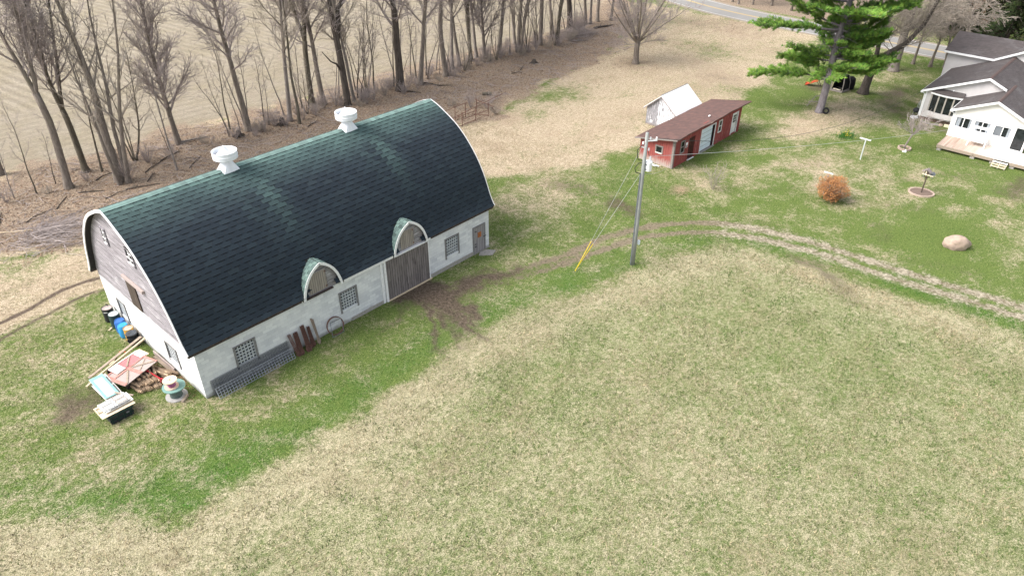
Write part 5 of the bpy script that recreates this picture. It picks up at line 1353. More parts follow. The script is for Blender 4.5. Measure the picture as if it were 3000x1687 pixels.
def gable_wall(x, y0, y1, ze, zp, yp, th, mat, zb=0, nm='wall', ops=()):
    m = MB(); m.prism([(y0,zb),(y1,zb),(y1,ze),(yp,zp),(y0,ze)], 0, x, x+th); return m.build(nm, MAT[mat], H)
# middle wing
gable_wall(64.5, HY0, HY1, 2.68, 4.68, -17.85, .15, 'siding_grey', .30)
m = MB(); m.box((64.65,HY1-.15,.3),(73.4,HY1,2.68)); m.box((64.65,HY0,.3),(79,HY0+.15,2.68)); m.build('wall', MAT['siding_grey'], H)
m = MB(); m.box((64.55,HY1-.12,0),(73.4,HY1-.03,.30)); m.box((64.55,HY0+.05,0),(64.65,HY1-.12,.30)); m.build('foundation', MAT['mulch'], H)
def gable_roof(nm, x0, x1, y0, y1, ze, zp, yp, ov, t=.10, sides=(-1,1)):
    m = MB()
    for sg_ in sides:
        ye = y1 if sg_ > 0 else y0
        sl = (zp-ze)/abs(ye-yp); e = (ye+sg_*ov, ze-sl*ov+.10); p = (yp, zp+.10)
        m.prism([e, p, (p[0],p[1]+t), (e[0],e[1]+t)], 0, x0, x1)
    return m.build(nm, MAT['roof_brown'], H)
r1 = gable_roof('roof', 64.15, 73.2, HY0, HY1, 2.68, 4.68, -17.85, .32)
m = MB(); m.prism([(-17.99,4.83),(-17.85,4.895),(-17.71,4.83),(-17.71,4.845),(-17.85,4.915),(-17.99,4.845)], 0, 64.12, 72.9); m.build('ridge_cap', MAT['ridge_brown'], r1)
def rake(x, y0, y1, ze, zp, yp, ov, parent, sides=(-1,1), w=.20, cut=None):
    m = MB()
    for sg_ in sides:
        ye = y1 if sg_ > 0 else y0; sl = (zp-ze)/abs(ye-yp)
        f0 = yp if cut is None or sg_ > 0 else yp
        e = (ye+sg_*ov, ze-sl*ov+.215)
        if cut is not None and sg_ < 0: e = (cut, zp-sl*abs(cut-yp)+.215)
        p = (yp, zp+.215)
        m.prism([e, p, (p[0],p[1]-w), (e[0],e[1]-w)], 0, x-.04, x-.003)
    return m.build('rake_trim', MAT['pvc_white'], parent)
rake(64.15, HY0, HY1, 2.68, 4.68, -17.85, .32, r1, cut=-19.35)
m = MB(); m.box((64.12,HY1+.30,2.50),(73.2,HY1+.42,2.64)); m.build('gutter', MAT['pvc_white'], r1)
m = MB(); m.tube([(64.25,HY1+.34,2.55),(64.42,HY1+.08,2.38),(64.44,HY1+.05,.35),(64.2,HY1+.2,.14),(63.9,HY1+.25,.08)], .045, 8); m.build('downspout', MAT['pvc_white'], H)
m = MB(); m.box((64.42,HY1-.10,.3),(64.497,HY1+.02,2.62)); m.build('corner_trim', MAT['pvc_white'], H)
m = MB(); m.lathe([(.06,0),(.07,.05),(.001,.08)], (0,0,0), 10, M=Matrix.Translation((64.48,-15.35,3.15)) @ Matrix.Rotation(R(-90),4,'Y')); m.build('vent_cap', MAT['pvc_white'], H)
# bow window
bw0, bw1 = -16.35, -13.80; nseg = 4
bow = lambda f, o: (64.44-o-.42*math.sin(math.pi*(.12+.76*f)), bw1+(bw0-bw1)*f)
pts = [bow(i/nseg, 0) for i in range(nseg+1)]
wo = None
m = MB()
for i in range(nseg+1):
    (x, y) = pts[i]; m.box((x-.03,y-.055,1.0),(x+.09,y+.055,2.55))
bowo = m.build('bow_window', MAT['mullion'], H)
for i in range(nseg):
    (xa_,ya_),(xb_,yb_) = pts[i], pts[i+1]
    m = MB(); m.face([(xa_+.05,ya_,1.0),(xb_+.05,yb_,1.0),(xb_+.05,yb_,2.55),(xa_+.05,ya_,2.55)]); m.build('pane', MAT['dark_glass'], bowo)
m = MB(); poly = [(p[0]-.02,p[1]) for p in pts]+[(64.495,bw0),(64.495,bw1)]
m.prism(poly, 2, .55, 1.0); m.build('bow_base', MAT['siding_grey'], bowo)
m = MB(); m.prism([(p[0]-.06 if 0 < i < nseg else p[0]-.02, p[1]) for i, p in enumerate(pts)]+[(64.495,bw0),(64.495,bw1)], 2, 2.55, 2.60); m.build('bow_head', MAT['siding_grey'], bowo)
fin = [bow(i/12, .16) for i in range(13)]
m = MB(); m.prism([(fin[0][0],fin[0][1]+.12)]+fin[1:-1]+[(fin[-1][0],fin[-1][1]-.12),(64.495,bw0-.12),(64.495,bw1+.12)], 2, 2.60, 2.74); m.build('bow_fascia', MAT['pvc_white'], bowo)
m = MB()
for i in range(12):
    (xa_,ya_),(xb_,yb_) = fin[i], fin[i+1]
    e0 = .13 if i == 0 else 0; e1 = -.13 if i == 11 else 0
    m.face([(xa_-.02,ya_+e0,2.745),(xb_-.02,yb_+e1,2.745),(64.49,yb_-.05*(i==11),3.10),(64.49,ya_+.05*(i==0),3.10)])
m.build('bow_roof', MAT['roof_brown'], bowo)
m = MB()
for (y, h) in ((-14.55,.30),(-14.68,.22),(-15.0,.16)): m.lathe([(.09,0),(.10,h*.5),(.06,h),(.001,h+.05)], (64.30,y,1.02), 10)
m.build('window_plants', simple('indoor_plant', (.10,.16,.08), (.03,.06,.02), 9, .8), bowo)
# upper two-storey block behind
m = MB(); m.box((73.0,-23.5,0),(73.15,-12.15,4.35)); m.box((73.15,-12.3,0),(79.2,-12.15,4.35)); m.box((79.05,-23.5,0),(79.2,-12.3,4.35)); m.build('wall', MAT['siding_grey'], H)
m = MB(); m.prism([(73.0,4.35),(79.2,4.35),(76.1,5.45)], 1, -12.3, -12.15); m.build('wall', MAT['siding_grey'], H)
m = MB()
m.prism([(72.65,4.28),(76.1,5.52),(76.1,5.62),(72.65,4.38)], 1, -23.6, -11.85); m.prism([(79.55,4.28),(76.1,5.52),(76.1,5.62),(79.55,4.38)], 1, -23.6, -11.85)
r3 = m.build('roof', MAT['roof_brown'], H)
m = MB(); m.box((72.60,-16.35,4.20),(72.645,-11.82,4.38)); m.build('gutter', MAT['pvc_white'], r3)
# cross gable of the upper block facing the yard
yg, zg = -20.1, 6.35
m = MB(); m.prism([(-23.7,4.28),(-16.4,4.28),(yg,zg-.12)], 0, 72.80, 72.98); m.build('wall', MAT['siding_grey'], H)
m = MB()
for e in ((-16.2, 4.30), (-24.0, 4.30)): m.prism([e, (yg,zg), (yg,zg+.1), (e[0],e[1]+.1)], 0, 72.5, 78.5)
m.build('roof', MAT['roof_brown'], H)
m = MB()
for e in ((-16.2, 4.41), (-24.0, 4.41)): m.prism([e, (yg,zg+.11), (yg,zg-.10), (e[0],e[1]-.20)], 0, 72.45, 72.497)
m.build('rake_trim', MAT['pvc_white'], r3)
# sunroom
SX = 60.72; sy0, sy1, sze, szp, syp = HY0, -16.72, 2.72, 4.02, -19.62
wins = [(-18.20,-16.96,1.33,2.22),(-19.64,-18.42,1.33,2.22),(-21.18,-19.94,1.33,2.22)]
door_ = (-22.35,-21.52,.55,2.38)
m = MB()
ys = sorted([(a,b,c,d) for a,b,c,d in wins]+[door_])
y = sy0
for (a,b,c,d) in ys:
    if a > y: m.box((SX,y,.42),(SX+.12,a,sze))
    m.box((SX,a,.42),(SX+.12,b,c)); m.box((SX,a,d),(SX+.12,b,sze)); y = b
m.box((SX,y,.42),(SX+.12,sy1,sze)); m.prism([(sy0,sze),(sy1,sze),(syp,szp)], 0, SX, SX+.12)
m.box((SX+.12,sy1-.12,.3),(64.5,sy1,sze)); m.build('sunroom_wall', MAT['siding_white'], H)
r2 = gable_roof('sunroom_roof', SX-.34, 66.2, sy0, sy1, sze, szp, syp, .30)
rake(SX-.34, sy0, sy1, sze, szp, syp, .30, r2)
m = MB(); m.prism([(syp-.13,szp+.155),(syp,szp+.212),(syp+.13,szp+.155),(syp+.13,szp+.17),(syp,szp+.235),(syp-.13,szp+.17)], 0, SX-.36, 66.0); m.build('ridge_cap', MAT['ridge_brown'], r2)
m = MB(); m.box((SX-.34,sy1+.28,2.60),(64.4,sy1+.38,2.72)); m.build('gutter', MAT['pvc_white'], r2)
m = MB(); m.tube([(SX-.3,sy1+.3,2.62),(SX-.06,sy1+.06,2.46),(SX-.06,sy1+.03,.45)], .045, 8); m.box((SX-.03,sy1-.1,.44),(SX-.003,sy1+.015,2.62)); m.build('downspout', MAT['pvc_white'], H)
m = MB(); m.box((63.5,-22.3,.4),(63.55,-16.9,2.7)); m.build('room_back', MAT['black_void'], H)
m = MB(); m.box((61.0,-22.3,.4),(63.5,-16.9,.46)); m.build('room_floor', MAT['mulch'], H)
for wi, (a,b,c,d) in enumerate(wins):
    m = MB(); w = .045; md = (a+b)/2
    m.box((SX-.035,a-.06,c-.06),(SX+.06,a+w-.01,d+.06)); m.box((SX-.035,b-w+.01,c-.06),(SX+.06,b+.06,d+.06)); m.box((SX-.035,a+w-.01,d-.02),(SX+.06,b-w+.01,d+.06)); m.box((SX-.035,a+w-.01,c-.06),(SX+.06,b-w+.01,c+.03)); m.box((SX-.025,md-.03,c+.03),(SX+.05,md+.03,d-.02))
    if wi == 1: m.box((SX-.02,a+.05,1.74),(SX+.05,md-.04,1.80)); m.box((SX-.02,md+.04,1.74),(SX+.05,b-.05,1.80))
    wo = m.build('window', MAT['pvc_white'], H)
    m = MB(); m.box((SX+.065,a+.05,c+.03),(SX+.07,b-.05,d-.02)); m.build('pane', MAT['dark_glass'], wo)
    for (q0, q1) in (((md+.25,b-.06),(a+.06,a+.2)), ((b-.30,b-.06),(a+.06,a+.26)), ((a+.06,a+.24),))[wi]:
        n_ = 10; m = MB()
        for k in range(n_):
            ya_, yb_ = q0+(q1-q0)*k/n_, q0+(q1-q0)*(k+1)/n_
            m.face([(SX+.058-.012*(k%2),ya_,c+.03),(SX+.058-.012*((k+1)%2),yb_,c+.03),(SX+.058-.012*((k+1)%2),yb_,d-.03),(SX+.058-.012*(k%2),ya_,d-.03)])
        m.build('curtain', MAT['curtain'], wo)
    if wi == 2:
        m = MB(); m.box((SX+.03,md+.05,c+.04),(SX+.06,b-.06,d-.03)); m.build('insect_screen', simple('grey_insect_screen', (.17,.185,.20), (.13,.145,.16), 6, .8), wo)
    m = MB(); m.box((SX+.56,a+.1,1.30),(SX+.9,b-.3,1.55)); m.build('room_furniture', MAT['feeder_wood'], wo)
a,b,c,d = door_
m = MB(); m.box((SX-.04,a-.12,.44),(SX+.05,a,d+.1)); m.box((SX-.04,b,.44),(SX+.05,b+.12,d+.1)); m.box((SX-.04,a,d),(SX+.05,b,d+.1)); m.box((SX-.06,a,.44),(SX+.05,b,c)); do = m.build('glass_door', MAT['pvc_white'], H)
m = MB(); m.box((SX+.02,a,c),(SX+.03,b,d)); m.build('pane', MAT['dark_glass'], do)
m = MB(); m.box((SX-.03,-22.45,.6),(SX-.004,-22.40,2.3)); m.build('door_handle', MAT['pvc_white'], do)

# ------------------------------------------------------------------ deck and steps
dk_ = thing('deck', 'low pale timber deck on block footings along the sunroom', 'deck', (57.9,-16.75,0))
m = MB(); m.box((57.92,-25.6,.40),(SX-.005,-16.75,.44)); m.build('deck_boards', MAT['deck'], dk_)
for a, b in ((-19.52,-16.75),(-20.98,-19.60),(-25.6,-22.25)):
    m = MB(); m.box((57.86,a,.20),(57.91,b,.438)); m.build('rim_board', MAT['lumber'] if a < -20 else MAT['lumber'], dk_)
m = MB(); m.box((57.92,-16.745,.20),(SX-.01,-16.70,.438)); m.build('rim_board', MAT['lumber'], dk_)
m = MB()
for x in (58.4,59.2,60.0): m.box((x,-25.5,.22),(x+.05,-16.8,.398))
m.build('joists', MAT['eave_dark'], dk_)
for y in (-16.95,-19.56,-21.05,-22.5,-25.0):
    m = MB(); m.box((57.94,y-.09,.12),(58.10,y+.09,.40)); po = m.build('deck_post', MAT['lumber'], dk_)
    m = MB(); m.box((57.80,y-.17,0),(58.2,y+.17,.12)); m.build('footing_block', MAT['stone'], po)
st = thing('wooden_steps', 'short open wooden steps leading down from the front of the pale deck', 'steps', (57.5,-21.7,0))
for k, (x, z) in enumerate(((57.63,.32),(57.38,.21),(57.13,.10))):
    m = MB(); m.box((x-.12,-22.20,z),(x+.12,-21.10,z+.04)); m.build('tread', MAT['lumber_pale'] if k else MAT['door_white'], st)
for y in (-22.14,-21.65,-21.16):
    m = MB(); m.bar((57.82,y,.30),(57.08,y,.03),.05,.12); m.build('stringer', MAT['door_white'], st)
# white garden swing on the deck
sw = thing('garden_swing', 'white wooden A-frame garden swing standing on the deck before the sunroom windows', 'swing', (59.9,-19.2,.44))
for y0_, y1_ in ((-18.55,-18.62),(-19.85,-19.78)):
    m = MB(); m.bar((59.35,y0_-.05,.44),(60.05,y1_,1.88),.09,.09); m.build('leg', MAT['pvc_white'], sw)
    m = MB(); m.bar((60.52,y0_-.05,.44),(60.0,y1_,1.84),.08,.08); m.build('leg', MAT['pvc_white'], sw)
    m = MB(); m.bar((59.62,y0_-.02,1.0),(60.34,y0_-.02,1.0),.06,.07); m.build('cross_brace', MAT['pvc_white'], sw)
m = MB(); m.bar((60.02,-18.45,1.88),(60.02,-19.95,1.88),.09,.11); m.build('top_beam', MAT['pvc_white'], sw)
m = MB()
for k in range(6): m.bar((59.72+.085*k,-18.70,.88-.012*k),(59.72+.085*k,-19.70,.88-.012*k),.07,.025)
for k in range(7): m.bar((60.20+.028*k,-18.70,.90+.085*k),(60.20+.028*k,-19.70,.90+.085*k),.025,.078)
m.bar((59.70,-18.70,.84),(59.70,-19.70,.84),.03,.12)
m.build('swing_seat', MAT['pvc_white'], sw)
for y_ in (-18.70,-19.70):
    m = MB(); m.tube([(59.75,y_,1.12),(60.02,y_,1.86)], .012, 5); m.tube([(60.32,y_,1.2),(60.02,y_,1.86)], .012, 5); m.bar((59.7,y_,1.10),(60.28,y_,1.14),.05,.04); m.build('hanger', MAT['pvc_white'], sw)

# stones and things along the house foot
for (x, y, s, lb, mt) in ((63.95,-15.35,.20,'small round tan stone below the bow window','boulder'),(64.0,-15.83,.24,'square cream block below the right end of the bow window','cream')):
    m = MB()
    if mt == 'cream': m.obox((x,y,.10),(.26,.42,.20),(0,0,.1))
    else: m.lathe([(s*.7,0),(s,.07),(s*.8,.16),(s*.3,.2),(.001,.21)], (x,y,0), 9)
    tag(m.build('stone', MAT[mt], None, (x,y,0)), lb, 'stone')
m = MB()
for k in range(11):
    f = k/10; x = 63.85-.22*math.sin(math.pi*f); y = -13.75-1.3*f; m.obox((x,y,.06),(.13,.15,.12),(0,0,.2*math.sin(k)))
tag(m.build('edging_ring', MAT['stone'], None, (63.8,-14.4,0)), 'low curved row of grey edging stones under the bow window', 'edging')
# metal chairs heaped beside the house corner
def metal_chair(x, y, rz, label, mat='steel_grey'):
    t = thing('metal_chair', label, 'chair', (x,y,0), 'metal chairs by the house corner')
    Mx = Matrix.Translation((x,y,0)) @ Matrix.Rotation(rz,4,'Z'); P = lambda a,b,c: tuple(Mx @ Vector((a,b,c)))
    for (a, b) in ((-.22,-.22),(.22,-.22),(-.22,.22),(.22,.22)):
        m = MB(); m.tube([P(a,b,0),P(a*.95,b*.95,.44 if b < 0 else .92)], .016, 6); m.build('leg', MAT[mat], t)
    m = MB()
    for k in range(7): m.tube([P(-.22,-.22+.07*k,.44),P(.22,-.22+.07*k,.44)], .012, 4)
    m.build('seat', MAT[mat], t)
    m = MB()
    for k in range(6): m.tube([P(-.2+.08*k,.21,.46),P(-.2+.08*k,.215,.9)], .012, 4)
    m.tube([P(-.22,.21,.91),P(.22,.21,.91)], .016, 5); m.build('backrest', MAT[mat], t)
metal_chair(66.3, -12.66, .2, 'pale metal slat chair standing beside the house corner', 'galv_pipe')
metal_chair(67.1, -12.62, .4, 'pale metal slat chair half hidden by the house eave', 'galv_pipe')
gt = thing('kettle_grill', 'dark lidded grill on a shiny base beside the house corner', 'grill', (65.1,-12.75,0))
m = MB(); m.lathe([(.02,.28),(.18,.33),(.29,.46),(.30,.52),(.25,.66),(.12,.74),(.001,.76)], (65.1,-12.72,0), 20); m.build('grill_bowl', MAT['black_plastic'], gt)
for a in (20,140,260):
    m = MB(); m.tube([(65.1+.2*math.cos(R(a)),-12.72+.2*math.sin(R(a)),.38),(65.1+.3*math.cos(R(a)),-12.72+.3*math.sin(R(a)),0)], .016, 6); m.build('leg', MAT['steel_grey'], gt)
m = MB(); m.lathe([(.34,0),(.36,.03),(.36,.07),(.32,.09),(.20,.10),(.001,.1)], (64.5,-12.86,0), 18); tag(m.build('metal_tray', MAT['galv_white'], None, (64.5,-12.86,0)), 'shiny round metal tray on the ground at the house corner', 'tray')

# ------------------------------------------------------------------ yard things
def t_post(x, y, y0, y1, label, x1=None):
    t = thing('clothesline_post', label, 'clothesline post', (x,y,0), 'clothesline posts')
    m = MB(); m.tube([(x,y,0),(x,y,1.74)], .05, 10); m.build('post', MAT['galv_pipe'], t)
    m = MB(); m.bar((x,y0,1.77),(x1 or x,y1,1.77),.085,.09); cb = m.build('crossbar', MAT['door_white'], t)
    for f in (.1,.5,.9):
        m = MB(); yy = y0+(y1-y0)*f; m.tube([(x,yy,1.815),(x,yy,1.87)], .014, 5); m.build('hook', MAT['steel_grey'], cb)
t_post(51.32, -12.80, -12.30, -13.20, 'white T-shaped clothesline post standing alone on the lawn')
t_post(42.90, -13.20, -12.85, -13.52, 'white T-shaped clothesline post half hidden behind the orange bush')
# brick ring round the little tree
rg = MB()
for k in range(18):
    a = 2*math.pi*k/18; 
    for lv in range(2): rg.obox((56.11+.48*math.cos(a+lv*.17), -14.73+.48*math.sin(a+lv*.17), .05+.085*lv), (.10,.15,.08), (0,0,a+lv*.17))
tag(rg.build('brick_ring', MAT['brick_edge'], None, (56.11,-14.73,0)), 'low round ring of tan bricks around the small bare tree', 'tree ring')
m = MB(); m.lathe([(.10,0),(.11,.08),(.06,.14),(.05,.20),(.001,.24)], (55.45,-15.02,0), 12); m.lathe([(.07,0),(.07,.06),(.001,.09)], (55.40,-14.86,0), 10)
tag(m.build('garden_ornament', MAT['tin_white'], None, (55.45,-15,0)), 'small white garden ornament beside the brick ring', 'ornament')
# bird feeder bed
fx, fy = 48.25, -18.57
ang = math.atan2(-19.36+17.70, 48.54-47.81)
E2 = lambda a, ra, rb: (fx-.02+math.cos(ang)*ra*math.cos(a)*(1) - math.sin(ang)*rb*math.sin(a), fy+math.sin(ang)*ra*math.cos(a)+math.cos(ang)*rb*math.sin(a))
def lens(a, s=1.0): 
    p = abs(math.sin(a)); return E2(a, .92*s, .80*s)
bed = thing('planting_bed', 'oval mulched bed edged with pale tan stones around the bird feeder post', 'planting bed', (fx,fy,0))
m = MB()
for k in range(30):
    a0, a1 = 2*math.pi*k/30, 2*math.pi*(k+.93)/30
    q = [lens(a0,1.0), lens(a1,1.0), lens(a1,.87), lens(a0,.87)]
    m.prism(q, 2, 0, .10+.012*(k%2))
m.build('stone_edging', MAT['brick_edge'], bed)
m = MB(); m.prism([lens(2*math.pi*k/40, .865) for k in range(40)], 2, .0, .05); m.build('mulch', MAT['mulch'], bed)
bf = thing('bird_feeder', 'wooden bird feeder with a gable roof on a dark post in the oval bed', 'bird feeder', (fx,fy,.05))
m = MB(); m.tube([(fx,fy,.05),(fx,fy,1.52)], .05, 8); m.bar((fx,fy-.02,1.2),(fx,fy-.24,1.5),.035,.05); m.bar((fx,fy+.02,1.2),(fx,fy+.24,1.5),.035,.05); m.build('post', MAT['post_brown'], bf)
m = MB(); m.box((fx-.20,fy-.44,1.52),(fx+.20,fy+.34,1.56)); m.build('tray', MAT['cream'], bf)
m = MB(); m.box((fx-.12,fy-.06,1.56),(fx+.12,fy+.22,1.76)); m.build('feeder_box', MAT['post_brown'], bf)
m = MB(); m.box((fx-.135,fy+.07,1.562),(fx-.122,fy+.15,1.82)); m.build('feeder_front', MAT['cream'], bf)
m = MB()
for sg_ in (-1, 1): m.prism([(fy+.09+sg_*.31,1.70),(fy+.09,1.93),(fy+.09,1.955),(fy+.09+sg_*.31,1.725)], 0, fx-.24, fx+.24)
m.build('roof', MAT['feeder_wood'], bf)
m = MB()
for sg_ in (-1, 1): m.prism([(fy-.32+sg_*.17,1.60),(fy-.32,1.76),(fy-.32,1.78),(fy-.32+sg_*.17,1.62)], 0, fx-.2, fx+.2)
m.box((fx-.1,fy-.42,1.562),(fx+.1,fy-.22,1.62)); m.build('side_roof', MAT['steel_grey'], bf)
for (dx, dy) in ((-.15,.2),(.05,-.36)):
    m = MB(); m.tube([(fx+dx,fy+dy,1.52),(fx+dx,fy+dy,1.42)], .006, 4); m.lathe([(.02,0),(.04,.03),(.035,.12),(.001,.14)], (fx+dx,fy+dy,1.28), 8); m.build('hanging_feeder', MAT['frame_grey'], bf)
# boulder: lumpy rounded mass
def boulder_mesh(cx, cy, sx, sy, sz, seed, yaw):
    import bmesh as _b
    bm = _b.new(); _b.ops.create_icosphere(bm, subdivisions=4, radius=1)
    from mathutils import noise as _n
    for v in bm.verts:
        p = v.co.copy(); q = p+Vector((seed,seed*.7,0))
        f = 1+.26*_n.noise(q*1.1)+.13*_n.noise(q*2.4)+.05*_n.noise(q*6)+.02*_n.noise(q*15)
        if p.x < 0: f *= 1-.10*abs(p.x)
        v.co = p*f
        v.co.z = max(v.co.z, -.45)
    me = bpy.data.meshes.new('boulder'); 
    for v in bm.verts:
        v.co = Vector((v.co.x*sx, v.co.y*sy, (v.co.z+.42)*sz))
    bm.to_mesh(me); bm.free(); me.materials.append(MAT['boulder'])
    for p in me.polygons: p.use_smooth = True
    o = bpy.data.objects.new('boulder', me); COL.objects.link(o); o.location = (cx,cy,0); o.rotation_euler = (0,0,yaw); return o
tag(boulder_mesh(41.22,-22.88,.86,.52,.60,3.1,R(-52)), 'large rounded tan boulder lying alone on the lawn below the house', 'boulder')
# tyre against the pine
tt = thing('tyre', 'black tyre leaning on the foot of the pine trunk', 'tyre', (59.70,-6.28,.30))
Mt_ = Matrix.Translation((59.68,-6.32,.31)) @ Matrix.Rotation(R(20),4,'Z') @ Matrix.Rotation(R(-78),4,'Y')
m = MB()
pr = []
for k in range(17):
    a = 2*math.pi*k/16; pr.append((.225+.085*math.cos(a), .085*math.sin(a)))
m.lathe(pr, (0,0,0), 30, cap0=False, cap1=False, M=Mt_); m.build('tyre_body', MAT['black_rubber'], tt, smooth=True)
m = MB()
for j in range(30):
    a = 2*math.pi*j/30
    p0 = Mt_ @ Vector((.312*math.cos(a),.312*math.sin(a),-.05)); p1 = Mt_ @ Vector((.312*math.cos(a+.06),.312*math.sin(a+.06),.05)); m.bar(tuple(p0), tuple(p1), .018, .014)
m.build('tread', MAT['black_rubber'], tt)
# wooden frame play den with a dark canopy
pt = thing('play_den', 'black canopied wooden framed play den standing behind the pine trunk', 'play den', (67.4,-4.6,0))
Q = [(66.74,-3.90),(66.66,-5.10),(68.0,-5.30),(68.1,-4.05)]; 
for i in range(4):
    m = MB(); a, b = Q[i], Q[(i+1)%4]; m.bar((a[0],a[1],.09),(b[0],b[1],.09),.09,.18); m.build('base_rail', MAT['grey_wood'], pt)
tp = [(66.95,-4.15,1.6),(66.9,-4.95,1.6),(67.8,-5.05,1.6),(67.85,-4.2,1.6)]
for i in range(4):
    m = MB(); q = Q[i]; kn = (q[0]*.96+67.4*.04, q[1]+.02, .85); m.bar((q[0],q[1],.18),kn,.08,.07); m.bar(kn,tp[i],.08,.07); m.build('corner_post', MAT['grey_wood'], pt)
m = MB(); m.face([tp[0],tp[1],tp[2],tp[3]]); inn = lambda q: (q[0]+(67.4-q[0])*.12, q[1]+(-4.6-q[1])*.12)
for i in (1,2,3):
    a, b = inn(Q[i]), inn(Q[(i+1)%4]); ta, tb = tp[i], tp[(i+1)%4]
    m.face([(a[0],a[1],.1),(b[0],b[1],.1),(tb[0],tb[1],1.58),(ta[0],ta[1],1.58)])
m.face([(*inn(Q[0]),.04),(*inn(Q[1]),.04),(*inn(Q[2]),.04),(*inn(Q[3]),.04)])
m.lathe([(.42,.1),(.46,.6),(.40,1.1),(.2,1.3),(.001,1.35)], (68.4,-5.2,0), 12)
m.build('canopy', MAT['black_cloth'], pt)
m = MB(); m.bar((66.78,-4.15,.24),(66.74,-4.9,.24),.10,.05); m.build('seat_board', MAT['cream'], pt)
# orange sledge
og = thing('orange_slide', 'orange plastic slide lying on the lawn left of the pine', 'slide', (66.7,-1.9,0))
m = MB(); m.mesh([(66.35,-1.35,.05),(66.95,-1.15,.05),(67.25,-2.35,.62),(66.6,-2.5,.62),(66.35,-1.35,.16),(66.95,-1.15,.16),(67.25,-2.35,.74),(66.6,-2.5,.74)], [(0,1,2,3),(0,4,5,1),(0,3,7,4),(1,5,6,2),(3,2,6,7)]); m.build('slide_bed', MAT['orange'], og)
m = MB(); m.bar((66.65,-2.45,.62),(66.7,-2.75,0),.06,.05); m.bar((67.2,-2.35,.62),(67.25,-2.7,0),.06,.05); m.build('slide_legs', MAT['post_brown'], og)
m = MB(); m.bar((66.6,-1.6,.75),(67.3,-3.2,.8),.09,.09); m.bar((67.2,-3.1,.8),(67.3,-3.2,0),.08,.08); m.bar((66.65,-1.7,.75),(66.5,-1.7,0),.07,.07); m.build('slide_rail', MAT['bark_dark'], og)
m = MB(); m.tube([(60.6,-4.1,0),(61.2,-4.5,.9),(61.9,-5.0,.95)], .045, 6); m.bar((61.0,-4.0,.32),(61.9,-5.4,.40),.12,.05); m.bar((61.55,-5.0,.0),(61.55,-5.0,.38),.18,.14)
tag(m.build('broken_bench', MAT['grey_wood'], None, (61.4,-4.7,0)), 'broken grey wooden bench plank beside the pine trunk', 'bench')

# rusty pipe rail fence beyond the barn
fc = thing('pipe_fence', 'rusty pipe rail cattle pen falling apart in the dry grass beyond the barn', 'fence', (35.7,17.3,0))
rowA = [(33.99,16.69),(35.76,16.76),(37.35,16.65)]; rowB = [(34.57,18.22),(35.74,18.05),(37.31,18.14)]
for (x, y) in rowA+rowB:
    m = MB(); m.tube([(x,y,0),(x+.02,y,1.32)], .035, 6); m.build('fence_post', MAT['rust'], fc)
for (a, b) in (((32.6,16.5,1.15),(39.9,17.2,1.42)),((33.0,16.6,.12),(36.6,16.8,.10)),((36.6,18.1,.08),(37.35,16.65,.12)),((33.4,18.2,1.2),(36.2,18.2,1.3)),((37.2,18.2,1.3),(38.0,16.5,.8)),((38.6,16.9,.0),(37.6,16.4,.9)),((34.0,16.69,.6),(37.35,16.65,.62)),((34.6,18.2,.2),(37.3,18.1,.25)),((39.2,20.0,.0),(38.3,18.0,1.0))):
    m = MB(); m.tube([a,b], .03, 6); m.build('fence_rail', MAT['rust'], fc)
m = MB(); M6 = Matrix.Translation((41.5,20.8,.16)) @ Matrix.Rotation(R(-42),4,'Z') @ Matrix.Rotation(R(90),4,'Y')
m.lathe([(.16,-.5),(.17,0),(.16,.45)], (0,0,0), 10, M=M6); tag(m.build('short_log', MAT['bark_olive'], None, (41.5,20.8,0)), 'short thick log lying in leaf litter behind the rusty pipe pen', 'log')
# straw heap
m = MB(); rq = random.Random(21)
for i in range(900):
    r_ = abs(rq.gauss(0,.55)); a = rq.uniform(0,6.28); x = 36.05+r_*math.cos(a)*1.25; y = -4.9+r_*math.sin(a)
    z = .16*math.exp(-(r_/.6)**2)*rq.random()+.01; l = rq.uniform(.08,.22); b = rq.uniform(0,6.28); e = rq.uniform(-.05,.05)
    g = rq.random(); c = (.30+.28*g,.23+.22*g,.15+.13*g); dx, dy = math.cos(b)*l, math.sin(b)*l; w = .012
    m.face([(x,y,z),(x+dx,y+dy,max(.008,z+e)),(x+dx-dy/l*w,y+dy+dx/l*w,max(.008,z+e)+.004),(x-dy/l*w,y+dx/l*w,z+.004)], 0, c)
o = m.build('straw_heap', MAT['straw'], None, (36.05,-4.9,0)); tag(o, 'flat heap of pale straw on the lawn near the red shed', 'straw heap')
# daffodils
df = thing('daffodil_clump', 'clump of yellow flowering daffodils in the lawn behind the clothesline post', 'flowers', (55.55,-9.95,0))
m = MB(); heads = []
for i in range(420):
    x = 55.55+rq.gauss(0,.50); y = -9.95+rq.gauss(0,.36); h = rq.uniform(.12,.32); a = rq.uniform(0,6.28); l = rq.uniform(-.1,.1)
    w = .016; dx, dy = math.cos(a)*w, math.sin(a)*w
    m.face([(x-dx,y-dy,0),(x+dx,y+dy,0),(x+l+dx*.4,y+l*.6+dy*.4,h),(x+l-dx*.4,y+l*.6-dy*.4,h)], 0, (.035+.03*rq.random(),.13+.06*rq.random(),.03))
    if i % 15 == 0: heads.append((x+l,y+l*.6,h))
m.build('leaves', MAT['grassblade'], df)
for (x, y, h) in heads:
    m = MB(); m.lathe([(.001,-.02),(.040,.01),(.034,.025),(.001,.03)], (x,y,h), 6, 0, (.55,.46,.06)); m.build('flower', MAT['grassblade'], df)
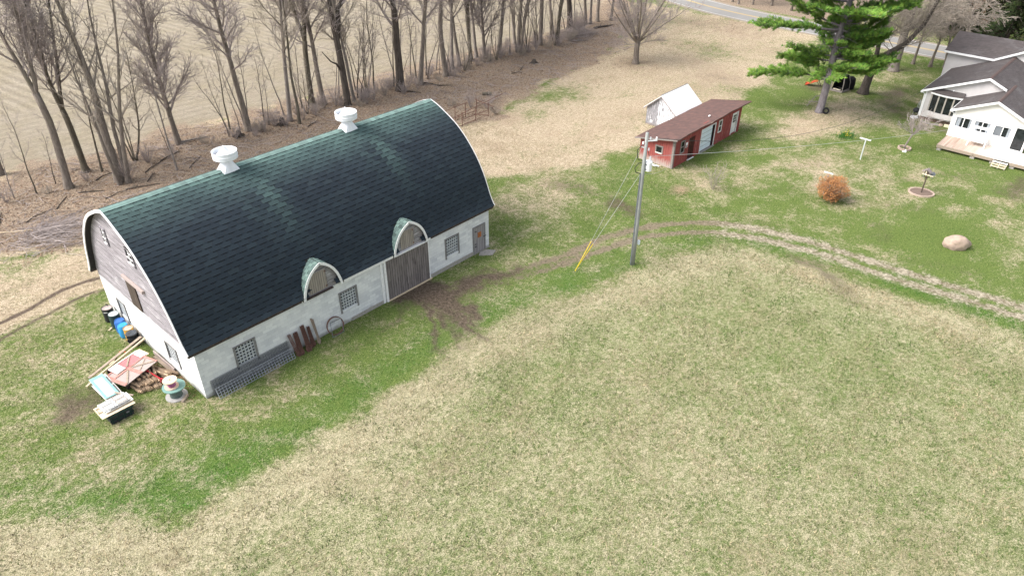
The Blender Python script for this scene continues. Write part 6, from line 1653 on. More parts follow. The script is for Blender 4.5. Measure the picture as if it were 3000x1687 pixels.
# ------------------------------------------------------------------ trees
def unit(v): return v.normalized()
class TreeGen:
    def __init__(s, seed): s.r = random.Random(seed); s.trunk = MB(); s.crown = MB()
    def path(s, p, d, ln, nseg, wob, lift):
        pts = [Vector(p)]; d = Vector(d).normalized(); st = ln/nseg; dirs = [d.copy()]
        for i in range(nseg):
            d = (d+Vector((s.r.gauss(0,wob), s.r.gauss(0,wob), s.r.gauss(0,wob)*.6+lift))).normalized()
            pts.append(pts[-1]+d*st); dirs.append(d.copy())
        return pts, dirs
    def side(s, d, ang):
        o = d.orthogonal().normalized(); o = Matrix.Rotation(s.r.uniform(0,2*math.pi), 3, d) @ o
        return (d*math.cos(ang)+o*math.sin(ang)).normalized()
    def branch(s, p, d, ln, r, lev, P, mb=None, sides=4):
        """recursive limb; P: parameters"""
        nseg = (7,5,3,2)[min(lev,3)]
        pts, dirs = s.path(p, d, ln, nseg, P['wob'][min(lev,3)], P['lift'][min(lev,3)])
        rt_ = max(P['rmin'], r*.25)
        rad = [r+(rt_-r)*(i/nseg)**.8 for i in range(nseg+1)]
        (mb or s.crown).tube([tuple(q) for q in pts], rad, max(3, sides), cap=False)
        if lev >= P['lev']: return
        n = P['n'][lev]; n = max(1, int(n*s.r.uniform(.75,1.25)*(ln/P['ref'][lev])**.7))
        for k in range(n):
            f = P['f0'][lev]+(1-P['f0'][lev])*((k+s.r.random())/n); i = min(nseg-1, int(f*nseg)); t = f*nseg-i
            q = pts[i].lerp(pts[i+1], t); rr_ = rad[i]+(rad[i+1]-rad[i])*t
            dd = s.side(dirs[i+1], R(s.r.uniform(*P['ang'][lev])))
            if dd.z < -.2 and s.r.random() < .7: dd.z = abs(dd.z)*.4; dd.normalize()
            l2 = ln*s.r.uniform(*P['k'][lev])*(1.05-.45*f)
            s.branch(q, dd, l2, max(P['rmin'], rr_*s.r.uniform(.35,.6)), lev+1, P, None, 3 if lev >= 1 else 4)
    def stem(s, base, d, H, r0, r1, P, f0, nl, lenr, ang=(30,55), wob=.05, lift=.05, nseg=12, flare=1.35, wind=None, sides=9):
        pts, dirs = s.path(base, d, H, nseg, wob, lift)
        rad = [r0+(r1-r0)*(i/nseg)**.85 for i in range(nseg+1)]
        # root flare
        p0 = pts[0]; pts2 = [p0-Vector((0,0,.12)), p0+dirs[0]*.10, p0+dirs[0]*.45]+pts[1:]; rad2 = [r0*flare*1.12, r0*flare, r0*1.06]+rad[1:]
        s.trunk.tube([tuple(q) for q in pts2], rad2, sides, cap=True)
        ph = s.r.uniform(0,6.28)
        for k in range(nl):
            f = f0+(1-f0)*((k+s.r.random()*.9)/nl)**.92; f = min(f, .985); i = min(nseg-1, int(f*nseg)); t = f*nseg-i
            q = pts[i].lerp(pts[i+1], t); rr_ = rad[i]+(rad[i+1]-rad[i])*t
            ph += 2.4+s.r.uniform(-.5,.5); dd = dirs[i+1]; o = dd.orthogonal().normalized(); o = Matrix.Rotation(ph, 3, dd) @ o
            a = R(s.r.uniform(*ang)*(1.12-.45*f)); v = (dd*math.cos(a)+o*math.sin(a)).normalized()
            l = H*s.r.uniform(*lenr)*(1.15-.62*f)
            s.branch(q, v, l, max(P['rmin'], min(rr_*.62, .022*l+.008)), 0, P)
        return pts, dirs, rad
PW = dict(lev=2, wob=(.10,.13,.16,.18), lift=(.075,.05,.03,0), n=(9,6,4), ref=(4,1.6,.7), f0=(.18,.15,.1), ang=((25,50),(25,60),(30,60)), k=((.28,.48),(.30,.6),(.4,.7)), rmin=.0105)
PF = dict(PW, lev=2, wob=(.12,.17,.2,.2), n=(15,11,4), k=((.3,.52),(.35,.65),(.4,.7)))                 # finer
PS = dict(PW, lev=1, n=(6,4,3), ref=(1.6,.8,.5), rmin=.008)
def finish(g, name, label, cat, bark, twig, loc=(0,0,0), group=None):
    t = thing(name, label, cat, (0,0,0), group)
    if g.trunk.v: g.trunk.build('trunk', MAT[bark], t, smooth=True)
    if g.crown.v: g.crown.build('crown', MAT[twig], t)
    t.location = loc
    return t
def place(proto, used, x, y, s, rz, label, name=None, group=None):
    """first use moves the prototype itself, later uses copy it with its parts"""
    if id(proto) not in used: used.add(id(proto)); o = proto
    else: o = copy_tree(proto)
    o.location = (x,y,0); o.rotation_euler = (0,0,rz); o.scale = (s,s,s) if not isinstance(s, tuple) else s
    o['label'] = label
    if group: o['group'] = group
    return o
used = set()
GT = 'bare trees in the row behind the barn'
# --- prototypes
def proto_fork(seed, H, r, bark, twig, fork=.36, P=PF):
    g = TreeGen(seed)
    pts, dirs, rad = g.stem((0,0,0), (.02,.03,1), H*fork, r, r*.80, PS, .55, 5, (.12,.24), (45,75), .03, .02, 7)
    top = pts[-1]; n = 2+(seed % 2)
    a0 = g.r.uniform(0,6.28)
    for k in range(n):
        a = a0+2*math.pi*k/n; d = Vector((math.cos(a)*.20, math.sin(a)*.20, 1)).normalized()
        q, dq = g.path(top-Vector((0,0,.12)), d, H*(1-fork)*g.r.uniform(.88,1.0), 10, .05, .07)
        rr_ = [r*.60+(.025-r*.60)*(i/10)**.85 for i in range(11)]
        g.trunk.tube([tuple(v) for v in q], rr_, 8, cap=False)
        for j in range(24):
            f = .06+.88*(j+g.r.random())/17; i = min(9, int(f*10)); t = f*10-i; p = q[i].lerp(q[i+1], t)
            v = g.side(dq[i+1], R(g.r.uniform(22,48))); v.z = max(v.z, .25); l = H*g.r.uniform(.15,.29)*(1.12-.55*f)
            g.branch(p, v, l, max(.012, min((rr_[i])*.55, .022*l)), 0, dict(P, n=(11,10,4)))
    return finish(g, 'bare_tree', '', 'tree', bark, twig, group=GT)
def proto_straight(seed, H, r, bark, twig, f0=.30, nl=30, ln=(.16,.28), ang=(38,62), P=PF, wob=.035):
    g = TreeGen(seed); g.stem((0,0,0), (.0,.02,1), H, r, .03, P, f0, nl, ln, ang, wob, .03, 14)
    for k in range(4):     # a few low dead limbs
        z = H*g.r.uniform(.14,.34); a = g.r.uniform(0,6.28); g.branch((math.cos(a)*r*.6,math.sin(a)*r*.6,z), (math.cos(a),math.sin(a),.15), g.r.uniform(1.2,2.6), .025, 0, dict(PS, lift=(-.02,0,0,0), wob=(.2,.2,.2,.2)))
    return finish(g, 'bare_tree', '', 'tree', bark, twig, group=GT)
def proto_multi(seed, H, r, n, bark, twig, spread=.16, P=PW):
    g = TreeGen(seed)
    for k in range(n):
        a = 2*math.pi*k/n+g.r.uniform(-.4,.4); d = Vector((math.cos(a)*spread,math.sin(a)*spread,1)); h = H*(1 if k == 0 else g.r.uniform(.62,.9)); rr_ = r if k == 0 else r*g.r.uniform(.45,.7)
        g.stem((math.cos(a)*r*1.1,math.sin(a)*r*1.1,0), d, h, rr_, .022, P, .22, 20 if k == 0 else 13, (.16,.28), (25,50), .05, .05, 12)
    return finish(g, 'bare_tree', '', 'tree', bark, twig, group=GT)
def proto_slim(seed, H, r, bark, twig, nl=13, lean=(.03,.0)):
    g = TreeGen(seed); g.stem((0,0,0), (lean[0],lean[1],1), H, r, .012, PW, .30, nl, (.12,.24), (30,55), .06, .03, 12, 1.15, sides=6)
    return finish(g, 'slim_tree', '', 'tree', bark, twig, group='slim young trees in the row behind the barn')
def proto_crooked(seed):
    g = TreeGen(seed)
    Q = [(0,0,-.1),(0,0,.1),(.03,0,.6),(-.10,.05,3.2),(-.35,.1,5.2),(-.55,.2,7.0),(-.75,.2,9.0),(-.62,.3,12),(-.8,.4,15)]
    g.trunk.tube(Q, [.38,.34,.29,.27,.25,.20,.15,.10,.03], 10)
    B = [(-.36,.1,5.3),(.05,-.05,6.6),(.12,-.1,7.7),(.9,-.35,8.15),(1.6,-.6,9.2),(1.8,-.8,11.2),(1.7,-.9,13.5)]
    g.trunk.tube(B, [.20,.19,.18,.17,.14,.09,.03], 9)
    D = [(.05,0,2.5),(-.6,.3,3.6),(-1.3,.5,4.0),(-1.9,.9,4.9)]; g.trunk.tube(D, [.10,.08,.06,.03], 6)
    for path in (Q[4:], B[2:]):
        for j in range(20):
            f = g.r.random()*(len(path)-1.01); i = int(f); p = Vector(path[i]).lerp(Vector(path[i+1]), f-i); a = g.r.uniform(0,6.28)
            g.branch(p, (math.cos(a),math.sin(a),g.r.uniform(.3,1.1)), g.r.uniform(1.4,3.4), .035, 0, PW)
    return finish(g, 'bare_tree', '', 'tree', 'bark_dark', 'twig_grey', group=GT)
pA = proto_fork(2, 19, .27, 'bark_grey', 'twig_grey'); pB = proto_fork(5, 18, .24, 'bark_olive', 'twig_grey', .28)
pC = proto_straight(8, 19, .25, 'bark_grey', 'twig_grey', .26, 40); pD = proto_straight(12, 18, .36, 'bark_dark', 'twig_grey', .28, 36, (.2,.34), (40,65))
pE = proto_multi(14, 17, .30, 4, 'bark_grey', 'twig_tan'); pF = proto_straight(17, 16, .22, 'bark_grey', 'twig_grey', .14, 62, (.16,.27), (26,48))
pG = proto_crooked(20); pH = proto_straight(23, 17, .20, 'bark_pale', 'twig_tan', .30, 30)
pI = proto_slim(26, 12, .10, 'bark_olive', 'twig_grey'); pJ = proto_slim(29, 11, .085, 'bark_pale', 'twig_tan', 11, (-.05,.03)); pK = proto_slim(33, 9, .075, 'bark_dark', 'twig_grey', 12, (.02,-.08))
pL = proto_multi(36, 10, .10, 4, 'bark_olive', 'twig_tan', .30); pL.name = 'slim_tree'
ROW = [
 (pA, 4.72,29.54,.92,.3,'thick bare tree nearest the left edge with its trunk forking high'),
 (pB, 6.79,31.60,.90,1.2,'bare tree forking into two straight limbs, second big trunk from the left edge'),
 (pE, 7.96,27.50,1.0,2.1,'thick bare tree with several stems from one base left of the barn ridge'),
 (pF, 14.46,31.54,.95,.8,'bare tree with dense fine ascending twigs left of the left ventilator'),
 (pC, 20.2,29.9,.96,2.6,'straight bare trunk rising just right of the left ventilator'),
 (pH, 24.10,29.24,.95,.5,'pale straight bare trunk midway between the two ventilators'),
 (pI, 24.27,28.02,1.25,1.0,'bare trunk with a broken side snag close to the pale trunk between the ventilators'),
 (pB, 27.99,31.39,1.02,4.0,'big spreading bare tree with thick side limbs left of the right ventilator'),
 (pC, 28.74,30.58,.90,.2,'straight bare trunk standing close behind the spreading tree left of the right ventilator'),
 (pG, 30.21,28.72,1.0,.65,'dark crooked bare tree with an elbowed limb above the right ventilator'),
 (pH, 31.24,29.07,.80,3.1,'thinner bare trunk hugging the right side of the dark crooked tree'),
 (pD, 36.55,28.30,1.05,1.7,'very thick two toned bare trunk above the barn ridge end'),
 (pC, 39.12,28.15,.95,4.4,'straight grey bare trunk just right of the very thick one'),
 (pA, 42.85,28.26,.90,2.2,'bare tree with a big limb bent to the right above the pipe pen'),
 (pH, 45.02,29.55,.9,1.1,'slender dark bare trunk right of the bent limb tree'),
 (pC, 46.27,29.72,.8,.9,'straight bare trunk behind the short log in the leaf litter'),
 (pB, 48.63,30.30,.85,5.1,'forked bare tree at the middle of the crowded trunks'),
 (pH, 49.84,30.60,.85,2.9,'pale bare trunk between the forked tree and a dark trunk'),
 (pF, 50.31,29.70,.80,.1,'dark straight bare trunk on the right of the pale one in the crowd'),
 (pC, 52.65,29.66,.85,3.6,'grey bare trunk in the crowd with a shrubby foot'),
 (pE, 54.87,28.55,.80,1.3,'bare tree of several close stems above a tangle of twigs'),
 (pA, 58.84,28.66,.88,3.9,'forked bare tree left of the dark brush heap'),
 (pB, 60.73,27.56,.9,2.5,'leaning bare tree beside the dark brush heap'),
 (pD, 66.67,30.32,.95,.4,'fattest dark bare trunk behind the brush heap at the far right of the row'),
 (pC, 70.31,30.60,.8,1.9,'thin straight bare trunk right of the fattest far trunk'),
 (pH, 71.05,30.35,.8,4.2,'pale thin bare trunk second right of the fattest far trunk'),
 (pC, 72.59,30.33,.85,5.6,'dark bare trunk third right of the fattest far trunk'),
 (pF, 74.4,29.4,.8,2.0,'last bare trunk of the row behind the lone spreading tree'),
 (pA, 2.0,36.0,.95,5.0,'bare tree cut off by the left picture edge'),
 (pC, 63.4,30.5,.8,.7,'upright bare trunk between the leaning tree and the fattest far trunk'),
 (pH, 57.0,31.2,.8,3.3,'pale bare trunk standing back in the field side of the row'),
]
for p, x, y, s, rz, lb in ROW: place(p, used, x, y, s*1.16, rz, lb, group=GT)
SLIM = [(pI,2.68,30.32,.62),(pJ,1.29,30.80,.6),(pK,4.31,31.06,.55),(pL,10.4,30.9,.95),(pI,7.66,30.66,.9),(pJ,11.82,26.6,1.0),(pK,21.90,30.0,.8),(pJ,22.18,29.74,.6),(pK,18.6,30.6,.7),(pI,19.2,31.4,.8),(pL,33.6,30.2,.8),
 (pI,34.73,30.24,.95),(pJ,33.0,29.0,.85),(pK,32.1,29.6,.9),(pJ,37.6,30.4,.8),(pK,40.8,28.9,.75),(pI,41.6,30.0,.9),(pJ,43.6,30.6,.9),(pK,44.0,28.7,.7),(pI,47.3,29.2,.9),(pK,51.2,30.6,.9),(pJ,51.9,29.2,.85),(pI,53.6,30.4,.85),(pK,53.4,28.6,.8),(pJ,55.9,30.0,.9),(pI,56.6,28.9,.85),(pK,57.7,28.4,.8),(pJ,59.8,30.4,.8),(pI,61.9,29.6,.8),(pK,64.6,29.4,.8),(pJ,65.4,31.2,.8),(pI,68.3,30.8,.8),(pK,69.3,30.0,.8),(pL,50.8,28.3,.5),(pL,59.9,27.2,.55),(pL,55.6,27.9,.5),(pL,45.6,28.2,.5),(pJ,9.4,31.6,.55),(pK,13.2,30.8,.5),(pL,26.2,29.6,.5),(pJ,29.4,29.5,.7),(pK,27.0,30.5,.7)]
rz_ = random.Random(2)
for k in range(34):
    x_ = rz_.uniform(17, 63); y_ = 28.4+rz_.random()*3.2; SLIM.append(((pI,pJ,pK,pJ)[k % 4], x_, y_, rz_.uniform(.5,.95)))
for p, x, y, s in SLIM:
    place(p, used, x, y, s, rz_.uniform(0,6.28), 'slim bare young tree standing among the thicker trunks behind the barn', group='slim young trees in the row behind the barn')

# --- the lone spreading tree
g = TreeGen(41)
g.trunk.tube([(0,0,-.1),(0,0,.12),(.02,0,.5),(0,.03,1.6),(.03,0,2.7)], [.52,.42,.33,.29,.33], 12)
for k in range(13):
    a = 2*math.pi*k/13*2.0+g.r.uniform(-.25,.25); tilt = .25+.95*(k/12)
    d = (math.cos(a)*tilt, math.sin(a)*tilt, 1); z0 = 2.3+.35*g.r.random()
    q, dq = g.path((math.cos(a)*.12,math.sin(a)*.12,z0), d, 8.2-1.6*(k/12), 9, .06, .04)
    rr_ = [.15*(1-.3*k/12)+(.02-.15*(1-.3*k/12))*(i/9)**.8 for i in range(10)]
    g.trunk.tube([tuple(v) for v in q], rr_, 7, cap=False)
    for j in range(15):
        f = .12+.86*(j+g.r.random())/15; i = min(8, int(f*9)); p = q[i].lerp(q[i+1], f*9-i)
        g.branch(p, g.side(dq[i+1], R(g.r.uniform(25,55))), g.r.uniform(1.2,2.4)*(1.1-.4*f), .02, 0, PF)
for k in range(5):
    a = g.r.uniform(0,6.28); g.branch((math.cos(a)*.25,math.sin(a)*.25,1.9+.15*k), (math.cos(a),math.sin(a),.12), g.r.uniform(2.4,4.2), .045, 0, dict(PF, lift=(-.01,.02,.02,0)))
finish(g, 'spreading_tree', 'lone bare tree with a short trunk and wide vase shaped crown in the dry grass', 'tree', 'bark_grey', 'twig_grey', (60.61,15.98,0))

# --- house side trees
g = TreeGen(52)          # leaning gnarled trunk beside the pine
right = Vector((.67,-.74,0)); back = Vector((.74,.67,0))
def pr(r, b, z): return tuple(right*r+back*b+Vector((0,0,z)))
T = [pr(-.05,0,-.1),pr(0,0,.15),pr(0,0,.6),pr(.10,0,1.6),pr(.35,.0,3.0),pr(1.3,.1,3.9),pr(3.0,.3,4.9),pr(4.2,.4,6.6),pr(5.0,.5,9.0),pr(5.6,.6,12.0)]
g.trunk.tube(T, [.66,.56,.45,.40,.36,.30,.25,.20,.14,.04], 11)
T2_ = [pr(.35,0,3.0),pr(.5,.6,4.6),pr(.9,1.0,7.0),pr(1.0,1.3,10.5),pr(1.4,1.6,13)]
g.trunk.tube(T2_, [.26,.22,.17,.10,.03], 8)
for path, n in ((T[5:], 26), (T2_[1:], 22)):
    for j in range(n):
        f = g.r.random()*(len(path)-1.01); i = int(f); p = Vector(path[i]).lerp(Vector(path[i+1]), f-i); a = g.r.uniform(0,6.28)
        g.branch(p, (math.cos(a),math.sin(a),g.r.uniform(.3,1.0)), g.r.uniform(2,4.4), .05, 0, PF)
finish(g, 'gnarled_tree', 'gnarled bare tree with a mossy foot and trunk leaning right beside the pine', 'tree', 'bark_dark', 'twig_tan', (68.1,-6.75,0))
PD = dict(PF, lift=(-.015,-.07,-.10,-.1), wob=(.11,.14,.16,.18), n=(15,9,3), rmin=.014, k=((.3,.5),(.4,.7),(.4,.7)))
g = TreeGen(57)          # big tree left of the house with drooping twigs
T = [(0,0,-.1),(0,0,.15),pr(.02,0,.7),pr(.05,0,2.5),pr(.10,0,4.4),pr(.2,0,6.0),pr(.4,0,8),pr(.5,.1,11),pr(.6,.2,14.5)]
g.trunk.tube(T, [.78,.62,.50,.44,.42,.36,.27,.17,.05], 12)
for (r_, b_, up_, l, rad) in ((.9,.1,.75,7.5,.20),(1,-.5,.5,7.0,.17),(-.8,.3,.9,6.5,.17),(.5,.9,.8,6.5,.15),(-.5,-.8,.9,6,.15),(1,.3,.35,7.5,.16),(.8,-.2,.25,7.0,.13),(.3,-1,.6,6,.14),(-1,-.2,.6,5.5,.13)):
    z0 = g.r.uniform(4.2,7.0); d = right*r_+back*b_+Vector((0,0,up_))
    q, dq = g.path(Vector(pr(.12,0,z0)), d, l, 9, .07, -.01)
    rr_ = [rad+(.025-rad)*(i/9)**.8 for i in range(10)]; g.trunk.tube([tuple(v) for v in q], rr_, 7, cap=False)
    for j in range(15):
        f = .15+.84*(j+g.r.random())/15; i = min(8, int(f*9)); p = q[i].lerp(q[i+1], f*9-i)
        g.branch(p, g.side(dq[i+1], R(g.r.uniform(30,65))), g.r.uniform(1.6,3.2), .03, 0, PD)
finish(g, 'broad_tree', 'big pale bare tree with drooping twigs standing left of the house gable', 'tree', 'bark_pale', 'twig_tan', (78.02,-6.3,0))
def proto_yard(seed, H, r):
    g = TreeGen(seed); g.stem((0,0,0), pr(.06,0,1), H, r, .02, dict(PF, lift=(.03,-.02,-.04,0)), .32, 20, (.26,.42), (40,70), .05, .03, 10)
    return finish(g, 'yard_tree', '', 'tree', 'bark_grey', 'twig_tan', group='small bare trees by the road')
y1 = proto_yard(61, 6.5, .17)
place(y1, used, 81.93, -7.13, 1.0, 0, 'small bare tree by the road, the left of two, right of the big pale trunk', group='small bare trees by the road')
place(y1, used, 82.2, -8.9, 1.06, 2.0, 'small bare tree by the road closest to the house gutter corner', group='small bare trees by the road')
place(pC, used, 83.0, -10.15, .62, 1.0, 'dark bare trunk touching the left edge of the far house roof', group='small bare trees by the road')
for (p, x, y, s, rz, lb) in ((pC,95.6,22.76,.7,.4,'bare trunk across the road, the left one of the far roadside group'),(pH,94.9,21.4,.7,2.4,'pale bare trunk across the road next to the left one'),(pF,96.0,19.7,.65,1.4,'bare tree across the road with low fine twigs'),(pA,97.5,17.5,.7,3.4,'forked bare tree across the road nearest the pine top'),(pB,96.5,14.0,.7,.9,'bare tree across the road hidden partly by the pine crown'),(pF,95.5,-1.5,.62,2.2,'bare tree across the road above the small yard trees'),(pE,96.5,-6.0,.55,.3,'many stemmed bare tree across the road behind the broad tree'),(pC,98.0,6.5,.75,1.9,'straight bare tree across the road right of the pine crown')):
    place(p, used, x, y, s, rz, lb, group='bare trees across the road')
t = thing('roadside_pole', 'plain grey wooden pole beside the road behind the pine', 'utility pole', (86.3,.45,0))
m = MB(); m.tube([(86.3,.45,-.1),(86.3,.45,9.5)], [.17,.13], 10); m.bar((86.3,-.6,9.0),(86.3,1.5,9.0),.1,.12); m.build('pole_shaft', MAT['grey_wood'], t)

# --- the white pine
def tuft(m, p, d, ln, n, col, rq, w=.034, spread=.95):
    d = d.normalized(); o = d.orthogonal().normalized()
    for k in range(n):
        a = rq.uniform(0,6.28); s = rq.uniform(.25,spread); v = (d+(Matrix.Rotation(a,3,d) @ o)*s+Vector((0,0,.18))).normalized()
        l = ln*rq.uniform(.7,1.15); q = v.orthogonal().normalized()*w; c = tuple(x*rq.uniform(.75,1.25) for x in col)
        b = p+v*l; m.face([tuple(p-q*.5), tuple(p+q*.5), tuple(b+q*.35), tuple(b-q*.35)], 0, c)
def pine_limb(br, fo, rq, p, d, ln, r, lite, dark, dense=1.0, bare=.30, rise=.02):
    g2 = TreeGen(rq.randrange(9999)); pts, dirs = g2.path(p, d, ln, 9, .07, rise)
    br.tube([tuple(v) for v in pts], [r+(.015-r)*(i/9) for i in range(10)], 6, cap=False)
    n = max(5, int(ln*3.6*dense)); shade = rq.random()
    for k in range(n):
        f = bare+(1-bare)*(k+rq.random())/n; i = min(8, int(f*9)); q = pts[i].lerp(pts[i+1], f*9-i); dd = dirs[i+1]
        sd = dd.cross(Vector((0,0,1))).normalized()*(1 if k % 2 else -1)
        v = (dd*rq.uniform(.5,1.0)+sd*rq.uniform(.5,1.1)+Vector((0,0,rq.uniform(-.05,.35)))).normalized()
        l = rq.uniform(.7,2.0)*(1.15-.45*f)*min(1, ln/4); e = q+v*l
        br.tube([tuple(q), tuple(q+v*l*.5), tuple(e)], [.014,.010,.007], 3, cap=False)
        nt_ = max(3, int(l/.17))
        for j in range(nt_):
            t_ = .25+.75*(j+rq.random()*.6)/nt_; c = lite if rq.random() < .35+.45*shade else dark
            mixk = rq.random()*.5; c = tuple(a*(1-mixk)+b*mixk for a, b in zip(c, dark if c is lite else lite))
            tuft(fo, q+(e-q)*min(1,t_)+Vector((rq.gauss(0,.05),rq.gauss(0,.05),rq.gauss(0,.07))), v*.7+Vector((0,0,.25)), rq.uniform(.24,.40), 14, c, rq, .036)
LITE, DARKN = (.235,.385,.065), (.070,.165,.030)
pine = thing('pine_tree', 'tall green white pine with bare lower trunk and dead inner twigs near the red shed', 'tree', (59.80,-5.70,0))
rq2 = random.Random(77); PB = Vector((59.80,-5.70,0)); rel = lambda r, b, z: PB+right*r+back*b+Vector((0,0,z))
TP = [rel(0,0,-.1),rel(0,0,.15),rel(.02,0,.6),rel(.10,.05,2.5),rel(.12,.1,4.5),rel(.05,.1,6.6),rel(.3,.15,9),rel(.4,.2,12),rel(.4,.2,15.5),rel(.45,.2,18.5)]
m = MB(); m.tube([tuple(v) for v in TP], [.50,.42,.36,.33,.31,.29,.24,.17,.09,.02], 12); m.build('trunk', MAT['bark_pine'], pine, smooth=True)
br = MB(); fo = MB()
def trunk_at(z):
    for a, b in zip(TP[:-1], TP[1:]):
        if a.z <= z <= b.z: return a.lerp(b, (z-a.z)/(b.z-a.z))
    return TP[-1]
LIMBS = [  # height, right, back, length, rise per step, radius
 (3.4,-1,.15,7.6,-.012,.12),(3.7,.95,.25,5.4,.03,.10),(4.0,.6,-.8,4.6,.02,.09),(4.2,-.6,-.8,4.4,-.02,.09),(4.3,1,-.15,6.0,.035,.11),(4.6,.3,.95,5.0,.03,.09),(4.8,-.8,.6,4.8,0,.09),(4.9,.9,.5,6.2,.05,.10),(5.1,.75,-.55,5.2,.04,.09),(5.3,1,.1,5.0,.06,.08),
 (5.5,.8,.7,5.0,.05,.08),(5.8,.3,-.95,3.6,.05,.07),(6.0,.95,-.3,4.6,.05,.08),(6.3,.4,.9,5.0,.05,.08),(6.6,1,.2,4.8,.05,.08),(7.1,.7,-.6,4.4,.05,.08),(7.4,.6,.8,5.2,.04,.08),
 (7.6,-1,-.05,8.6,.015,.13),(7.9,-.85,.45,7.2,.03,.11),(8.2,.9,.3,5.6,.04,.10),(8.4,.5,-.85,4.6,.03,.09),(8.7,-.45,.9,6.0,.04,.1),(8.9,.95,-.2,5.8,.04,.1),(9.1,-.7,-.6,5.4,.03,.09),
 (10.0,-1,.2,7.6,.02,.11),(10.2,1,.25,6.2,.03,.1),(10.4,.1,1,5.8,.04,.1),(10.6,.3,-1,4.8,.03,.09),(10.9,-.8,-.5,6.2,.03,.1),(11.2,.8,-.6,5.4,.03,.09),
 (12.0,-1,0,6.4,.03,.1),(12.2,1,.1,5.6,.03,.09),(12.4,.2,1,5.2,.04,.09),(12.6,-.2,-1,4.6,.03,.08),(13.4,.8,.6,4.6,.04,.08),(13.6,-.8,.5,4.8,.04,.08),(14.4,-.7,-.7,3.8,.04,.07),(14.6,.7,-.6,3.6,.04,.07),(15.6,-.9,.3,3.2,.05,.06),(15.8,.9,.2,3.0,.05,.06),(16.6,.1,1,2.4,.05,.05),(17.0,-.3,-1,2.0,.05,.05),(17.6,.5,.2,1.5,.05,.04)]
for k in range(34):
    z = 3.8+13*k/34; a = 2.4*k; LIMBS.append((z, math.cos(a), math.sin(a), (5.4 if z > 8.6 or z < 5.4 else 2.6)*rq2.uniform(.7,1.15)*(1 if z < 12.5 else max(.3, (19-z)/6.5)), .03, .06))
for (z, a, b, l, ri, rd) in LIMBS:
    d = right*a+back*b+Vector((0,0,.10 if z > 6 else .0)); pine_limb(br, fo, rq2, trunk_at(z), d, l*(.86 if a > .5 else .90), rd, LITE, DARKN, 2.9, .12 if l < 5.6 else .22, ri)
for k in range(46):      # grey dead twigs of the bare stretch
    z = rq2.uniform(5.6,8.2); a = rq2.uniform(0,6.28); L_ = rq2.uniform(1.0,2.8)
    g2 = TreeGen(k); pts, dd = g2.path(trunk_at(z), (math.cos(a),math.sin(a),rq2.uniform(-.1,.35)), L_, 5, .16, .0)
    br.tube([tuple(v) for v in pts], [.032,.025,.02,.015,.012,.009], 4, cap=False)
    for j in range(5):
        i = 1+j % 4; v = g2.side(dd[i], .8); br.tube([tuple(pts[i]), tuple(pts[i]+v*rq2.uniform(.3,.9))], [.013,.008], 3, cap=False)
br.build('branches', MAT['bark_pine'], pine); fo.build('needles', MAT['needles'], pine)

# --- dark evergreens beyond the road at the right edge
def conifer(seed, H, col_l, col_d):  # layered dark boughs
    t = thing('evergreen_tree', '', 'tree', (0,0,0), 'dark evergreens behind the house'); rq_ = random.Random(seed)
    m = MB(); m.tube([(0,0,-.1),(0,0,.4),(0,0,H*.5),(0,0,H)], [.26,.22,.13,.02], 8); m.build('trunk', MAT['bark_dark'], t)
    b = MB(); f = MB(); z = .8
    while z < H*.97:
        l = (1-z/H)*H*.34*rq_.uniform(.75,1.15)+.35
        for k in range(6):
            a = rq_.uniform(0,6.28); pts = [Vector((0,0,z)), Vector((math.cos(a)*l*.5,math.sin(a)*l*.5,z+.05*l)), Vector((math.cos(a)*l,math.sin(a)*l,z-.18*l))]
            b.tube([tuple(v) for v in pts], [.04,.03,.01], 4, cap=False); sh_c = rq_.random()
            for j in range(int(6+l*6)):
                q = rq_.uniform(.25,1); i = 0 if q < .5 else 1; p = pts[i].lerp(pts[i+1], q*2-i); off = Vector((rq_.gauss(0,.24*l*.5),rq_.gauss(0,.24*l*.5),rq_.gauss(-.05,.10)))
                c = tuple(x*(1-sh_c)+y*sh_c for x, y in zip(col_l, col_d)); tuft(f, p+off, Vector((math.cos(a),math.sin(a),-.25)), .34, 6, c, rq_, .075, .8)
        z += .36*rq_.uniform(.8,1.2)
    b.build('branches', MAT['bark_dark'], t); f.build('needles', MAT['needles'], t); return t
e1 = conifer(5, 13, (.085,.105,.030), (.022,.034,.012)); e2 = conifer(6, 11, (.060,.085,.026), (.015,.026,.010))
for (p, x, y, s, lb) in ((e1,97.5,-15.5,1.0,'dark olive evergreen beyond the road, the left one above the far house roof'),(e2,98.5,-20.0,1.1,'dark evergreen beyond the road filling the top right corner of the view'),(e2,95.2,-13.2,.80,'dark evergreen beyond the road nearest the rusty leaved tree'),(e1,95.0,-17.6,1.05,'olive evergreen beyond the road right behind the far house ridge'),(e2,98.0,-8.6,.85,'short dark evergreen left of the rusty leaved tree beyond the road'),(e1,101.0,-11.0,.9,'olive evergreen peeking out behind the rusty leaved tree'),(e2,100.5,-4.5,.7,'small dark evergreen beyond the road above the little yard trees'),(e1,103.5,-18.5,.95,'olive evergreen standing behind the front pair beyond the road'),(e2,103.0,-12.5,1.0,'darker evergreen farthest back beyond the road'),(e2,99.5,-25.0,1.0,'evergreen beyond the road at the very right edge')):
    o = place(p, used, x, y, s, x, lb, group='dark evergreens behind the house')
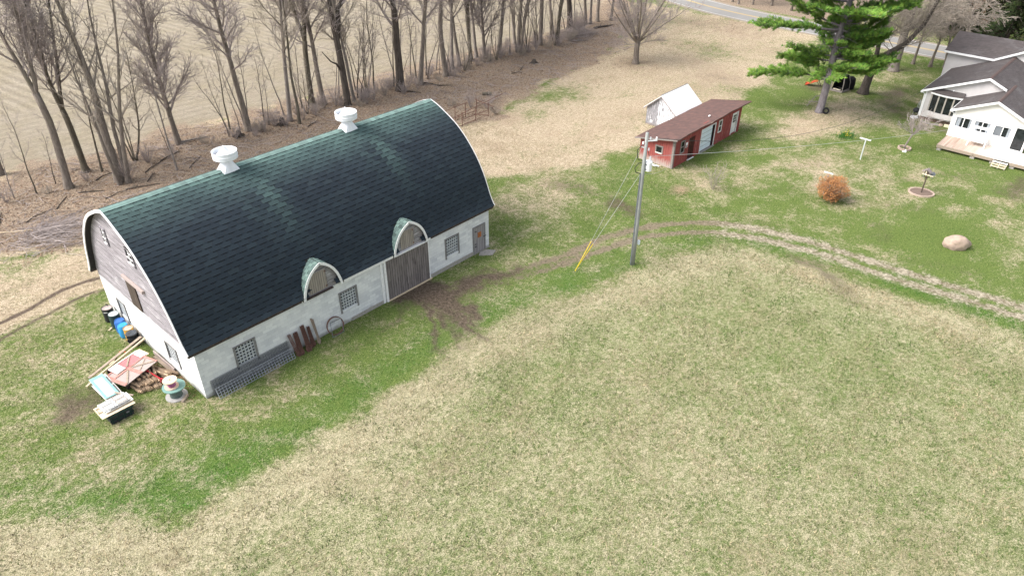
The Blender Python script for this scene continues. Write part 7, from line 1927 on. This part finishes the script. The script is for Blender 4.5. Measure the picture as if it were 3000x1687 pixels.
# rusty leaved tree beside the evergreens
g = TreeGen(66); g.stem((0,0,0), (0,0,1), 9, .18, .02, PW, .2, 26, (.2,.34), (40,65), .05, .02, 10)
t = finish(g, 'rusty_leaf_tree', 'tree still holding rusty dead leaves beside the evergreens across the road', 'tree', 'bark_dark', 'twig_tan')
m = MB(); rq3 = random.Random(8)
for v in g.crown.v[::9]:
    for k in range(2):
        p = Vector(v)+Vector((rq3.gauss(0,.12),rq3.gauss(0,.12),rq3.gauss(-.03,.1))); a = rq3.uniform(0,6.28); s_ = .06; h = rq3.uniform(-.04,.04); q = rq3.random(); dx, dy = math.cos(a)*s_, math.sin(a)*s_
        m.face([(p.x-dx,p.y-dy,p.z),(p.x+dy*.7,p.y-dx*.7,p.z+h),(p.x+dx,p.y+dy,p.z),(p.x-dy*.7,p.y+dx*.7,p.z-h)], 0, (.20+.12*q,.09+.06*q,.05+.03*q))
m.build('dead_leaves', MAT['leaves'], t); t.location = (95.0,-8.8,0)

# --- small plants of the yard
g = TreeGen(71)          # ring tree
g.trunk.tube([(0,0,-.05),pr(.02,0,.3),pr(.16,0,.9),pr(.34,0,1.35)], [.09,.075,.065,.075], 8)
for k in range(13):
    a = 2*math.pi*k/13+g.r.uniform(-.2,.2); t_ = g.r.uniform(.35,1.0)
    g.branch(pr(.33,0,1.25+.1*g.r.random()), (math.cos(a)*t_*1.5,math.sin(a)*t_*1.5,1), g.r.uniform(1.5,2.3), .030, 0, dict(PS, lev=2, n=(9,5,3), lift=(.0,.02,.02,0), rmin=.010))
finish(g, 'ornamental_tree', 'small bare leaning tree with thin upright twigs inside the brick ring', 'tree', 'bark_pale', 'twig_grey', (56.11,-14.73,0))
def bush(name, label, loc, n, h, sp, twig, rmin=.007, cat='shrub', group=None, lev=1, nb=6):
    g = TreeGen(sum(map(ord, label))); P = dict(PS, lev=lev, n=(nb,3,2), rmin=rmin, ref=(h*.8,.5,.3), lift=(.04,.02,0,0))
    for k in range(n):
        a = g.r.uniform(0,6.28); t_ = sp*math.sqrt(g.r.random()); g.branch((math.cos(a)*.10*sp,math.sin(a)*.10*sp,0), (math.cos(a)*t_,math.sin(a)*t_,1), h*g.r.uniform(.7,1.05), .014, 0, P)
    
    if name != 'orange_bush':
        o = g.crown.build(name, MAT[twig], None, (0,0,0)); o.location = loc; return tag(o, label, cat, group), g
    t = thing(name, label, cat, (0,0,0), group); g.crown.build('stems', MAT[twig], t); t.location = loc; return t, g
bush('bare_shrub', 'thin pale bare shrub on the lawn before the red shed', (38.0,-6.6,0), 12, 2.1, .6, 'twig_tan', .011)
t, g = bush('orange_bush', 'round bush covered in orange brown leaves on the lawn', (42.35,-13.95,0), 60, 1.75, .85, 'twig_tan', .007, nb=5)
m = MB(); rb = random.Random(31)
for i in range(7500):
    u = rb.uniform(-1,1); a = rb.uniform(0,6.28); s_ = math.sqrt(1-u*u); rad = 1.02*(rb.random()**.34)*(1+.13*math.sin(3*a+u*4)+.09*math.sin(7*a-u*9))
    p = (rad*s_*math.cos(a)*1.12, rad*s_*math.sin(a)*1.12, .98+rad*u*.92)
    if p[2] < .06: continue
    b = rb.uniform(0,6.28); e = rb.uniform(-.8,.8); l = rb.uniform(.028,.055); dx, dy = math.cos(b)*l, math.sin(b)*l; q = rb.random(); q2 = rb.random()
    c = (.26+.30*q,.110+.14*q+.03*q2,.050+.06*q)
    m.face([(p[0]-dx,p[1]-dy,p[2]-e*l),(p[0]+dy*.6,p[1]-dx*.6,p[2]),(p[0]+dx,p[1]+dy,p[2]+e*l),(p[0]-dy*.6,p[1]+dx*.6,p[2])], 0, c)
lo = m.build('leaves', MAT['leaves'], None, (0,0,0)); lo.parent = t; lo.location = (0,0,0)
# bare stems poking above
# --- undergrowth of the tree row
sh_p = []
for i, (h, n, sp, tw) in enumerate(((1.6,26,.9,'twig_grey'),(1.1,22,1.1,'twig_tan'),(2.2,18,.6,'twig_grey'))):
    sh_p.append(bush('undergrowth_shrub', 'tangled bare shrub %d' % i, (0,0,0), n, h, sp, tw, .008, group='tangled shrubs among the trunks behind the barn')[0])
ru = random.Random(13)
US = [(20+1.05*k, 28.2+(k*37 % 11)*.22, .55+.05*(k*7 % 9)) for k in range(40)] + [(64.0,27.6,1.4),(65.2,28.2,1.5),(66.3,28.6,1.3),(62.8,27.2,1.2),(67.4,28.8,1.2),(60.0,26.6,1.0),(58.5,27.2,.9),(57.0,27.6,.9),(55.6,27.4,.8),(54.2,27.6,.9),(53.0,28.2,.8),(51.6,28.4,.9),(50.2,28.6,1.0),(49.0,28.9,.9),(47.8,28.6,.8),(46.4,28.8,.9),(44.6,28.2,.8),(43.2,27.6,.8),(41.2,27.6,.7),(38.2,27.4,.7),(36.2,27.4,.8),(34.2,28.4,.9),(33.0,28.0,.9),(31.6,28.0,1.0),(30.6,27.6,.9),(29.2,29.6,1.0),(28.2,29.8,1.1),(26.8,30.0,.8),(25.0,28.6,.7),(22.6,29.0,.9),(20.6,29.0,1.0),(20.9,28.6,.7),(18.4,29.2,.7),(16.0,30.0,.7),(12.4,28.8,.7),(10.8,29.8,.9),(9.2,29.2,.8),(8.5,27.2,.9),(6.0,29.6,.6),(3.2,29.6,.7),(.8,30.4,.8),(35.5,22.4,.8),(36.8,21.4,.9),(33.8,22.0,.7),(34.6,20.2,.7),(32.2,21.2,.8),(37.8,19.4,.8),(39.0,18.2,.7),(38.2,16.8,.7),(40.2,19.0,.6)]
for i, (x, y, s) in enumerate(US):
    place(sh_p[i % 3], used, x+ru.uniform(-.2,.2), y+ru.uniform(-.2,.2), s*ru.uniform(.85,1.15), ru.uniform(0,6.28), 'tangled bare shrub in the leaf litter at the foot of the tree row', group='tangled shrubs among the trunks behind the barn')
# brush heap beyond the gable and a dark one by the far trunks
def heap(name, label, loc, n, rx, ry, h, twig, yaw=0, ln=(1,2.6)):
    m = MB(); rh_ = random.Random(len(label))
    for i in range(n):
        x = rh_.gauss(0,rx*.5); y = rh_.gauss(0,ry*.5); z = h*math.exp(-(x/rx)**2-(y/ry)**2)*rh_.random()+.03; a = yaw+rh_.gauss(0,.8); l = rh_.uniform(*ln); d = Vector((math.cos(a),math.sin(a),rh_.uniform(-.12,.16)))
        p = Vector((loc[0]+x,loc[1]+y,z)); k = Vector((rh_.gauss(0,.1),rh_.gauss(0,.1),rh_.gauss(0,.05)))
        q = p+d*l; q.z = max(.02,q.z); mid_ = (p+q)/2+k; mid_.z = max(.02, mid_.z); m.tube([tuple(p),tuple(mid_),tuple(q)], [.018,.014,.007], 3, cap=False)
    return tag(m.build(name, MAT[twig], None, loc), label, 'brush pile')
heap('brush_pile', 'low grey heap of cut branches in the leaf litter left of the barn gable', (.7,22.8,0), 300, 2.6, 1.9, .55, 'twig_grey', .15)
heap('brush_pile', 'dark purplish brush heap under the far trunks of the tree row', (64.8,27.4,0), 420, 2.6, 1.7, 1.1, 'twig_grey', 1.2)
m = MB(); m.tube([(-3.6,27.0,.25),(-2.2,25.9,.3),(-.6,24.6,.28),(.3,23.9,.35)], [.04,.035,.03,.015], 6); tag(m.build('fallen_branch', MAT['lumber_pale'], None, (-2,26,0)), 'long pale barkless branch lying across the brush left of the gable', 'branch')
# logs and branches on the woodland floor
rf_ = random.Random(19)
FB = [(15.6,31.3,2.6,-.15,.10,'pale long fallen log beside the foot of the dense twigged tree'),(22.8,30.4,1.6,-.5,.09,'pale fallen log between the left ventilator trunks'),(10.9,28.6,2.4,.55,.05,None),(12.8,29.6,2.2,.35,.06,None),(5.6,27.6,1.8,-.6,.05,None),(8.6,25.6,2.4,-.35,.05,None),(3.4,27.4,2.2,.9,.04,None),(9.8,26.8,1.6,.8,.05,None),(6.6,25.8,1.6,.2,.04,None),(7.6,29.6,2.0,.25,.05,None),(13.6,27.0,2.4,.7,.04,None),(1.5,26.4,2.2,.4,.04,None),(-.5,28.0,1.8,1.2,.05,None),(40.6,26.0,1.6,-.7,.05,None),(50.6,24.2,1.9,.5,.05,None),(48.8,23.4,1.2,-.5,.04,None),(36.9,27.0,2.0,-1.1,.07,None),(39.9,27.3,2.4,-1.2,.06,None),(24.9,27.0,1.4,.4,.05,None),(63.4,26.2,2.2,-.6,.10,'mossy pale log poking out of the dark brush heap'),(70.8,28.0,3.0,-.3,.14,'dark fallen log at the far end of the tree row')]
for (x, y, l, a, r_, lb) in FB:
    m = MB(); p = [Vector((x+math.cos(a)*l*(f-.5), y+math.sin(a)*l*(f-.5), r_*.8+.05*abs(rf_.gauss(0,1))*(0 < f < 1))) for f in (0,.3,.65,1)]
    m.tube([tuple(v) for v in p], [r_,r_*.9,r_*.75,r_*.5], 7)
    for k in range(2): v = Vector((rf_.gauss(0,1),rf_.gauss(0,1),.5)).normalized()*rf_.uniform(.3,.8); m.tube([tuple(p[1+k]), tuple(p[1+k]+v)], [r_*.4,r_*.15], 4)
    tag(m.build('fallen_log' if lb else 'fallen_branch', MAT['bark_pale' if lb and 'pale' in lb else 'bark_dark'], None, (x,y,0)), lb or 'dark fallen branch lying in the leaf litter behind the barn', 'log' if lb else 'branch', None if lb else 'fallen branches in the leaf litter')
for (x, y, h, lb) in ((18.9,29.3,.55,'dark rotten stump right of the left ventilator'),(23.0,28.9,.7,'small broken snag stump between the ventilator trunks'),(52.8,24.4,.45,'rusty brown stump in the leaf litter beyond the pipe pen')):
    m = MB(); m.tube([(x,y,-.05),(x,y,.1),(x+.02,y,h*.7),(x+.05,y,h)], [.36,.28,.22,.16], 9)
    for k in range(5): a = 1.3*k; m.tube([(x+math.cos(a)*.15,y+math.sin(a)*.15,.2),(x+math.cos(a)*.55,y+math.sin(a)*.55,.02)], [.08,.04], 5)
    tag(m.build('tree_stump', MAT['bark_dark'], None, (x,y,0)), lb, 'stump')
# loose sticks over the woodland floor (one mass)
m = MB(); rk = random.Random(44); rs6 = np.random.RandomState(6); KX, KY = rs6.uniform(-8,72,2600), rs6.uniform(19,34.5,2600); KL = zones(KX, KY)[0][:,1]
for i in range(2600):
    x, y = float(KX[i]), float(KY[i])
    if KL[i] < .45: continue
    l = rk.expovariate(1.6)+.25; a = rk.uniform(0,6.28); z0 = rk.uniform(.02,.08); z1 = rk.uniform(.02,.22); k = rk.gauss(0,.12)
    m.tube([(x,y,z0),(x+math.cos(a)*l*.5-math.sin(a)*k*l,y+math.sin(a)*l*.5+math.cos(a)*k*l,(z0+z1)/2+.03),(x+math.cos(a)*l,y+math.sin(a)*l,z1)], [.022,.018,.009], 3, cap=False)
m.build('twig_litter', MAT['twig_grey'], None)['kind'] = 'stuff'
# leaves scattered on the woodland floor (one mass)
NL = 26000
rs5 = np.random.RandomState(5)
lx = rs5.uniform(-10, 86, NL*4); ly = rs5.uniform(13, 37, NL*4)
A_, B_, C_ = zones(lx, ly); keep = np.where(rs5.rand(NL*4) < np.clip(A_[:,1]*1.0-.15, 0, 1)*(1-B_[:,1]))[0][:NL]
lx, ly = lx[keep], ly[keep]; n = len(lx); a = rs5.rand(n)*6.28; s = .045+.05*rs5.rand(n); h = (rs5.rand(n)-.5)*.05; z = .03+.03*rs5.rand(n)
dx, dy = np.cos(a)*s, np.sin(a)*s
V = np.stack([np.stack([lx-dx,ly-dy,z],-1), np.stack([lx+dy*.6,ly-dx*.6,z+h],-1), np.stack([lx+dx,ly+dy,z],-1), np.stack([lx-dy*.6,ly+dx*.6,z-h],-1)], 1).reshape(-1,3)
me = bpy.data.meshes.new('leaf_litter'); me.vertices.add(n*4); me.vertices.foreach_set('co', V.ravel()); me.loops.add(n*4); me.loops.foreach_set('vertex_index', np.arange(n*4, dtype=np.int32)); me.polygons.add(n); me.polygons.foreach_set('loop_start', np.arange(0,n*4,4,dtype=np.int32)); me.polygons.foreach_set('loop_total', np.full(n,4,dtype=np.int32)); me.update(calc_edges=True)
ca = me.color_attributes.new('col', 'FLOAT_COLOR', 'CORNER'); g_ = rs5.rand(n)**1.3; cc = np.stack([.10+.30*g_, .062+.215*g_, .042+.15*g_, np.ones(n)], -1).repeat(4, 0).astype(np.float32); ca.data.foreach_set('color', cc.ravel())
me.materials.append(MAT['leaves']); o = bpy.data.objects.new('leaf_litter', me); COL.objects.link(o); o['kind'] = 'stuff'
# ------------------------------------------------------------------ camera and light
cam = bpy.data.cameras.new('camera'); co = bpy.data.objects.new('camera', cam); COL.objects.link(co)
f_, pt_, rl_, yw_ = 2131.4, .59119, .004841, .83317
fw = Vector((math.sin(yw_)*math.cos(pt_), math.cos(yw_)*math.cos(pt_), -math.sin(pt_))); rt = Vector((math.cos(yw_), -math.sin(yw_), 0)); up = rt.cross(fw)
rt2 = rt*math.cos(rl_)+up*math.sin(rl_); up2 = up*math.cos(rl_)-rt*math.sin(rl_)
M = Matrix(((rt2.x,up2.x,-fw.x),(rt2.y,up2.y,-fw.y),(rt2.z,up2.z,-fw.z))).to_4x4(); M.translation = (-9.7141,-29.2340,24.7263)
co.matrix_world = M
cam.sensor_width = 36; cam.sensor_fit = 'HORIZONTAL'; cam.lens = f_/3000*36; cam.clip_start = .5; cam.clip_end = 3000
SC.camera = co
w = bpy.data.worlds.new('World'); SC.world = w; w.use_nodes = True
nt = w.node_tree; bg = nt.nodes['Background']; sky = nt.nodes.new('ShaderNodeTexSky'); sky.sky_type = 'NISHITA'; sky.sun_disc = False
sun_az = math.atan2(-.80, .60); sky.sun_elevation = R(48); sky.sun_rotation = sun_az
sky.dust_density = 4; sky.air_density = 1.0; sky.ozone_density = 1.0
hs = nt.nodes.new('ShaderNodeHueSaturation'); hs.inputs['Saturation'].default_value = .38
nt.links.new(sky.outputs[0], hs.inputs['Color']); nt.links.new(hs.outputs[0], bg.inputs[0]); bg.inputs[1].default_value = .15
sl = bpy.data.lights.new('sun', 'SUN'); so = bpy.data.objects.new('sun', sl); COL.objects.link(so)
sl.energy = 1.45; sl.angle = R(38); sl.color = (1,.965,.92)
sd = Vector((math.sin(sun_az)*math.cos(R(48)), math.cos(sun_az)*math.cos(R(48)), math.sin(R(48))))
so.rotation_euler = sd.to_track_quat('Z','Y').to_euler(); so.location = (0,0,60)
SC.view_settings.view_transform = 'Standard'; SC.view_settings.look = 'None'; SC.view_settings.gamma = 1; SC.view_settings.use_curve_mapping = False
SC.view_settings.exposure = 1.25
SC.cycles.max_bounces = 6; SC.cycles.diffuse_bounces = 3
